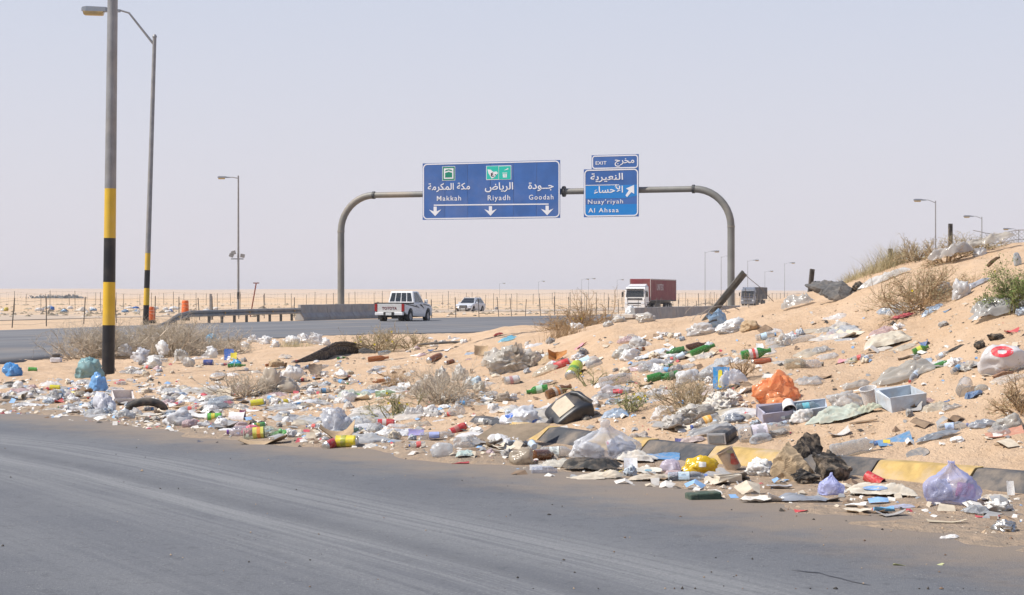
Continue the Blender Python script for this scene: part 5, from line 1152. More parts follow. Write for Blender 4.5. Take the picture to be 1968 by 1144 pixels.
def disc(px, py, w, h, col, label, lm=None, seed=1, yaw=0, pitch=0, roll=0, cat='plate', name='plate', mat=None, depth=.8, dish=.14, lift=0):
    p = hit(px, py); s = W(1, p.y); me = shared(('disc', seed, dish), lambda: disc_mesh(seed, dish=dish)); o = objm(name, me, mat or PAPER, col); o.scale = (w * s, w * s * depth, w * s * 1.1)
    orient(o, p, yaw, pitch, roll); o.location = p + Vector((0, w * s * depth * .3, lift * s)); return finish(o, label, cat, px, py - h / 2, lm)
def tray(px, py, w, h, d, col, label, lm=None, yaw=0, cat='box', name='open_box', wall=.06, tilt=0, lipcol=None, flare=.0, inside=None):
    """open-topped carton: four walls and a base, each its own part"""
    p = hit(px, py); s = W(1, p.y); w_, h_, d_ = w * s, h * s, d * s; t = empty(name, p); th = .018
    def wall_(c, dim, mat4=None):
        mb = MB(); mb.box((0, 0, 0), dim); o = mb.build('wall', PAPER, t, bevel=.004); o.color = (*col, 1); o.location = c
        for v in o.data.vertices: v.co += Vector((rng.uniform(-1, 1), rng.uniform(-1, 1), rng.uniform(-1, 1))) * .012
        return o
    wall_((0, -d_ / 2, h_ / 2), (w_, th, h_)); wall_((0, d_ / 2, h_ / 2), (w_, th, h_)); wall_((-w_ / 2 + th / 2, 0, h_ / 2 - .001), (th, d_ - th, h_ * .97)); wall_((w_ / 2 - th / 2, 0, h_ / 2 - .001), (th, d_ - th, h_ * .97))
    mb = MB(); mb.box((0, 0, th / 2 + .004), (w_ - 2 * th, d_ - 2 * th, th)); b_ = mb.build('base', PAPER, t); b_.color = (*(inside or col), 1)
    orient(t, p, yaw, 0, tilt, .8); t.location = p + Vector((0, d_ * .45, .0)); t.location.z = gz(t.location.x, t.location.y) + .01; return finish(t, label, cat, px, py - h / 2, lm)
def rock(px, py, w, h, mat, label, lm=None, seed=1, depth=.8, yaw=0, cat='rock', name='rock', sub=4, lift=0, rough=.35, roll=0, slab=False):
    p = hit(px, py); s = W(1, p.y); me = shared(('rock', seed, sub, rough), lambda: rock_mesh(seed, sub, rough, slab)); o = objm(name, me, mat); zs = max(v.co.z for v in me.vertices); xs = [v.co.x for v in me.vertices]
    o.scale = (w * s / (max(xs) - min(xs)), w * s * depth, h * s / zs); orient(o, p, yaw, 0, roll, .5); o.location = p + Vector((0, w * s * depth * .35, lift * s - .02 * h * s)); return finish(o, label, cat, px, py - h / 2, lm)

def decal(host, px, py, w, h, col, name='print', ring=False, seg=None):
    """flat print laid on the surface of a bag, a part of it"""
    bpy.context.view_layer.update(); Mi = host.matrix_world.inverted(); n = 18; g = []; o_ = Vector((0, 0, CAMZ)); oL = Mi @ o_
    def cast(x, y):
        d = Vector(((x - CX) / F, 1, -(y - HY) / F)).normalized(); dl = (Mi.to_3x3() @ d).normalized(); ok, loc, nr, ix = host.ray_cast(oL + dl * .01, dl)
        if not ok: return None
        return (host.matrix_world @ loc) - d * .006
    V = []; Fq = []; rows = (.42, .7, 1) if ring else (.02, .5, 1); idx = {}
    for i, r_ in enumerate(rows):
        for k in range(n):
            a = 2 * math.pi * k / n; sq = 1 if ring or seg else 1 / max(abs(math.cos(a)), abs(math.sin(a))); c = cast(px + w / 2 * r_ * math.cos(a) * sq, py + h / 2 * r_ * math.sin(a) * sq)
            if c is not None: idx[(i, k)] = len(V); V.append(Mi @ c)
    for i in range(2):
        for k in range(n):
            q = [(i, k), (i, (k + 1) % n), (i + 1, (k + 1) % n), (i + 1, k)]
            if all(z in idx for z in q): Fq.append(tuple(idx[z] for z in q))
    if not Fq: return
    o = mesh_obj(name, (V, Fq), PAPER, host); o.color = (*col, 1)

# ------------------------------------------------------------------ named litter, kerb strip first
BURNT = pm('burnt_asphalt', (.024, .022, .021), .9, var=.6, dust=.38, bump=.8, scale=10, bscale=50); TANROCK = pm('tan_rubble', (.42, .31, .19), .95, var=.3, dust=.1, bump=.7, scale=8, bscale=40); GREYAS = pm('grey_asphalt_slab', (.13, .125, .12), .95, var=.35, dust=.15, bump=.9, scale=12, bscale=45); STONE = pm('pale_stone', (.40, .29, .19), .95, var=.3, dust=.2)
bag(1835, 970, 136, 84, (.56, .59, .84), 'largest lilac see-through bag of rubbish, lying against the kerb at right', 'big lilac bag', 101, knot=.55, op=.34, sub=5, depth=.7, crease=.24, flat=.6, freq=1.4, lumps=.2, fine=.25)
bag(1812, 962, 50, 42, (.72, .70, .68), 'white crumpled bag inside the largest lilac bag', None, 102, op=.9); bag(1858, 962, 44, 36, (.55, .06, .10), 'dark red wrapper inside the largest lilac bag', None, 103, op=.9, name='wrapper', cat='wrapper')
bag(1600, 952, 54, 44, (.54, .58, .88), 'small knotted lilac bag in front of the burnt rubble', 'knotted lilac bag', 104, knot=.7, op=.6, depth=.8, sub=5, crease=.24, freq=1.5, fine=.5)
_o = sheet(1697, 955, 142, 34, (.58, .53, .44), 'flattened cream sack with blue print, left of the largest lilac bag', 'cream sack', 105, .14, 1, .5, mat=PAPER, sharp=.6, name='sack', cat='sack')
decal(_o, 1682, 938, 48, 9, (.20, .36, .62), seg=1)
rock(1538, 924, 96, 74, TANROCK, 'tan sided lump of rubble leaning behind the burnt pieces on the kerb', 'tan rubble', 107, .7, rough=.5); rock(1556, 905, 74, 66, BURNT, 'tall black burnt asphalt lump topping the rubble on the kerb', 'burnt lump', 108, .7, lift=8, rough=.7); rock(1608, 925, 76, 58, BURNT, 'grey-black asphalt lump at the right of the rubble on the kerb', None, 109, .8, rough=.7); rock(1552, 930, 62, 30, BURNT, 'low charred lump at the foot of the rubble on the kerb', None, 110, .8, rough=.8)
cup(1664, 926, 27, 36, (.55, .03, .04), 'red paper cup lying tipped over beside the burnt rubble', 'red cup', 111, ry=R(118), yaw=R(-35), lift=12, mat=CANM)
sheet(1548, 966, 106, 20, (.36, .38, .42), 'flat grey plastic sheet on the gutter sand below the rubble', 'grey gutter sheet', 112, .12, .85, .5, sharp=.5); disc(1500, 940, 50, 9, (.36, .36, .38), 'flat grey lid beside the tan rubble', None, 113, depth=.6, name='lid', cat='lid')
SPONGE = pm('green_sponge', (.045, .075, .055), .95, var=.3, dust=.2, bump=.8)
p = hit(1352, 964); mb = MB(); mb.box((0, 0, .035), (.26, .16, .075), mi=0); o = mb.build('sponge', SPONGE, bevel=.012); orient(o, p, .2, 0, 0, .5); o.location = p; finish(o, 'dark green foam sponge block on the tarmac edge', 'sponge', 1352, 958, 'green sponge')
disc(1455, 967, 64, 10, (.70, .66, .60), 'flat white paper plate nearest the grey gutter sheet', None, 114, depth=.5); disc(1437, 940, 48, 9, (.70, .67, .62), 'white flattened paper dish above the white plate', None, 115, depth=.5); tray(1400, 929, 46, 12, 22, (.60, .53, .42), 'flattened cream carton at the gutter below the tin cup', 'cream carton', yaw=.3, wall=.05)
_o = bag(1348, 912, 74, 38, (.74, .50, .02), 'bright yellow carrier bag crumpled in the gutter', 'yellow bag', 116, tails=2, op=.93, depth=.6, freq=1.6, crease=.26, fine=.5); decal(_o, 1350, 893, 14, 10, (.66, .66, .64))
_o = cup(1412, 902, 32, 42, (.40, .30, .22), 'leaning printed tin cup with gold rim against the kerb', 'tin cup', 118, ry=R(-28), mat=CANM, lift=0, taper=.9, name='tin_cup'); decal(_o, 1412, 882, 16, 22, (.46, .08, .05)); decal(_o, 1406, 868, 18, 5, (.50, .42, .22))
bag(1465, 915, 62, 36, (.74, .73, .70), 'crumpled white tissue between the tin cup and the rubble', 'white tissue', 119, tails=3, op=.95, mat=PAPER, name='tissue', cat='tissue', crease=.5, freq=3)
sheet(1140, 906, 124, 30, (.045, .047, .055), 'dark grey rubber mat crumpled on the gutter below the large clear bag', 'rubber mat', 120, .16, 1, .6, mat=RUBBER, sharp=.5, name='rubber_mat', cat='mat'); 
sheet(1152, 924, 108, 24, (.52, .46, .37), 'flat cream sack just below the dark rubber mat', 'flat cream sack', 121, .15, 1, .5, mat=PAPER, sharp=.5, name='sack', cat='sack')
bag(1166, 886, 138, 80, (.72, .73, .76), 'largest clear bag stuffed with white rubbish, peaked top, on the kerb', 'large clear bag', 122, op=.36, sub=5, knot=.9, depth=.6, flat=.55, crease=.2, freq=1.3, fine=.35)
bag(1130, 884, 70, 36, (.74, .73, .73), 'white crumpled filling low inside the largest clear bag', None, 123, op=.95); bag(1192, 882, 56, 44, (.32, .34, .42), 'grey-blue rag inside the largest clear bag', None, 124, op=.95, mat=PAPER, name='rag', cat='rag'); decal(cup(1168, 872, 30, 34, (.72, .70, .70), 'white cup with a red dot inside the largest clear bag', None, 125, ry=R(70), lift=12), 1165, 852, 10, 8, (.6, .05, .12), seg=1)
bottle(1072, 880, 66, 24, CLR, 'clear ribbed plastic bottle left of the largest clear bag', 'clear ribbed bottle', 127, cap=(.25, .15, .45), lab=(.66, .70, .66)); bottle(1044, 884, 44, 24, (.16, .055, .012), 'brown glass bottle end beside the clear ribbed bottle', 'brown bottle end', 128, 'beer', yaw=.9)
bag(1002, 893, 54, 34, (.50, .42, .32), 'tan see-through jug crushed at the left of the gutter litter', 'tan jug', 129, op=.72, crease=.2, name='plastic_jug', cat='jug'); bottle(1048, 914, 52, 17, (.60, .63, .72, .30), 'crushed bluish clear bottle in front of the tan jug', None, 130, crush=.35)
card(1030, 905, 24, 12, (.72, .72, .72), 'small blue and white packet standing by the brown bottle end', None, 131, .05, stand=70); sheet(1075, 900, 80, 22, (.62, .58, .50), 'pale wrinkled sheet between the tan jug and the rubber mat', None, 132, .2, .95, .6)
bottle(1322, 924, 76, 17, (.58, .66, .76, .34), 'crushed clear bottle with blue cap in front of the yellow bag', 'blue capped crushed bottle', 133, crush=.3, cap=(.05, .16, .55), lab=(.50, .64, .74))
card(1212, 908, 26, 30, (.70, .70, .72), 'white card propped upright right of the rubber mat', None, 134, .15, stand=60); _o = disc(1248, 910, 52, 16, (.62, .58, .50), 'cream paper plate with a small blue stamp', 'stamped plate', 135, depth=.8, roll=R(12)); decal(_o, 1246, 904, 14, 5, (.16, .30, .38), seg=1)
card(1276, 884, 62, 18, (.10, .25, .46), 'blue and ochre printed sheet lying against the kerb', 'blue printed sheet', 136, .1, roll=R(14), depth=.5); bag(1292, 908, 44, 26, (.66, .60, .72), 'pale lilac see-through tub left of the yellow bag', None, 137, op=.6, crease=.15, name='plastic_tub', cat='tub'); sheet(1225, 890, 90, 26, (.60, .56, .50), 'wrinkled pale sack against the kerb right of the largest clear bag', None, 138, .2, .95, .6, mat=PAPER); sheet(1260, 925, 110, 16, (.46, .40, .32), 'torn brown wrapping trodden flat in the gutter', None, 139, .15, 1, .4, mat=PAPER)
sheet(1228, 862, 60, 34, (.40, .36, .33), 'grey-brown cloth folded on the kerb behind the largest clear bag', None, 1390, .3, 1, .6, mat=PAPER, name='cloth', cat='cloth')
card(1505, 965, 58, 8, (.62, .60, .58), 'thin white strip of paper left of the grey gutter sheet', None, 140, .2, depth=.3)
card(1540, 984, 24, 7, (.60, .03, .03), 'bright red plastic cap fragment on the gutter sand', None, 141, .1, mat=PLAST); card(1700, 984, 40, 8, (.16, .44, .70), 'light blue wrapper strip in front of the largest lilac bag', None, 142, .2, depth=.35); sheet(1732, 978, 70, 9, (.55, .58, .72), 'pale lilac film strip right of the blue wrapper strip', None, 143, .1, .7, .4)
sheet(1880, 990, 66, 22, (.46, .47, .48), 'grey crushed film in front of the largest lilac bag', None, 144, .16, .85, .6); bag(1920, 984, 56, 26, (.72, .70, .66), 'white torn papers right of the largest lilac bag', 'torn white papers', 145, op=1, tails=3, mat=PAPER, crease=.5, name='paper_wad', cat='paper'); card(1890, 995, 28, 6, (.55, .06, .08), 'red packet corner below the torn white papers', None, 146, .1); card(1942, 952, 14, 28, (.76, .75, .72), 'white folded card standing at the right end of the kerb', None, 147, .1, stand=72); sheet(1915, 962, 64, 14, (.56, .50, .42), 'cream cardboard strip between the largest lilac bag and the folded card', None, 148, .15, 1, .4, mat=PAPER)
bag(1935, 1022, 52, 24, (.30, .30, .31), 'grey crumpled foil on the gutter sand at the right edge', 'grey foil', 149, op=1, tails=3, crease=.5, mat=TIN, name='foil', cat='foil'); sheet(1825, 1036, 42, 9, (.60, .58, .56), 'white shredded tissue on the tarmac edge below the lilac bag', None, 150, .2, 1, .6, mat=PAPER); card(1820, 1006, 76, 6, (.50, .42, .30), 'buff strip of card on the gutter sand left of the grey foil', None, 151, .2, depth=.2)
card(1765, 1097, 96, 6, (.42, .44, .22), 'long yellow-green wrapper lying alone on the foreground tarmac', 'yellow-green wrapper', 152, .15, depth=.16, yaw=-.05); sheet(1665, 1095, 80, 4, (.42, .38, .33), 'flattened film trodden into the tarmac left of the yellow-green wrapper', None, 153, .05, .7, .3)
# jerrycan area
p = hit(1096, 812)
jc = empty('jerrycan', p); s = W(1, p.y)
def jerry():
    Lx, D, Hh_ = 86 * s, 72 * s, 42 * s
    mb = MB(); sec = []
    out = [(-.5, .0), (-.5, .26), (-.40, .46), (-.1, .80), (.12, 1.0), (.40, .98), (.5, .80), (.5, .12), (.42, .0)]
    n = len(out); v = []
    for yy in (-.5, -.40, -.15, .15, .40, .5):
        k = 1 if abs(yy) < .48 else .84
        v += [(x * Lx * k, yy * D, (.5 + (z - .5) * k) * Hh_) for x, z in out]
    mb.add(v, [(i * n + j, i * n + (j + 1) % n, (i + 1) * n + (j + 1) % n, (i + 1) * n + j) for i in range(5) for j in range(n)] + [tuple(range(n))[::-1], tuple(5 * n + j for j in range(n))])
    b_ = mb.build('can_body', BLACKP, jc, smooth=False); b_.data.polygons.foreach_set('use_smooth', [True] * len(b_.data.polygons)); sd_ = b_.modifiers.new('round', 'SUBSURF'); sd_.levels = sd_.render_levels = 3
    f = MB(); a = Vector((-.30 * Lx, -.34 * D, .66 * Hh_)); 
    P = [(-.30, .60), (-.06, .86), (.10, .985), (.10, .985), (-.22, .70)]
    v = [(-.35 * Lx, -.34 * D, .50 * Hh_ + .012), (.03 * Lx, -.34 * D, .885 * Hh_ + .016), (.03 * Lx, .30 * D, .885 * Hh_ + .016), (-.18 * Lx, .36 * D, .68 * Hh_ + .014), (-.35 * Lx, .24 * D, .50 * Hh_ + .012)]
    f.add(v, [(0, 1, 2, 3, 4)]); f.build('label', pm('cream_label', (.48, .40, .29), .6, var=.15, dust=.2), jc, fixn=False)
    h = MB(); h.tube([(-.44 * Lx, -.10 * D, .26 * Hh_), (-.66 * Lx, -.30 * D, .20 * Hh_), (-.74 * Lx, -.50 * D, .10 * Hh_), (-.62 * Lx, -.66 * D, .07 * Hh_), (-.2 * Lx, -.68 * D, .12 * Hh_), (.10 * Lx, -.55 * D, .22 * Hh_)], .10 * Hh_ * 1.6, 10); h.build('handle', BLACKP, jc, smooth=True)
    c = MB(); c.lathe([(0, .15 * Hh_ * 1.2), (.02, .2 * Hh_ * 1.2), (.16 * D, .2 * Hh_ * 1.2), (.16 * D, .15 * Hh_), (.12 * D, 0)], 14, 'Y', c=(.22 * Lx, -.66 * D, .24 * Hh_)); c.build('spout', pm('worn_spout', (.05, .045, .04), .6, var=.3, dust=.4), jc, smooth=True)
    g = MB(); g.tube([(.18 * Lx, .3 * D, 1.0 * Hh_), (.28 * Lx, .1 * D, 1.06 * Hh_), (.34 * Lx, -.2 * D, 1.04 * Hh_), (.44 * Lx, -.35 * D, .9 * Hh_)], .12 * Hh_, 10); g.build('grip', BLACKP, jc, smooth=True)
jerry(); orient(jc, p, R(18), R(-6), R(20), .7); jc.location = p + Vector((0, .2, .03)); finish(jc, 'black plastic jerrycan lying on its side with a cream label', 'jerrycan', 1095, 790, 'black jerrycan')
_o = bag(1006, 822, 82, 42, (.72, .73, .76), 'white carrier bag with blue print left of the black jerrycan', 'blue printed carrier bag', 160, op=.86, tails=1, depth=.7); decal(_o, 978, 798, 16, 12, (.05, .16, .55), seg=1); decal(_o, 1032, 812, 20, 12, (.05, .16, .55), seg=1)
# corrugated board half under sand
p = hit(945, 852); s = W(1, p.y); mb = MB(); w_, d_ = 112 * s, 120 * s; nx = 44; v = []
for i in range(nx + 1):
    for j in range(8): x = (i / nx - .5) * w_; y = j / 7 * d_; v.append((x + y * .25, y, .010 * (i % 2) + .16 * (j / 7) ** 1.3 * 1.1 + .03 * math.sin(x * 6) - .01))
mb.add(v, [(i * 8 + j, (i + 1) * 8 + j, (i + 1) * 8 + j + 1, i * 8 + j + 1) for i in range(nx) for j in range(7)]); o = mb.build('corrugated_board', pm('dusty_board', (.40, .31, .21), .95, var=.15, dust=.4)); orient(o, p, R(-14), 0, 0, .7); o.location = p + Vector((0, 0, .015)); finish(o, 'ribbed cardboard half buried in sand at the start of the kerb', 'cardboard', 945, 835, 'ribbed cardboard')
bag(850, 878, 44, 28, (.68, .69, .70), 'clear cut-open milk jug standing on the edge sand', 'cut milk jug', 165, op=.5, crease=.12, lumps=.12, name='plastic_jug', cat='jug'); sheet(893, 880, 42, 16, (.42, .52, .50), 'blue-green crushed packet right of the cut milk jug', None, 166, .3, 1, .6, mat=PAPER); card(885, 893, 34, 5, (.45, .06, .08), 'thin red and white stick below the blue-green packet', None, 167, .1, depth=.15)
can(882, 831, 34, 16, (.50, .03, .04), 'red can leaning up the slope left of the ribbed cardboard', 'leaning red can', 168, yaw=.5, pitch=R(-14), band=(.46, .16, .14)); bottle(842, 845, 70, 16, (.60, .62, .66, .4), 'clear crushed bottle with blue and red print below the leaning red can', None, 169, crush=.25, lab=(.30, .36, .62)); card(800, 838, 30, 14, (.28, .26, .52), 'purple and white carton end in the litter left of the leaning red can', 'purple carton', 170, .1, stand=50)
can(741, 820, 36, 16, (.52, .03, .04), 'red can lying level with a silver end above the sand edge', 'level red can', 171, yaw=.05, band=(.62, .52, .48))
can(666, 858, 44, 24, (.68, .55, .02), 'bright yellow can with dark print in front of the clear knotted bag', 'yellow can', 172, yaw=-.15, band=(.30, .32, .02)); can(642, 860, 30, 20, (.42, .02, .03), 'dark red can end just left of the yellow can', None, 173, yaw=1.0); card(648, 842, 66, 18, (.30, .19, .10), 'brown cardboard flap arched over the yellow can', 'brown flap', 174, .35, roll=R(22), mat=CARD, depth=.5)
bag(648, 832, 68, 50, (.68, .69, .73), 'clear knotted bag packed with white film above the yellow can', 'clear knotted bag', 175, op=.55, depth=.8, crease=.42); bag(652, 828, 44, 34, (.70, .70, .72), 'white film packed inside the clear knotted bag', None, 176, op=.9); bottle(684, 832, 20, 12, (.03, .14, .05), 'dark green bottle end right of the clear knotted bag', None, 177, 'beer', yaw=1.2); can(666, 826, 14, 10, (.5, .02, .1), 'red can end inside the clear knotted bag', None, 178, yaw=1.3)
bottle(505, 842, 74, 24, (.60, .66, .58, .32), 'clear bottle with yellow and green label among the front litter', 'yellow green labelled bottle', 179, lab=(.62, .60, .10), lab2=(.70, .25, .05), cap=(.05, .30, .08)); bottle(462, 838, 52, 22, (.66, .64, .72, .34), 'clear bottle with purple cap lying left of a pink wrapper', 'purple capped bottle', 180, cap=(.18, .05, .35), flip=True); bag(480, 838, 36, 22, (.70, .16, .24), 'pink and red crumpled wrapper between two clear bottles', 'pink wrapper', 181, op=.9, mat=PAPER, name='wrapper', cat='wrapper'); sheet(538, 838, 40, 14, (.06, .34, .08), 'green wrapper scrap right of the yellow green labelled bottle', None, 182, .3, 1, .6, mat=PAPER); card(505, 856, 92, 12, (.20, .15, .10), 'split brown cardboard lying under the yellow green labelled bottle', 'split cardboard', 183, .25, mat=CARD, depth=.4); card(398, 856, 40, 8, (.10, .11, .14), 'dark slate scrap of board lying on the tarmac edge', None, 184, .15, depth=.5)
can(412, 808, 30, 16, (.10, .42, .06), 'green and yellow can lying in the left front litter', 'green can', 185, yaw=.1, band=(.65, .55, .05)); cup(440, 806, 32, 30, (.72, .68, .68), 'white paper cup tipped over right of the green can', 'white cup at left', 186, ry=R(95)); card(466, 806, 12, 18, (.20, .03, .10), 'dark red folded scrap right of the tipped white cup', None, 187, .1, stand=70)
bag(344, 818, 66, 34, (.72, .72, .73), 'white crumpled bag in front of the half buried tyre', 'front white bag', 188, op=.85, depth=.8); 
mb = MB(); p = hit(278, 790); s = W(1, p.y); 
for_r = [(.30 * math.cos(R(a)) * 1.0, 0, .30 * math.sin(R(a)) * .62) for a in range(-10, 191, 12)]; k = 34 * s / .30
mb.tube([(q[0] * k, q[1], q[2] * k * .9) for q in for_r], [.07 * k] * len(for_r), 10); o = mb.build('half_tyre', RUBBER, smooth=True); orient(o, p, R(10), 0, R(25), .5); o.location = p + Vector((0, .1, .0)); finish(o, 'black half buried tyre arching out of the litter at left', 'tyre', 280, 772, 'half buried tyre')
p_ = tray(232, 776, 40, 20, 26, (.72, .66, .64), 'white carton with pink print, tipped beside the half buried tyre', 'pink printed carton', yaw=.4, tilt=R(35)); bag(200, 796, 54, 44, (.70, .70, .74), 'bluish white crumpled bag left of the half buried tyre', 'bluish white bag', 190, tails=2, op=.85)
bag(186, 752, 42, 38, (.22, .46, .78), 'light blue bag resting at the foot of the nearest lamp post', 'light blue bag', 191, tails=1, op=.78, Yo=None); bag(166, 727, 58, 42, (.30, .48, .50), 'dusty teal net bag left of the nearest lamp post', 'teal net bag', 192, op=.85, depth=.8, freq=3, crease=.4); bag(22, 724, 44, 28, (.10, .34, .70), 'bright blue bag beside the road at the left edge', 'bright blue bag', 193, op=.85)
p = hit(108, 697); mb = MB(); s = W(1, p.y); mb.box((0, 0, 5 * s), (20 * s, .2, 9 * s)); o = mb.build('foam_box', PAPER, bevel=.02); o.color = (.66, .66, .70, 1); o.location = p; finish(o, 'white foam box by the road left of the dry shrubs', 'box', 108, 698)
mb = MB(); mb.box((0, 0, 0), (13 * s, .15, 6 * s)); mb.box((0, .05, 2.5 * s), (9 * s, .1, 3 * s)); o = mb.build('battery', BLACKP, bevel=.01); o.location = p + Vector((0, 0, 13 * s)); finish(o, 'small black block on top of the white foam box', 'battery', 108, 688)
can(105, 750, 22, 11, (.66, .58, .02), 'yellow carton lying in the left litter below the teal net bag', 'yellow carton', 194, yaw=.1, name='carton', cat='carton'); sheet(24, 770, 56, 12, (.03, .03, .032), 'strip of black tyre rubber at the left edge of the litter', 'tyre rubber strip', 195, .2, 1, .5, mat=RUBBER, sharp=.4, name='rubber_strip', cat='tyre piece'); can(62, 713, 18, 8, (.06, .36, .05), 'green can right of the bright blue bag', None, 196, yaw=.2); sheet(20, 740, 34, 8, (.08, .08, .09), 'dark flattened board at the left edge', None, 197, .1, 1, .4, mat=RUBBER)
# middle
STRAND = pm('dusty_rubber', (.06, .058, .055), .7, var=.5, scale=20, dust=.4)
p = hit(642, 700); s = W(1, p.y); t = empty('tyre_tread', p); r_ = random.Random(4)
_A, _B = hit(568, 699), hit(716, 674); hr = [2, 6, 11, 15, 15, 10, 3]; ax = []
for i in range(7):
    q = _A.lerp(_B, i / 6); q.z = gz(q.x, q.y); ax.append((q - p) / s + Vector((0, 0, hr[i] * .75)))
rr0 = [1.5, 5, 10, 14, 14, 9, 2.5]; v = []; nu, nv = 60, 26
for a_ in range(nu):
    u = a_ / (nu - 1) * 5.999; j = int(u); c = ax[j].lerp(ax[j + 1], u - j); r1 = rr0[j] + (rr0[j + 1] - rr0[j]) * (u - j)
    for k in range(nv):
        an = 2 * math.pi * k / nv; rg = 1 - 2 * abs(mn.noise(Vector((u * .9, math.cos(an) * 2.6, math.sin(an) * 2.6)))) + .5 * mn.noise(Vector((u * 3, math.cos(an) * 5, math.sin(an) * 5))); r2 = r1 * (.72 + .42 * rg); v.append((c + Vector((0, math.cos(an) * r2, math.sin(an) * r2))) * s - Vector((0, 0, 0)))
mb = MB(); mb.add(v, [(a_ * nv + k, a_ * nv + (k + 1) % nv, (a_ + 1) * nv + (k + 1) % nv, (a_ + 1) * nv + k) for a_ in range(nu - 1) for k in range(nv)]); mb.build('tread_core', pm('frayed_rubber', (.035, .034, .033), .7, var=.6, scale=30, dust=.3), t, smooth=False)  # strong tone variation and dust paint brighter highlights into the black tread
for i in range(44):
    a = R(r_.uniform(60, 300)); st = r_.uniform(0, .45); en = r_.uniform(st + .25, 1); pts = []
    for k in range(6):
        u = (st + (en - st) * k / 5) * 6; j = min(5, int(u)); q = ax[j].lerp(ax[j + 1], u - j); rr = [3, 7, 12.5, 16.5, 16.5, 11, 4]; r1 = rr[j] + (rr[j + 1] - rr[j]) * (u - j)
        pts.append((q + Vector((r_.gauss(0, 1.2), math.cos(a) * r1 * 1.02, math.sin(a - math.pi / 2) * r1 * 1.02))) * s - Vector((0, 0, 0)))
    mb = MB(); mb.tube(pts, r_.uniform(.6, 1.5) * s, 5); mb.build('rubber_strand', STRAND, t)
finish(t, 'long shredded black tyre tread lying on the sand', 'tyre tread', 640, 680, 'black tyre tread')
rock(705, 680, 36, 12, RUBBER, 'small black rubber scrap right of the black tyre tread', None, 201); mb = MB(); p = hit(858, 664); s = W(1, p.y); mb.tube([(-56 * s, 0, 1 * s), (-30 * s, .1, 5 * s), (5 * s, .15, 8 * s), (35 * s, .1, 9 * s), (54 * s, .0, 6 * s)], [2 * s, 3.4 * s, 3.8 * s, 3.6 * s, 2 * s], 8); o = mb.build('tyre_strip', pm('grey_rubber', (.075, .075, .075), .8, var=.2, dust=.3), smooth=True); o.scale = (1, 1, .7); o.location = p; finish(o, 'long grey tyre strip curling near the road edge in the middle', 'tyre strip', 855, 656, 'grey tyre strip')
bag(520, 756, 44, 52, (.58, .50, .40), 'left hand cream handle bag full of wind beside the grey twiggy bush', 'cream handle bag', 203, tails=2, op=.9, crease=.25); bag(548, 756, 62, 34, (.57, .49, .38), 'dusty cream bag bulging below the white handle bag', None, 204, op=.92, crease=.2); bag(560, 738, 44, 30, (.75, .73, .70), 'bright white handle bag on top of the cream handle bags', 'white handle bag', 205, tails=2, op=.95, crease=.25, lift=6); card(606, 722, 24, 24, (.20, .155, .12), 'torn grey-brown paper standing upright right of the white handle bag', None, 206, .2, stand=70, rag=.2); bag(530, 706, 34, 16, (.25, .14, .05), 'brown crushed carton behind the cream handle bag', None, 209, op=1, mat=CARD, name='carton', cat='carton')
bag(408, 668, 26, 22, (.05, .36, .60), 'turquoise bag perched in the dry shrub', 'turquoise bag', 210, op=.9, lift=6); can(400, 702, 20, 12, (.03, .06, .25), 'dark blue can at the foot of the bag filled shrub', None, 211); card(440, 692, 18, 22, (.04, .14, .48), 'upright blue packet in the low shrub', 'blue packet at left', 212, .1, stand=70); card(449, 692, 12, 14, (.70, .60, .04), 'yellow packet beside the upright blue packet', None, 213, .1, stand=70); bag(452, 702, 26, 12, (.08, .40, .70), 'small blue wrapper under the yellow packet', None, 214, op=1); bottle(455, 706, 34, 8, (.02, .20, .04), 'green bottle lying under the blue packet', None, 215, 'beer')
for i, (px, py, w, h) in enumerate(((486, 658, 26, 16), (508, 662, 32, 18), (528, 668, 24, 16), (562, 664, 34, 20), (582, 660, 30, 22), (604, 662, 36, 24), (624, 664, 26, 16), (470, 668, 22, 12))):
    bag(px, py, w, h, WH, ['first crumpled white bag of the row by the far road, counting from the left shrub', 'wide white bag near the left of the row by the far road', 'low white bag in the row by the far road, just left of the gap', 'white bag opening the right group of the row by the far road', 'peaked white bag in the right group of the row by the far road', 'largest white bag of the row by the far road', 'rightmost white bag of the row by the far road', 'smallest white scrap bag left of the row by the far road'][i], 'white bag row' if i == 5 else None, 216 + i % 4, tails=3, op=.97, crease=.4)
sheet(958, 646, 24, 8, (.55, .08, .07), 'small red rag by the far road edge', 'red rag', 221, .3, 1, .6, mat=PAPER, name='rag', cat='rag'); sheet(975, 656, 40, 10, (.20, .52, .68), 'light blue film left of the crest bush', 'light blue film', 222, .25, .9, .6)
bag(985, 716, 110, 58, (.56, .52, .46), 'largest pale heap of dusty film bags tangled in twigs, centre', 'pale film heap', 223, tails=3, op=.75, sub=5, freq=3, crease=.45, depth=.9); bag(950, 704, 60, 36, (.60, .56, .50), 'dusty film bag on the left flank of the pale film heap', None, 224, tails=2, op=.75); bag(1022, 700, 44, 30, (.62, .59, .55), 'dusty film bag on the right flank of the pale film heap', None, 225, tails=2, op=.75)
bottle(728, 694, 40, 12, (.30, .09, .015), 'amber glass bottle lying on a grass tuft in mid slope', 'amber bottle', 226, 'beer'); bottle(740, 682, 26, 9, (.45, .52, .60, .4), 'small blue clear bottle behind the amber bottle', None, 227); can(836, 694, 22, 13, (.22, .07, .015), 'brown bottle base facing the viewer left of the pale film heap', None, 228, yaw=1.1, cat='bottle', name='bottle_base'); can(864, 700, 16, 9, (.20, .06, .015), 'small brown can right of the brown bottle base', None, 229, yaw=.8); card(925, 684, 26, 20, (.22, .15, .10), 'crumpled brown paper bag behind the pale film heap', 'brown paper bag', 230, .3, stand=60, mat=CARD)
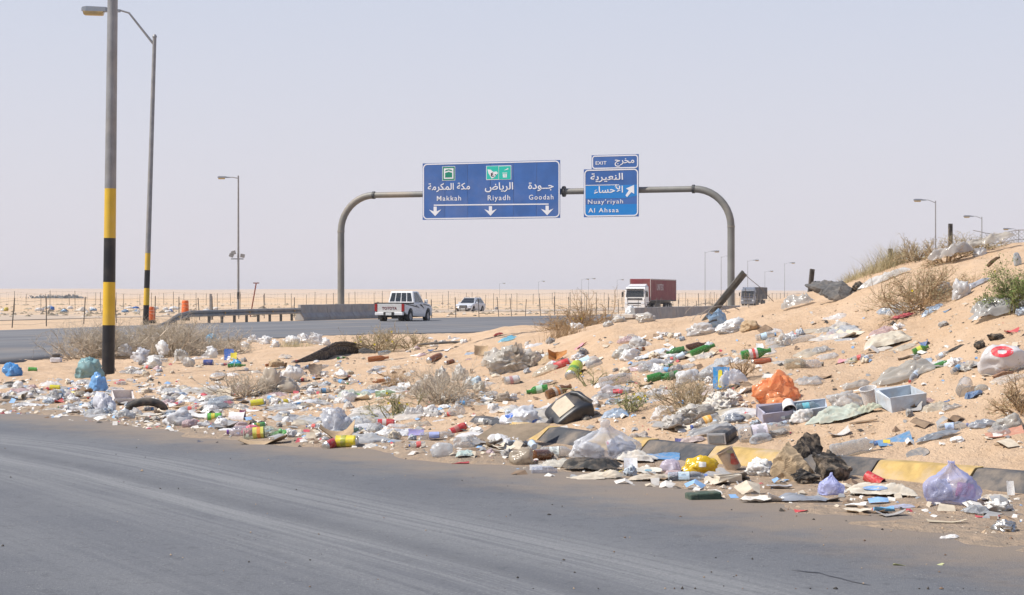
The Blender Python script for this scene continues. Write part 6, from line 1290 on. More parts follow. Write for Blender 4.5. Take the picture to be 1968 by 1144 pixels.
bottle(1034, 756, 42, 17, (.025, .22, .03), 'green glass bottle lying left of the brown labelled bottle', 'green bottle at centre', 231, 'beer', lab=(.35, .50, .38), flip=True); bottle(1078, 758, 50, 20, (.17, .07, .02), 'brown glass bottle with pale label above the black jerrycan', 'brown labelled bottle', 232, 'beer', yaw=.4, lab=(.45, .42, .40), lab2=(.55, .20, .05))
can(1082, 706, 34, 16, (.55, .025, .03), 'red can lying beside the blue and white cup', 'red can at centre', 233, yaw=.05, band=(.58, .10, .09)); cup(1112, 703, 28, 22, (.45, .62, .72), 'blue and white cup lying right of the red can', 'blue white cup', 234, ry=R(82), yaw=.3); bag(1142, 706, 34, 22, (.66, .67, .68), 'clear plastic dome right of the blue and white cup', None, 235, op=.4, crease=.1, lumps=.1, name='plastic_tub', cat='tub'); can(1108, 720, 24, 24, (.45, .52, .03), 'yellow and green can standing crooked below the blue and white cup', 'yellow and green can', 236, yaw=1.2, band=(.10, .30, .04), pitch=R(-10)); sheet(1045, 700, 62, 16, (.28, .16, .07), 'torn brown carton strip behind the red can', None, 237, .35, 1, .5, mat=CARD); card(1072, 694, 36, 16, (.50, .22, .04), 'orange-brown carton flaps standing behind the red can', None, 238, .3, stand=50, fold=.5, mat=pm('orange_card', (.42, .17, .04), .9, var=.2, dust=.2)); bag(1062, 708, 30, 14, WH, 'white crumple at the left end of the red can', None, 239, op=1)
bottle(1266, 730, 40, 17, (.025, .20, .03), 'green bottle on its side left of the white caught bag', 'green bottle by white bag', 240, 'beer'); bottle(1290, 730, 34, 17, (.03, .18, .04), 'second green bottle with round dark label', None, 241, 'beer', lab=(.10, .14, .11), flip=True); bottle(1254, 712, 40, 24, CLR, 'clear jar standing tilted above the green bottles', None, 242, 'jar', yaw=1.0); bottle(1186, 740, 62, 24, (.58, .58, .60, .42), 'large clear jar with a silver end left of the green bottles', 'large clear jar', 243, 'jar', yaw=.2); _o = bag(1180, 762, 70, 24, (.62, .60, .62), 'clear film with red print right of the brown labelled bottle', None, 244, op=.6); decal(_o, 1188, 752, 20, 9, (.55, .05, .08))
bottle(1354, 678, 50, 16, (.025, .18, .02), 'green glass bottle lying alone on the upper slope with dark neck', 'upper green bottle', 246, 'beer', yaw=.15, pitch=R(-6)); bottle(1340, 670, 40, 14, (.07, .025, .01), 'dark brown bottle right behind the upper green bottle', None, 247, 'beer', yaw=.1); bottle(1300, 682, 36, 16, (.03, .16, .03), 'green bottle half wrapped in paper on the upper slope', None, 248, 'beer', flip=True); sheet(1264, 684, 70, 12, (.55, .60, .66), 'blue and white paper strip left of the half wrapped green bottle', None, 249, .2, 1, .5, mat=PAPER)
bottle(1456, 690, 58, 20, (.03, .22, .03), 'green bottle with red and white label propped on a rusty can', 'labelled green bottle', 250, 'beer', pitch=R(-6), lab=(.62, .55, .55), lab2=(.60, .06, .06), lift=4); can(1464, 700, 40, 12, (.40, .10, .04), 'rusty red can under the labelled green bottle', 'rusty can', 251, yaw=.2)
bottle(1474, 652, 40, 15, CLR, 'clear bottle with blue cap near the fallen post', None, 252, lab=(.45, .60, .72), cap=(.03, .20, .45)); bottle(1548, 657, 50, 14, CLR, 'empty clear bottle alone on the bare upper sand', 'lone clear bottle', 253); cup(1512, 652, 14, 14, (.55, .62, .66), 'small crumpled blue and white cup on the upper sand', None, 254, ry=R(80)); card(1460, 670, 14, 12, (.74, .73, .70), 'white square card on the upper sand right of the fallen post litter', None, 255, .1, stand=50)
bottle(1530, 708, 40, 22, (.60, .56, .46, .5), 'cream bottle of the pair lying above the orange bag', None, 256, 'jar'); bottle(1562, 708, 42, 20, (.66, .66, .68, .8), 'white bottle with dark neck of the pair above the orange bag', 'white bottle pair', 257, 'pet', yaw=-.3, cap=(.03, .03, .03))
bag(1496, 776, 100, 64, (.90, .36, .15), 'bright orange carrier bag, the only orange one', 'orange bag', 258, tails=0, op=.6, sub=5, crease=.32, depth=.8, freq=1.6, lumps=.3, fine=.7); bag(1502, 788, 60, 26, (.90, .38, .17), 'trailing orange film just below the orange bag', None, 259, op=.8)
_o = card(1386, 748, 32, 44, (.02, .22, .50), 'blue packet with a yellow stripe standing in the twig bush', 'blue and yellow packet', 260, .12, stand=68, yaw=-.3); decal(_o, 1384, 728, 8, 34, (.72, .60, .03)); sheet(1412, 744, 60, 46, (.62, .62, .66), 'white film hanging right of the blue and yellow packet', None, 262, .5, .7, .5)
# trays
tray(1740, 788, 72, 30, 74, (.50, .54, .58), 'open pale blue carton tray standing alone on the sand', 'open blue tray', yaw=R(9), tilt=R(9), inside=(.42, .52, .60)); 
tray(1562, 806, 66, 24, 50, (.42, .47, .54), 'grey-blue open carton with rubbish inside, right of the white foam cup', 'grey carton', yaw=R(-8), tilt=R(14)); tray(1492, 812, 60, 24, 44, (.34, .33, .42), 'purple-grey open carton below the orange bag', 'purple-grey carton', yaw=R(8), tilt=R(10))
cup(1514, 802, 27, 46, (.72, .70, .68), 'white foam cup lying mouth to the viewer between two cartons', 'white foam cup', 263, rx=R(104), ry=R(14), lift=26, taper=.8); bottle(1496, 812, 52, 16, (.62, .68, .66, .6), 'white bottle with green cap in front of the purple-grey carton', None, 264, cap=(.02, .36, .16), lab=(.60, .66, .64), flip=True, lift=4); bottle(1556, 802, 46, 22, (.50, .62, .66, .6), 'teal and white bottle inside the grey carton', None, 265, lab=(.10, .40, .48), lift=10); bag(1544, 812, 50, 26, (.62, .60, .58), 'crumpled white wrapper spilling from the grey carton', None, 266, op=.95, mat=PAPER)
bag(1628, 786, 72, 34, (.64, .65, .65), 'clear crushed bottle pack left of the white paper cup', 'clear pack', 267, op=.42, crease=.3); cup(1674, 778, 32, 34, (.74, .72, .70), 'white paper cup with faint red print left of the open blue tray', 'white paper cup', 268, rx=R(14), ry=R(-12)); sheet(1618, 812, 128, 34, (.40, .44, .38), 'crumpled green-grey patterned wrapper below the clear pack', 'patterned wrapper', 269, .35, 1, .5, mat=PAPER); sheet(1668, 796, 70, 22, (.40, .42, .32), 'dirty patterned wrapper end left of the open blue tray', None, 270, .4, 1, .5, mat=PAPER)
# oil tin
p = hit(1392, 852); s = W(1, p.y); t = empty('oil_tin', p); mb = MB(); mb.box((0, 0, 14 * s), (62 * s, 44 * s, 28 * s)); b_ = mb.build('tin_body', pm('grey_tin_paint', (.06, .06, .062), .5, var=.3, dust=.25), t, bevel=.05); mb = MB(); mb.box((-31 * s, 0, 14 * s), (2 * s, 38 * s, 22 * s)); mb.build('tin_end', pm('pale_tin', (.36, .36, .37), .45, var=.2, dust=.25), t, bevel=.02); mb = MB(); mb.box((-32.2 * s, 0, 14 * s), (1.4 * s, 31 * s, 16 * s)); mb.build('tin_panel', pm('dull_tin', (.16, .165, .17), .5, var=.2, dust=.2), t, bevel=.02)
orient(t, p, R(62), 0, 0, .7); t.location = p + Vector((0, .1, 0)); finish(t, 'dented rectangular grey oil tin lying above the kerb', 'tin', 1395, 836, 'grey oil tin')
bottle(1474, 842, 104, 32, CLR, 'largest clear plastic bottle lying right of the grey oil tin', 'largest clear bottle', 271, lab=(.60, .56, .62, 1)); bag(1464, 852, 44, 20, (.62, .66, .70), 'clear flattened plastic lid in front of the largest clear bottle', None, 272, op=.35, crease=.1); bottle(1358, 824, 56, 24, (.62, .60, .58, .34), 'clear bottle with orange label and blue cap left of the grey oil tin', 'orange labelled bottle', 273, cap=(.03, .10, .40), lab=(.72, .33, .04), lab2=(.75, .50, .20), flip=True, yaw=.25); sheet(1372, 838, 110, 24, (.42, .42, .42), 'long grey flattened bottle and film behind the grey oil tin', None, 274, .25, .95, .4); sheet(1330, 852, 60, 14, (.44, .36, .34), 'flattened carton with blue end left of the grey oil tin', None, 275, .15, 1, .5, mat=PAPER); card(1308, 851, 22, 9, (.08, .09, .28), 'dark blue carton end on the kerb', None, 276, .1, stand=50); bag(1500, 836, 40, 12, (.64, .62, .58), 'ragged white tissue right of the largest clear bottle', None, 277, op=1, tails=2, mat=PAPER, crease=.5)
bag(1415, 812, 44, 20, (.30, .32, .36), 'dark grey crumpled film above the grey oil tin', None, 278, op=.95); bag(1340, 812, 80, 36, (.60, .56, .50), 'dusty white bag heap left of the purple-grey carton', None, 279, op=.95, tails=2, sub=5, crease=.45, freq=3); bag(1390, 790, 80, 40, (.62, .58, .52), 'crumpled white paper bag heap right of the twig bush', 'white paper heap', 280, op=.97, tails=2, sub=5, crease=.5, freq=3, mat=PAPER); bag(1300, 820, 60, 26, (.62, .58, .53), 'pale crumpled bag at the lower left of the twig bush', None, 281, op=.95, crease=.45); bag(1325, 736, 50, 26, (.68, .67, .66), 'smooth white bag caught on top of the twig bush', 'white caught bag', 282, op=.9, crease=.2); bag(1362, 730, 36, 26, (.60, .60, .60), 'clear bag shred caught high in the twig bush', None, 283, tails=2, op=.6); card(1354, 760, 34, 18, (.60, .52, .50), 'pale carton with pink print wedged in the twig bush', None, 284, .1, stand=60); bag(1408, 770, 44, 24, (.64, .61, .57), 'crumpled tissue in the twig bush left of the orange bag', None, 285, op=1, mat=PAPER, crease=.5); card(1305, 778, 22, 9, (.04, .20, .42), 'small dark blue wrapper under the twig bush', None, 286, .3, stand=30)
sheet(1742, 734, 152, 40, (.46, .43, .38), 'large grey-beige see-through film spread above the open blue tray', 'large grey film', 287, .4, .82, .45); sheet(1646, 748, 60, 16, (.50, .47, .43), 'small film wrinkled left of the large grey film', None, 288, .3, .7, .6)
sheet(1712, 666, 104, 28, (.52, .47, .38), 'striped cream cloth crumpled on the upper slope', 'striped cloth', 289, .35, 1, .6, mat=PAPER, name='cloth', cat='cloth', sharp=1.4); bottle(1774, 678, 32, 16, (.05, .20, .02), 'green bottle with yellow base right of the striped cloth', 'yellow based bottle', 290, 'beer', cap=None, lab=(.45, .50, .05))
rock(1885, 672, 24, 17, BURNT, 'black cinder left of the red-printed bag', None, 291, sub=3, rough=.6); rock(1915, 656, 32, 16, BURNT, 'wide black cinder above the red-printed bag', None, 292, sub=3, rough=.6); sheet(1838, 672, 40, 7, (.08, .07, .06), 'dark flattened strip left of the black cinder', None, 293, .2, 1, .4, mat=RUBBER)
_o = bag(1938, 718, 98, 60, (.74, .71, .70), 'white carrier bag with a red logo at the right edge', 'red-printed bag', 294, op=.88, sub=5, freq=1.3, crease=.18, fine=.3, depth=.8); 
decal(_o, 1926, 676, 44, 22, (.62, .03, .06), ring=True)
rock(1932, 726, 44, 12, pm('brown_box', (.24, .13, .08), .9, var=.3), 'brown crushed box under the red-printed bag', None, 295)
bottle(1860, 752, 26, 28, (.56, .56, .55, .3), 'clear bulb shaped bottle standing on the sand right of the large grey film', 'clear bulb', 296, 'jar', yaw=1.2); bag(1888, 753, 28, 14, (.50, .52, .50), 'clear dome lid right of the clear bulb', None, 297, op=.35, crease=.05, lumps=.05, name='lid', cat='lid'); sheet(1872, 766, 40, 14, (.12, .20, .34), 'dark blue crumpled wrapper below the clear bulb', None, 298, .4, 1, .5, mat=PAPER); card(1820, 773, 12, 6, (.06, .14, .28), 'tiny blue wrapper right of the open blue tray', None, 299, .2); sheet(1830, 788, 44, 12, (.46, .44, .42), 'clear crushed cup right of the open blue tray', None, 300, .2, .6, .5)
bottle(1834, 828, 58, 18, (.62, .66, .70, .35), 'full shaped water bottle with blue cap and blue label at right', 'blue capped water bottle', 301, cap=(.03, .06, .22), lab=(.42, .52, .72), yaw=-.25); sheet(1802, 845, 90, 16, (.30, .33, .37), 'flattened blue-grey bag below the blue capped water bottle', 'flat blue-grey bag', 302, .18, .9, .4); sheet(1890, 823, 60, 18, (.34, .36, .40), 'flattened grey bag right of the blue capped water bottle', None, 303, .25, .9, .5); bag(1944, 826, 62, 34, (.52, .50, .46), 'crumpled clear film at the right edge above the kerb', 'clear edge film', 304, op=.7); bag(1842, 851, 28, 12, WH, 'ragged white tissue right of the flat blue-grey bag', None, 305, op=1, mat=PAPER, tails=2)
_o = card(1722, 853, 66, 18, (.10, .24, .42), 'blue printed packet with a yellow square lying flat on the sand', 'blue printed packet', 306, .09, roll=R(14), depth=.5); decal(_o, 1704, 848, 14, 7, (.62, .45, .05)); disc(1767, 876, 46, 12, (.22, .21, .20), 'grey shallow dish on the sand above the yellow kerb block', 'grey dish', 308, roll=R(16), mat=PLAST); bottle(1645, 874, 92, 24, (.56, .60, .64, .34), 'flattened clear bottle with blue cap behind the burnt rubble', 'flat bottle by rubble', 309, crush=.5, cap=(.05, .16, .40)); card(1934, 838, 72, 14, (.48, .22, .15), 'red and yellow packet lying flat at the right edge', None, 310, .06, roll=R(10), depth=.4); card(1615, 838, 40, 12, (.50, .48, .46), 'pale torn label behind the burnt rubble', None, 311, .25, depth=.5); mb = MB(); p = hit(1660, 815); s = W(1, p.y); mb.tube([(-28 * s, 0, 1 * s), (0, .02, 4 * s), (26 * s, .0, 9 * s)], [1.5 * s, 3 * s, 2 * s], 6); o = mb.build('stick', STONE); o.location = p; finish(o, 'pale stick on the sand below the open blue tray', 'stick', 1660, 812)
# crest
rock(1604, 582, 92, 18, GREYAS, 'large slab of broken grey-black asphalt on the crest', 'asphalt slab', 317, 1.0, rough=.55, sub=5, slab=True, roll=R(26), lift=14, yaw=.4); rock(1655, 556, 28, 16, BURNT, 'small black asphalt piece right of the large slab on the crest', None, 313, sub=3)
sheet(1535, 592, 76, 34, (.50, .48, .45), 'grey film trailing down the crest left of the asphalt slab', 'crest film', 314, .45, .72, .5, yaw=-.3); sheet(1705, 540, 120, 20, (.66, .64, .60), 'long white film strip stretched along the crest right of the asphalt slab', 'long white film', 315, .3, .85, .35, yaw=.05); sheet(1832, 506, 96, 36, (.50, .47, .44), 'grey film draped over the crest bush below the upright stub', 'draped crest film', 316, .6, .8, .5, lift=8); sheet(1905, 486, 110, 26, (.50, .46, .40), 'tattered film caught on the wire mesh at the upper right', 'tattered film', 317, .5, .75, .4, lift=16); bag(1885, 492, 30, 16, WH, 'white bag under the tattered film on the crest', None, 318, op=.9)
bag(1852, 572, 40, 40, (.66, .65, .64), 'white bag hanging from the olive and brown bush', 'bag in olive bush', 319, tails=2, op=.9); bag(1820, 562, 34, 22, (.60, .58, .55), 'clear bag caught in the middle of the olive and brown bush', None, 320, op=.5); sheet(1932, 606, 130, 40, (.42, .41, .39), 'big grey plastic sheet lying at the right edge below the green shrub', 'big grey sheet', 321, .45, .92, .6); sheet(1885, 548, 50, 14, (.45, .47, .52), 'grey-blue film right of the bag in the olive bush', None, 322, .3, .9, .5); sheet(1720, 598, 60, 16, (.66, .64, .61), 'white film flattened below the olive and brown bush', None, 323, .35, .9, .5); sheet(1755, 598, 40, 14, (.48, .42, .36), 'tan rag beside the white film below the olive and brown bush', None, 324, .4, 1, .5, mat=PAPER, name='rag', cat='rag'); sheet(1736, 612, 50, 7, (.45, .05, .08), 'red and pink wrapper on the bare upper sand', 'red pink wrapper', 325, .3, 1, .4, mat=PAPER); card(1822, 598, 16, 7, (.12, .20, .30), 'small dark blue lid on the bare upper sand', None, 326, .1); bag(1958, 510, 18, 26, (.58, .62, .64), 'bluish film tatter standing at the right edge near the crest', None, 327, op=.7, tails=1); mb = MB(); p = hit(1908, 512); s = W(1, p.y); mb.tube([(-10 * s, 0, 0), (-2 * s, 0, 8 * s), (8 * s, 0, 16 * s), (14 * s, 0, 17 * s)], [3.5 * s, 4 * s, 3 * s, 1.5 * s], 7); o = mb.build('driftwood', pm('dark_wood', (.10, .055, .03), .9, var=.4)); o.location = p; finish(o, 'dark leaning stump of wood on the sand near the right crest', 'wood', 1910, 500)
for px, y0, y1, w, lean, Y, label in ((1827, 478, 430, 8, 0, 27.5, 'upright black steel fence stub on the crest'), (1557, 552, 517, 9, .1, 29.5, 'short black fence stub left of the asphalt slab, tilted'), (1710, 498, 478, 8, .05, 29, 'short fence stub sunk in the grass tuft on the crest')):
    x = at(px, Y); zb_ = CAMZ - (y0 - HY) / F * Y; zt_ = CAMZ - (y1 - HY) / F * Y; g_ = gz(x, Y); s = W(1, Y); w_ = w * s
    mb = MB(); mb.box((-w_ * .35, 0, (zt_ - g_) / 2 - .1), (w_ * .3, w_, zt_ - g_ + .2)); mb.box((w_ * .1, w_ * .35, (zt_ - g_) / 2 - .1), (w_ * .9, w_ * .3, zt_ - g_ + .2)); o = mb.build('fence_post', FPOST); o.location = (x, Y, g_); o.rotation_euler = (0, lean, 0); finish(o, label, 'fence post', px, y1, 'upright stub' if px == 1827 else None)
p0 = hit(1352, 616); s = W(1, p0.y); vec = Vector((74 * s, 0, 92 * s)); mb = MB(); Lp = vec.length; mb.box((0, 0, Lp / 2 - .1), (.045, .11, Lp + .25)); mb.box((.05, .045, Lp / 2 - .1), (.09, .03, Lp + .25)); o = mb.build('fallen_post', pm('leaning_post_steel', (.12, .12, .11), .6, metal=.3, var=.3, dust=.2)); o.location = p0; o.rotation_euler = (0, math.atan2(vec.x, vec.z), 0); finish(o, 'leaning grey steel post on the crest in front of the right gantry leg', 'post', 1390, 570, 'leaning post')
bag(1382, 628, 44, 36, (.34, .50, .66), 'light blue bag caught on wire at the foot of the leaning post', 'blue bag on wire', 330, tails=3, op=.82)
mb = MB(); top = p0 + vec * 1.0; r_ = random.Random(5)
mb.tube([top, top + Vector((40 * s, .2, -30 * s)), top + Vector((78 * s, .4, -68 * s))], .006, 4, cap=False)
for i in range(4):
    c = p0 + Vector((r_.uniform(-45, 40) * s, r_.uniform(-.3, .3), r_.uniform(-4, 8) * s)); rr = r_.uniform(22, 46) * s; ph = r_.uniform(0, 6); pts = [c + Vector((math.cos(ph + a * .3) * rr, math.sin(a * .3) * rr * .3, abs(math.sin(ph + a * .3)) * rr * .6)) for a in range(22)]; mb.tube(pts, .004, 4, cap=False)
mb.tube([p0 + Vector((95 * s, 0, -8 * s)), p0 + Vector((86 * s, 0, 30 * s)), p0 + Vector((80 * s, 0, 62 * s))], .005, 4, cap=False)
o = mb.build('loose_wire', WIRE); finish(o, 'loops of loose fence wire around the leaning post', 'wire', 1370, 600)
mb = MB(); p = hit(1362, 634); s = W(1, p.y); mb.tube([(-18 * s, 0, 0), (-8 * s, 0, 9 * s), (6 * s, 0, 17 * s), (16 * s, 0, 19 * s)], 2.2 * s, 6); o = mb.build('bent_bar', DARKST); o.location = p; finish(o, 'short bent dark bar below the leaning post', 'bar', 1362, 632)
# chain mesh at top right
mb = MB(); Yf = 27.0; t0, t1 = 1895, 1990; s = W(1, Yf)
for k in range(-6, 14):
    for sg in (1, -1):
        pts = []
        for j in range(8):
            f = j / 7; px = t0 + k * 9 + sg * f * 44; pz = 482 - f * 36 + 4 * math.sin(px * .06)
            if px < t0 - 4 or px > t1: continue
            pts.append((at(px, Yf), Yf + .1 * math.sin(px * .1), CAMZ - (pz - HY) / F * Yf))
        if len(pts) > 1: mb.tube(pts, .0028, 3, cap=False)
for pz in (446, 464): mb.tube([(at(px, Yf), Yf, CAMZ - (pz + 4 * math.sin(px * .06) - HY) / F * Yf) for px in range(1870, 1996, 12)], .0045, 4, cap=False)
o = mb.build('wire_mesh', WIRE); finish(o, 'sagging diamond wire mesh fence on the crest at the upper right', 'fence', 1930, 465)
bag(1215, 612, 34, 26, WH, 'white bag snagged by the end of the right concrete barrier', 'bag at barrier end', 331, op=.95, tails=2); bag(1190, 620, 30, 14, (.66, .63, .58), 'dusty white bag left of the bag at the barrier end', None, 332, op=.9); bag(1242, 620, 40, 20, (.64, .60, .54), 'pale bags bunched right of the bag at the barrier end', None, 333, op=.9, tails=2)
bag(1408, 640, 70, 30, WH, 'wide white bag heap below the blue bag on wire', 'white heap by leaning post', 334, op=.95, tails=2, sub=5, freq=3); bag(1350, 645, 60, 26, (.66, .64, .62), 'pale film heap left of the white heap by the leaning post', None, 335, op=.75, tails=1); bag(1442, 636, 40, 22, (.30, .20, .13), 'brown crushed cardboard behind the white heap by the leaning post', None, 336, op=1, mat=CARD, name='carton', cat='carton'); bag(1226, 668, 36, 20, (.62, .60, .57), 'grey and white cup shaped crumple on the sandy rise right of centre', None, 337, op=.9); bag(1200, 688, 52, 26, (.60, .58, .54), 'looped pale film on the sandy rise right of centre', 'looped film', 338, op=.7, tails=2)
bag(1110, 634, 26, 16, WH, 'white bag tucked under the crest bush', None, 339, op=.95, tails=2); bag(1170, 628, 24, 12, (.62, .60, .56), 'pale bag at the right foot of the crest bush', None, 340, op=.95)
# bags caught in the left shrubs
r_ = random.Random(8)
_SH = ['bunched', 'torn', 'twisted', 'drooping', 'puffed up', 'flattened', 'peaked', 'ragged', 'folded', 'tattered', 'rolled up', 'wrinkled']
for i, (px, py, w, h, lf) in enumerate(((240, 690, 34, 26, 6), (268, 700, 40, 30, 4), (292, 706, 44, 24, 0), (312, 690, 30, 30, 8), (346, 700, 30, 26, 6), (330, 674, 24, 20, 14), (368, 672, 30, 22, 10), (404, 690, 34, 24, 2), (362, 706, 28, 20, 0), (226, 676, 22, 24, 14), (300, 672, 22, 16, 18), (258, 672, 18, 18, 16))):
    bag(px, py, w, h, rng.choice([WH, (.62, .60, .56), (.66, .66, .68)]), '%s white bag caught %s the big dry tan shrub' % (_SH[i], ['at the left of', 'low in', 'at the foot of', 'in the middle of', 'right of the middle of', 'high in', 'in the upper right of', 'at the right end of', 'at the right foot of', 'in the upper left of', 'near the top of', 'on the left shoulder of'][i]), 'shrub bags' if i == 3 else None, 216 + i % 5, tails=3, op=.93, lift=lf, crease=.42)
for i, (px, py, w, h, lf) in enumerate(((822, 760, 50, 36, 6), (850, 748, 40, 36, 10), (884, 740, 36, 34, 8), (905, 748, 34, 26, 0), (800, 764, 36, 26, 4), (860, 776, 36, 24, 0), (876, 700, 0, 0, 0))):
    if w: bag(px, py, w, h, rng.choice([(.60, .57, .52), (.64, .62, .58), (.56, .52, .47)]), '%s dusty bag %s the grey twig bush in the middle' % (_SH[i], ['in the left half of', 'on top of', 'in the right half of', 'at the right end of', 'at the left end of', 'at the foot of'][i]), None, 223 + i % 3, tails=3, op=.8, lift=lf, crease=.45)
bag(915, 748, 40, 26, (.42, .52, .58), 'blue and white packet right of the grey twig bush', 'blue white packet', 345, op=1, mat=PAPER); sheet(1050, 762 - 24, 36, 9, (.66, .65, .64), 'small flattened clear bottle left of the pale film heap foot', None, 346, .2, .8, .5); can(985, 738, 28, 18, (.60, .57, .55), 'faded pinkish can below the pale film heap', 'faded can', 347, yaw=.3, band=(.50, .25, .25)); bag(966, 772, 34, 16, (.50, .42, .33), 'tan crumpled jug on the bare sand below the faded can', None, 348, op=.8, name='plastic_jug', cat='jug'); sheet(795, 800, 46, 26, (.64, .62, .60), 'pale semi clear sheet standing above the level red can', None, 349, .5, .7, .5); _o = sheet(680, 770, 70, 26, (.60, .64, .56), 'clear bag with green print in the middle left', 'green printed film', 350, .45, .55, .6); decal(_o, 684, 762, 26, 12, (.14, .42, .08), seg=1); bottle(742, 762, 40, 14, (.35, .52, .30, .5), 'green and white labelled bottle right of the green printed film', None, 352, lab=(.50, .60, .50)); can(494, 780, 28, 14, (.62, .58, .03), 'yellow can lying with a clear bottle to its right', 'yellow can upslope', 353, yaw=.25, pitch=R(-8)); bottle(522, 778, 30, 14, CLR, 'clear bottle end right of the upslope yellow can', None, 354, 'jar'); bottle(425, 786, 30, 28, (.55, .62, .70, .3), 'clear blue tinted round bottle behind the tipped white cup', None, 355, 'jar', yaw=.9); card(430, 764, 26, 22, (.60, .52, .40), 'cream board leaning left of the cream handle bag', None, 356, .15, stand=45)
# ------------------------------------------------------------------ scattered litter, each piece its own object
COLN = [('white', (.81, .80, .79)), ('white', (.81, .80, .79)), ('dusty white', (.70, .66, .60)), ('cream', (.58, .51, .40)), ('pale grey', (.50, .50, .50)), ('bright white', (.81, .80, .79)), ('clear', (.64, .65, .66, .38)), ('clear', (.66, .66, .66, .30)), ('dusty white', (.56, .52, .46)), ('white', (.81, .80, .79)), ('pale blue', (.46, .55, .66)), ('pale pink', (.62, .48, .48))]
CARDC = [('white', (.78, .76, .73)), ('cream', (.64, .56, .44)), ('brown', (.26, .17, .10)), ('grey', (.32, .31, .30)), ('red', (.45, .05, .06)), ('blue', (.07, .14, .28)), ('pale blue', (.46, .52, .58)), ('pink', (.56, .26, .30)), ('dark brown', (.12, .085, .06)), ('yellow', (.58, .46, .08))]
CANC = [('red', (.50, .03, .04)), ('silver', (.50, .50, .50)), ('green', (.06, .30, .06)), ('blue', (.04, .10, .40)), ('yellow', (.60, .48, .03)), ('white', (.66, .65, .64)), ('orange', (.60, .20, .03))]
GLC = [('green', (.025, .19, .03)), ('brown', (.15, .05, .012)), ('amber', (.28, .09, .015))]
ADJ = ['crumpled', 'torn', 'twisted', 'ragged', 'rumpled', 'wrinkled', 'dusty', 'creased', 'tattered', 'half buried']
def rel(px, py, k=0, used=()):
    c = sorted(LAND, key=lambda q: ((q[1] - px) ** 2 + ((q[2] - py) * 2.2) ** 2))[k]; dx, dy = px - c[1], py - c[2]
    if abs(dx) > abs(dy) * 1.8: w = 'right of' if dx > 0 else 'left of'
    else: w = 'in front of' if dy > 0 else 'behind'
    return w, c[0]
TAKEN = {}
def unique(kind, px, py):
    for k in range(6):
        w, a = rel(px, py, k)
        for far in ('', 'a little '):
            lb = '%s %s%s the %s' % (kind, far if k == 0 and w in ('right of', 'left of') else '', w, a)
            if lb not in TAKEN: TAKEN[lb] = 1; return lb
        for m in range(k + 1, 6):
            w2, b_ = rel(px, py, m); lb = '%s %s the %s and %s the %s' % (kind, w, a, w2, b_)
            if lb not in TAKEN and len(lb.split()) <= 16: TAKEN[lb] = 1; return lb
    lb = '%s lying in the roadside litter' % kind; return lb
_LAND0 = list(LAND)
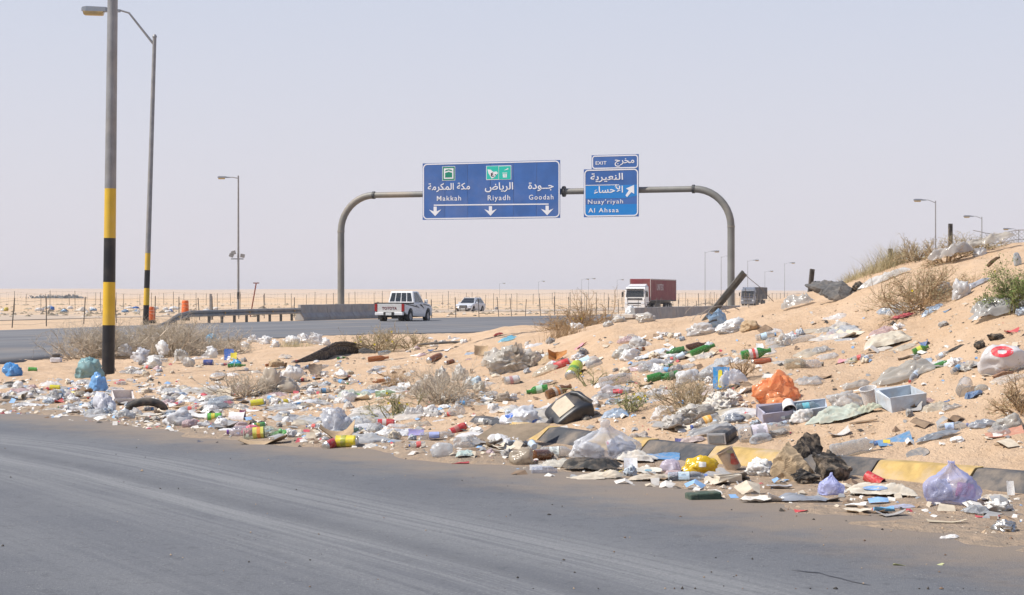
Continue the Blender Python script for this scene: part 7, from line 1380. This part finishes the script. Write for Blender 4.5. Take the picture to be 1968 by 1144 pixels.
def filler(px, py, kinds):
    p = hit(px, py); s = W(1, p.y)
    de = float(sdist(EDGE, np.array([p.x]), np.array([p.y]))[0][0])
    if de < .35: return
    dk = float(sdist(KERB, np.array([p.x]), np.array([p.y]))[0][0])
    if p.x > -.3 and -.1 < dk < .42: return
    k = rng.choice(kinds); adj = rng.choice(ADJ); sd = rng.randrange(6)
    if k == 'bag':
        n, c = rng.choice(COLN); w = rng.uniform(.09, .30) / s; bag(px, py, w, w * rng.uniform(.28, .62), c, unique('%s %s plastic bag' % (adj, n), px, py), None, 400 + sd, sink=rng.choice([.02, .05, .2, .3]),  tails=rng.choice([0, 2, 3]) * (sd % 2) + (sd % 3 == 0), op=rng.uniform(.5, .95), crease=.3, freq=1.8, yaw=rng.uniform(-3, 3))
    elif k == 'film':
        n, c = rng.choice(COLN); w = rng.uniform(.14, .46) / s; sheet(px, py, w, w * rng.uniform(.14, .34), c, unique('%s %s plastic film' % (adj, n), px, py), None, 420 + sd, .3, rng.uniform(.3, .9), .8, sink=rng.choice([0, .1, .25]), yaw=rng.uniform(-3, 3))
    elif k == 'flat':
        n, c = rng.choice([COLN[0], COLN[2], COLN[3], COLN[6], COLN[8], COLN[4]]); w = rng.uniform(.3, .65) / s; sheet(px, py, w, w * rng.uniform(.10, .17), c, unique('trodden flat %s plastic sheet' % n, px, py), None, 600 + sd, .14, rng.uniform(.7, .95), .7, sink=rng.choice([.1, .25, .35]), yaw=rng.uniform(-.6, .6), name='plastic_sheet', cat='plastic sheet', ragged=.3)
    elif k == 'paper':
        n, c = rng.choice(CARDC[:4] * 5 + CARDC); w = rng.uniform(.09, .26) / s; card(px, py, w, w * rng.uniform(.1, .3), c, unique('%s %s paper scrap' % (adj, n), px, py), None, 440 + sd, .15, yaw=rng.uniform(-3, 3), roll=rng.uniform(-.1, .2), pitch=rng.uniform(-.12, .12), depth=rng.uniform(.4, .9), rag=.12)
    elif k == 'board':
        n, c = rng.choice([CARDC[i] for i in (1, 2, 3, 8, 0)]); w = rng.uniform(.18, .4) / s; card(px, py, w, w * rng.uniform(.05, .16), c, unique('%s %s piece of cardboard' % (adj, n), px, py), None, 460 + sd, .14, yaw=rng.uniform(-1, 1), depth=rng.uniform(.4, .8), th=.02, rag=.2, cat='cardboard', name='cardboard_piece')
    elif k == 'pet':
        w = rng.uniform(.17, .27) / s; cp = rng.choice([(.05, .15, .5), (.7, .7, .7), (.03, .3, .1), (.5, .04, .04), None]); lb = rng.choice([(.5, .6, .72), (.6, .1, .1), (.62, .62, .6), None, None, (.1, .3, .55)])
        bottle(px, py, w * .8, w * .27, CLR, unique('%s clear plastic bottle' % rng.choice(['crushed', 'empty', 'dented', 'dusty', 'discarded']), px, py), None, 480 + sd, yaw=rng.uniform(-1.1, 1.1), cap=cp, lab=lb, crush=rng.choice([0, .25, .4]), flip=rng.random() < .5)
    elif k == 'glass':
        n, c = rng.choice(GLC); w = rng.uniform(.19, .24) / s; bottle(px, py, w * .85, w * .29, c, unique('%s %s glass bottle' % (rng.choice(['empty', 'dusty', 'discarded']), n), px, py), None, 500, 'beer', yaw=rng.uniform(-.9, .9), flip=rng.random() < .5, lab=rng.choice([None, (.5, .5, .45)]))
    elif k == 'can':
        n, c = rng.choice(CANC); w = rng.uniform(.11, .15) / s; can(px, py, w, w * .52, c, unique('%s %s drink can' % (rng.choice(['dented', 'crushed', 'dusty']), n), px, py), None, 520 + sd % 3, yaw=rng.uniform(-1.1, 1.1), band=rng.choice([None, (.66, .64, .62), (.6, .45, .05)]), crush=rng.choice([0, 0, .3]))
    elif k == 'cup':
        n, c = rng.choice([('white', (.72, .70, .68)), ('pale blue', (.50, .60, .70)), ('cream', (.58, .52, .42)), ('clear', (.62, .63, .63))]); w = rng.uniform(.075, .1) / s; cup(px, py, w, w * 1.15, c, unique('%s %s cup' % (rng.choice(['tipped', 'dented', 'dusty']), n), px, py), None, 540 + sd % 3, ry=rng.uniform(1.2, 1.9), yaw=rng.uniform(0, 6), lift=w * .4)
    elif k == 'plate':
        n, c = rng.choice(CARDC[:4]); w = rng.uniform(.15, .22) / s; disc(px, py, w, w * .2, c, unique('%s %s paper plate' % (adj, n), px, py), None, 560 + sd % 3, roll=rng.uniform(-.2, .4), yaw=rng.uniform(0, 6))
    elif k == 'wad':
        n, c = rng.choice([CARDC[0], CARDC[1], CARDC[3], CARDC[6]]); w = rng.uniform(.08, .2) / s; bag(px, py, w, w * rng.uniform(.4, .7), c, unique('%s %s paper wad' % (adj, n), px, py), None, 580 + sd, op=1, mat=PAPER, crease=.5, freq=3, name='paper_wad', cat='paper', yaw=rng.uniform(-3, 3))
def zone(n, x0, x1, ya, yb, kinds, pw=1.0):
    """ya, yb: upper and lower limits at x0 and x1"""
    for i in range(n):
        u = rng.random(); x = x0 + (x1 - x0) * u; lo = ya[0] + (ya[1] - ya[0]) * u; hi = yb[0] + (yb[1] - yb[0]) * u; filler(x, lo + (hi - lo) * rng.random() ** pw, kinds)
KA = ['bag'] * 6 + ['film'] * 9 + ['paper'] * 8 + ['board'] * 3 + ['pet'] * 4 + ['can'] + ['cup'] + ['wad'] * 6 + ['plate']
KB = ['paper'] * 6 + ['film'] * 8 + ['wad'] * 6 + ['pet'] * 3 + ['glass'] + ['bag'] * 4 + ['board'] + ['cup']
KC = ['board'] * 5 + ['paper'] * 6 + ['film'] * 4 + ['plate'] * 2 + ['wad'] * 2
def zone(n, x0, x1, ya, yb, kinds, pw=1.0):
    """ya, yb: upper and lower limits at x0 and x1; most pieces drift together in clumps"""
    def pt():
        u = rng.random(); lo = ya[0] + (ya[1] - ya[0]) * u; hi = yb[0] + (yb[1] - yb[0]) * u; return x0 + (x1 - x0) * u, lo + (hi - lo) * rng.random() ** pw
    C = [pt() for _ in range(max(2, n // 9))]
    for i in range(n):
        if rng.random() < .68:
            c = rng.choice(C); x = c[0] + rng.gauss(0, 32); y = c[1] + rng.gauss(0, 9); u = min(1, max(0, (x - x0) / (x1 - x0))); lo = ya[0] + (ya[1] - ya[0]) * u; hi = yb[0] + (yb[1] - yb[0]) * u; y = min(hi, max(lo, y))
        else: x, y = pt()
        filler(x, y, kinds)
KW = ['film'] * 8 + ['wad'] * 8 + ['bag'] * 6 + ['paper'] * 3 + ['pet'] * 2
zone(130, 0, 320, (735, 742), (800, 832), KA); zone(110, 300, 640, (742, 752), (832, 862), KA); zone(40, 640, 980, (790, 800), (868, 880), KA)
zone(70, 0, 330, (742, 748), (804, 830), KW); zone(60, 300, 700, (745, 750), (832, 868), KW); zone(40, 700, 1000, (770, 760), (868, 860), KW)
zone(40, 0, 700, (797, 868), (806, 880), KC); zone(60, 0, 680, (745, 745), (808, 866), ['flat']); zone(22, 640, 1000, (770, 760), (868, 860), ['flat']); zone(22, 1000, 1460, (690, 660), (840, 840), ['flat']); zone(10, 1480, 1950, (640, 640), (840, 850), ['flat'])
zone(55, 230, 640, (690, 700), (750, 756), KA); zone(40, 220, 640, (690, 690), (740, 745), KW); zone(60, 560, 1000, (690, 690), (790, 800), KB); zone(24, 760, 1060, (650, 650), (690, 690), KB)
zone(55, 1000, 1320, (660, 640), (740, 740), KB); zone(34, 1200, 1500, (636, 630), (720, 700), KB); zone(40, 1180, 1460, (745, 745), (845, 850), KA); zone(40, 1000, 1460, (690, 660), (800, 790), KW)
zone(30, 1460, 1968, (610, 590), (660, 640), KB); zone(40, 1480, 1960, (660, 640), (850, 850), KB); zone(26, 960, 1330, (893, 925), (908, 945), KA); zone(16, 960, 1500, (900, 925), (912, 950), KC); zone(12, 1500, 1960, (955, 985), (985, 1040), KC)
# loose stones, clods and shreds nobody could count
def scatter(name, n, sampler, size, mats, label, cat, flat=1.0, seed=3):
    r_ = np.random.RandomState(seed); P = sampler(r_, n); sz = size(r_, len(P), P); V8 = np.array([(1, 0, 0), (0, 1, 0), (-1, 0, 0), (0, -1, 0), (0, 0, 1), (0, 0, -1)], float); F8 = np.array([(0, 1, 4), (1, 2, 4), (2, 3, 4), (3, 0, 4), (1, 0, 5), (2, 1, 5), (3, 2, 5), (0, 3, 5)])
    j = 1 + r_.uniform(-.45, .45, (len(P), 6, 3)); a = r_.uniform(0, 6.28, len(P)); V = V8[None] * j; c, s_ = np.cos(a)[:, None], np.sin(a)[:, None]; V = np.stack([V[..., 0] * c - V[..., 1] * s_, V[..., 0] * s_ + V[..., 1] * c, V[..., 2] * flat], -1) * sz[:, None, None] + P[:, None, :]
    q = (F8[None] + np.arange(len(P))[:, None, None] * 6).reshape(-1, 3); o = quad_mesh(name, V.reshape(-1, 3), q, mats, None, (0, 0, 0), np.repeat(r_.randint(0, len(mats), len(P)), 8), smooth=False); return tag(o, label, cat, kind='stuff')
def samp(boxes):
    def f(r_, n):
        P = []
        for (x0, x1, y0a, y0b, y1a, y1b, k) in boxes:
            m = int(n * k); u = r_.rand(m); px = x0 + (x1 - x0) * u; py = y0a + (y0b - y0a) * u + ((y1a - y0a) + ((y1b - y0b) - (y1a - y0a)) * u) * r_.rand(m)
            for a, b_ in zip(px, py):
                h_ = hit(a, b_)
                if h_.y < 80: P.append(h_[:])
        return np.array(P)
    return f
PEB = [pm('pebble_tan', (.40, .29, .19), .95, dust=.1), pm('pebble_brown', (.20, .13, .085), .95, dust=.1), pm('pebble_dark', (.05, .045, .04), .95, dust=.1), pm('pebble_pale', (.55, .46, .36), .95, dust=.1)]
scatter('loose_stones', 3200, samp([(1450, 1968, 600, 540, 850, 870, .5), (700, 1450, 690, 640, 850, 840, .3), (200, 1960, 790, 930, 850, 1040, .2)]), lambda r_, n, P: np.exp(r_.normal(-4.75, .6, n)), [PEB[0], PEB[0], PEB[3], PEB[1], PEB[0], PEB[3], PEB[2]], 'small stones and clods strewn over the litter mound sand', 'stones', .75)
_a = random.Random(2)
def samp_road(r_, n):
    P = []
    for i in range(n):
        px, py = r_.uniform(0, 1968), 0; py = 830 + (px / 1968) * 200 + r_.rand() ** 1.5 * 260; h_ = hit(px, min(py, 1143))
        P.append((h_.x, h_.y, .004))
    return np.array(P)
scatter('road_grit', 150, samp_road, lambda r_, n, P: np.exp(r_.normal(-5.2, .45, n)), [PEB[2], PEB[1], PEB[0], PEB[2]], 'dark grit and small stones lying on the foreground tarmac', 'grit', .8, 9)
def samp_far(r_, n):
    y = np.exp(r_.uniform(math.log(125), math.log(420), n)); x = at(r_.uniform(-60, 1400, n), y); k = (sdist(NEAR, x, y)[0] > 3) | (sdist(FARE, x, y)[0] < -3); x, y = x[k], y[k]; return np.stack([x, y, ground(x, y) + .03], 1)
scatter('desert_scrub', 1100, samp_far, lambda r_, n, P: np.exp(r_.normal(-1.75, .5, n)), [pm('far_scrub', (.34, .28, .19), .95, dust=.2), pm('far_dark_scrub', (.20, .165, .12), .95, dust=.2), pm('far_rubble', (.50, .44, .37), .95, dust=.1)], 'low scrub and rubble specks over the desert behind the highway', 'scrub', .5, 12)
SHR = [pm('shred_white', (.68, .64, .58), .8, dust=.15), pm('shred_cream', (.55, .47, .36), .9, dust=.2), pm('shred_brown', (.20, .13, .08), .9, dust=.2), pm('shred_blue', (.22, .38, .60), .7, dust=.1), pm('shred_red', (.45, .06, .08), .7, dust=.1), pm('shred_grey', (.30, .30, .30), .8, dust=.2), pm('shred_dark', (.05, .045, .04), .8, dust=.1)]
def shreds(n, boxes, seed):
    r_ = np.random.RandomState(seed); P = samp(boxes)(r_, n); m = len(P); sz = np.exp(r_.normal(-4.0, .6, m)); a = r_.uniform(0, 6.28, m); asp = r_.uniform(.3, 1, m); Q = np.array([(-1, -1), (0, -1.1), (1, -1), (1, 1), (0, .9), (-1, 1)], float)[None] * (1 + r_.uniform(-.35, .35, (m, 6, 2))); Q[..., 1] *= asp[:, None]
    x = Q[..., 0] * np.cos(a)[:, None] - Q[..., 1] * np.sin(a)[:, None]; y = Q[..., 0] * np.sin(a)[:, None] + Q[..., 1] * np.cos(a)[:, None]; tz = np.array([.0, .6, .1, .15, .7, .05])[None] * r_.uniform(.2, 1.1, (m, 1)) + y * .35
    V = np.stack([x, y, tz + .25], -1) * sz[:, None, None] + P[:, None, :]; b_ = np.arange(m)[:, None, None] * 6; q = (np.array([(0, 1, 4, 5), (1, 2, 3, 4)])[None] + b_).reshape(-1, 4); w = r_.choice(7, m, p=[.36, .22, .13, .07, .05, .11, .06]); o = quad_mesh('litter_shreds', V.reshape(-1, 3), q, SHR, None, (0, 0, 0), np.repeat(w, 2), smooth=False)
    return tag(o, 'tiny shreds of paper and plastic strewn through the litter', 'litter', kind='stuff')
shreds(3200, [(0, 640, 725, 745, 805, 855, .42), (250, 1000, 690, 690, 760, 800, .18), (640, 1000, 780, 800, 868, 885, .09), (1000, 1480, 650, 630, 845, 845, .16), (960, 1968, 875, 960, 915, 1010, .09), (1480, 1968, 600, 570, 850, 860, .06)], 5)
# far roadside rubbish beyond the fence
r_ = random.Random(3)
FARC = [('white', WH), ('pale blue', (.30, .45, .62)), ('yellow', (.60, .50, .10)), ('orange', (.55, .22, .05)), ('blue', (.06, .20, .55)), ('grey', (.4, .4, .4))]
LAND_KEEP = LAND; LAND = [('nearest banded lamp post', 212, 598), ('second banded lamp post', 281, 598), ('orange drum by the guardrail', 356, 598), ('tall grey lamp post with floodlights', 458, 598), ('rusty red post', 482, 598), ('left gantry leg', 656, 598), ('white pickup', 775, 598), ('oncoming white car', 908, 598), ('crest bush', 1115, 598), ('far left tree clump', 92, 590)]
for i in range(34):
    px = r_.uniform(-10, 340) if i < 26 else r_.uniform(340, 1050); py = r_.uniform(593, 601); n, c = r_.choice(FARC[:1] * 5 + FARC)
    bag(px, py, r_.uniform(7, 20), r_.uniform(4, 8), c, unique('tiny %s %s bag beyond the fence,' % (r_.choice(['low', 'crumpled', 'flat', 'puffed']), n), px, py), None, 400 + i % 6, op=.97, crease=.4)['group'] = 'litter bags far off along the desert fence'
LAND = LAND_KEEP
# far clumps of trees on the horizon
TREEF = leafm('hazy_foliage', (.19, .20, .20))
for px, w, h, label in ((92, 52, 7, 'low dark tree clump on the far left horizon'), (134, 34, 8, 'second low dark tree clump right of the first on the far left horizon')):
    Y = 900.; s = W(1, Y); x = at(px, Y); g_ = gz(x, Y); t = empty('tree_clump', (x, Y, g_), label=label, cat='trees'); q = np.zeros((700 * 4, 3)); zt = CAMZ - (571 - HY) / F * Y - g_
    for k in range(700):
        c = Vector((r_.gauss(0, w * .28) * s, r_.gauss(0, 4), abs(r_.gauss(0, .5)) * h * .6 * s)); u = Vector((r_.gauss(0, 1), r_.gauss(0, 1), r_.gauss(0, 1))).normalized() * r_.uniform(.3, .8); w2 = u.orthogonal().normalized() * .4
        q[k * 4:k * 4 + 4] = [(c - u)[:], (c + w2)[:], (c + u)[:], (c - w2)[:]]
    quad_mesh('crown', q, np.arange(2800).reshape(-1, 4), TREEF, t, smooth=False)
    mb = MB()
    for k in range(6): mb.tube([((k - 2.5) * w * .12 * s, 0, -.5), ((k - 2.5) * w * .12 * s, 0, 1.2)], .2, 5)
    mb.build('trunk', BROWNT, t)
# long crack in the tarmac
mb = MB(); pts = [(1520, 1106), (1548, 1110), (1575, 1112), (1592, 1118), (1612, 1122), (1636, 1129), (1660, 1134), (1674, 1136)]; v = []
for i, (a, b_) in enumerate(pts):
    h_ = hit(a, b_); wd = .012 if 0 < i < 7 else .003; v += [(h_.x, h_.y - wd, .004), (h_.x, h_.y + wd, .004)]
mb.add(v, [(2 * i, 2 * i + 2, 2 * i + 3, 2 * i + 1) for i in range(len(pts) - 1)]); tag(mb.build('road_crack', BLK), 'dark crack in the tarmac at the lower right', 'crack', kind='structure')

# ------------------------------------------------------------------ desert haze
hm, nt, b, out = newmat('haze_air'); nt.nodes.remove(b); pv = N(nt, 'VolumePrincipled'); pv.inputs['Density'].default_value = HAZE; pv.inputs['Color'].default_value = (.98, .95, .965, 1); pv.inputs['Anisotropy'].default_value = 0.0; L(nt, pv.outputs[0], out.inputs['Volume'])
if HAZE > 0:
    mb = MB(); mb.box((0, 4000, 25), (13000, 8400, 62)); o = mb.build('haze', hm); tag(o, 'pale dusty desert haze filling the air', 'haze', kind='stuff')
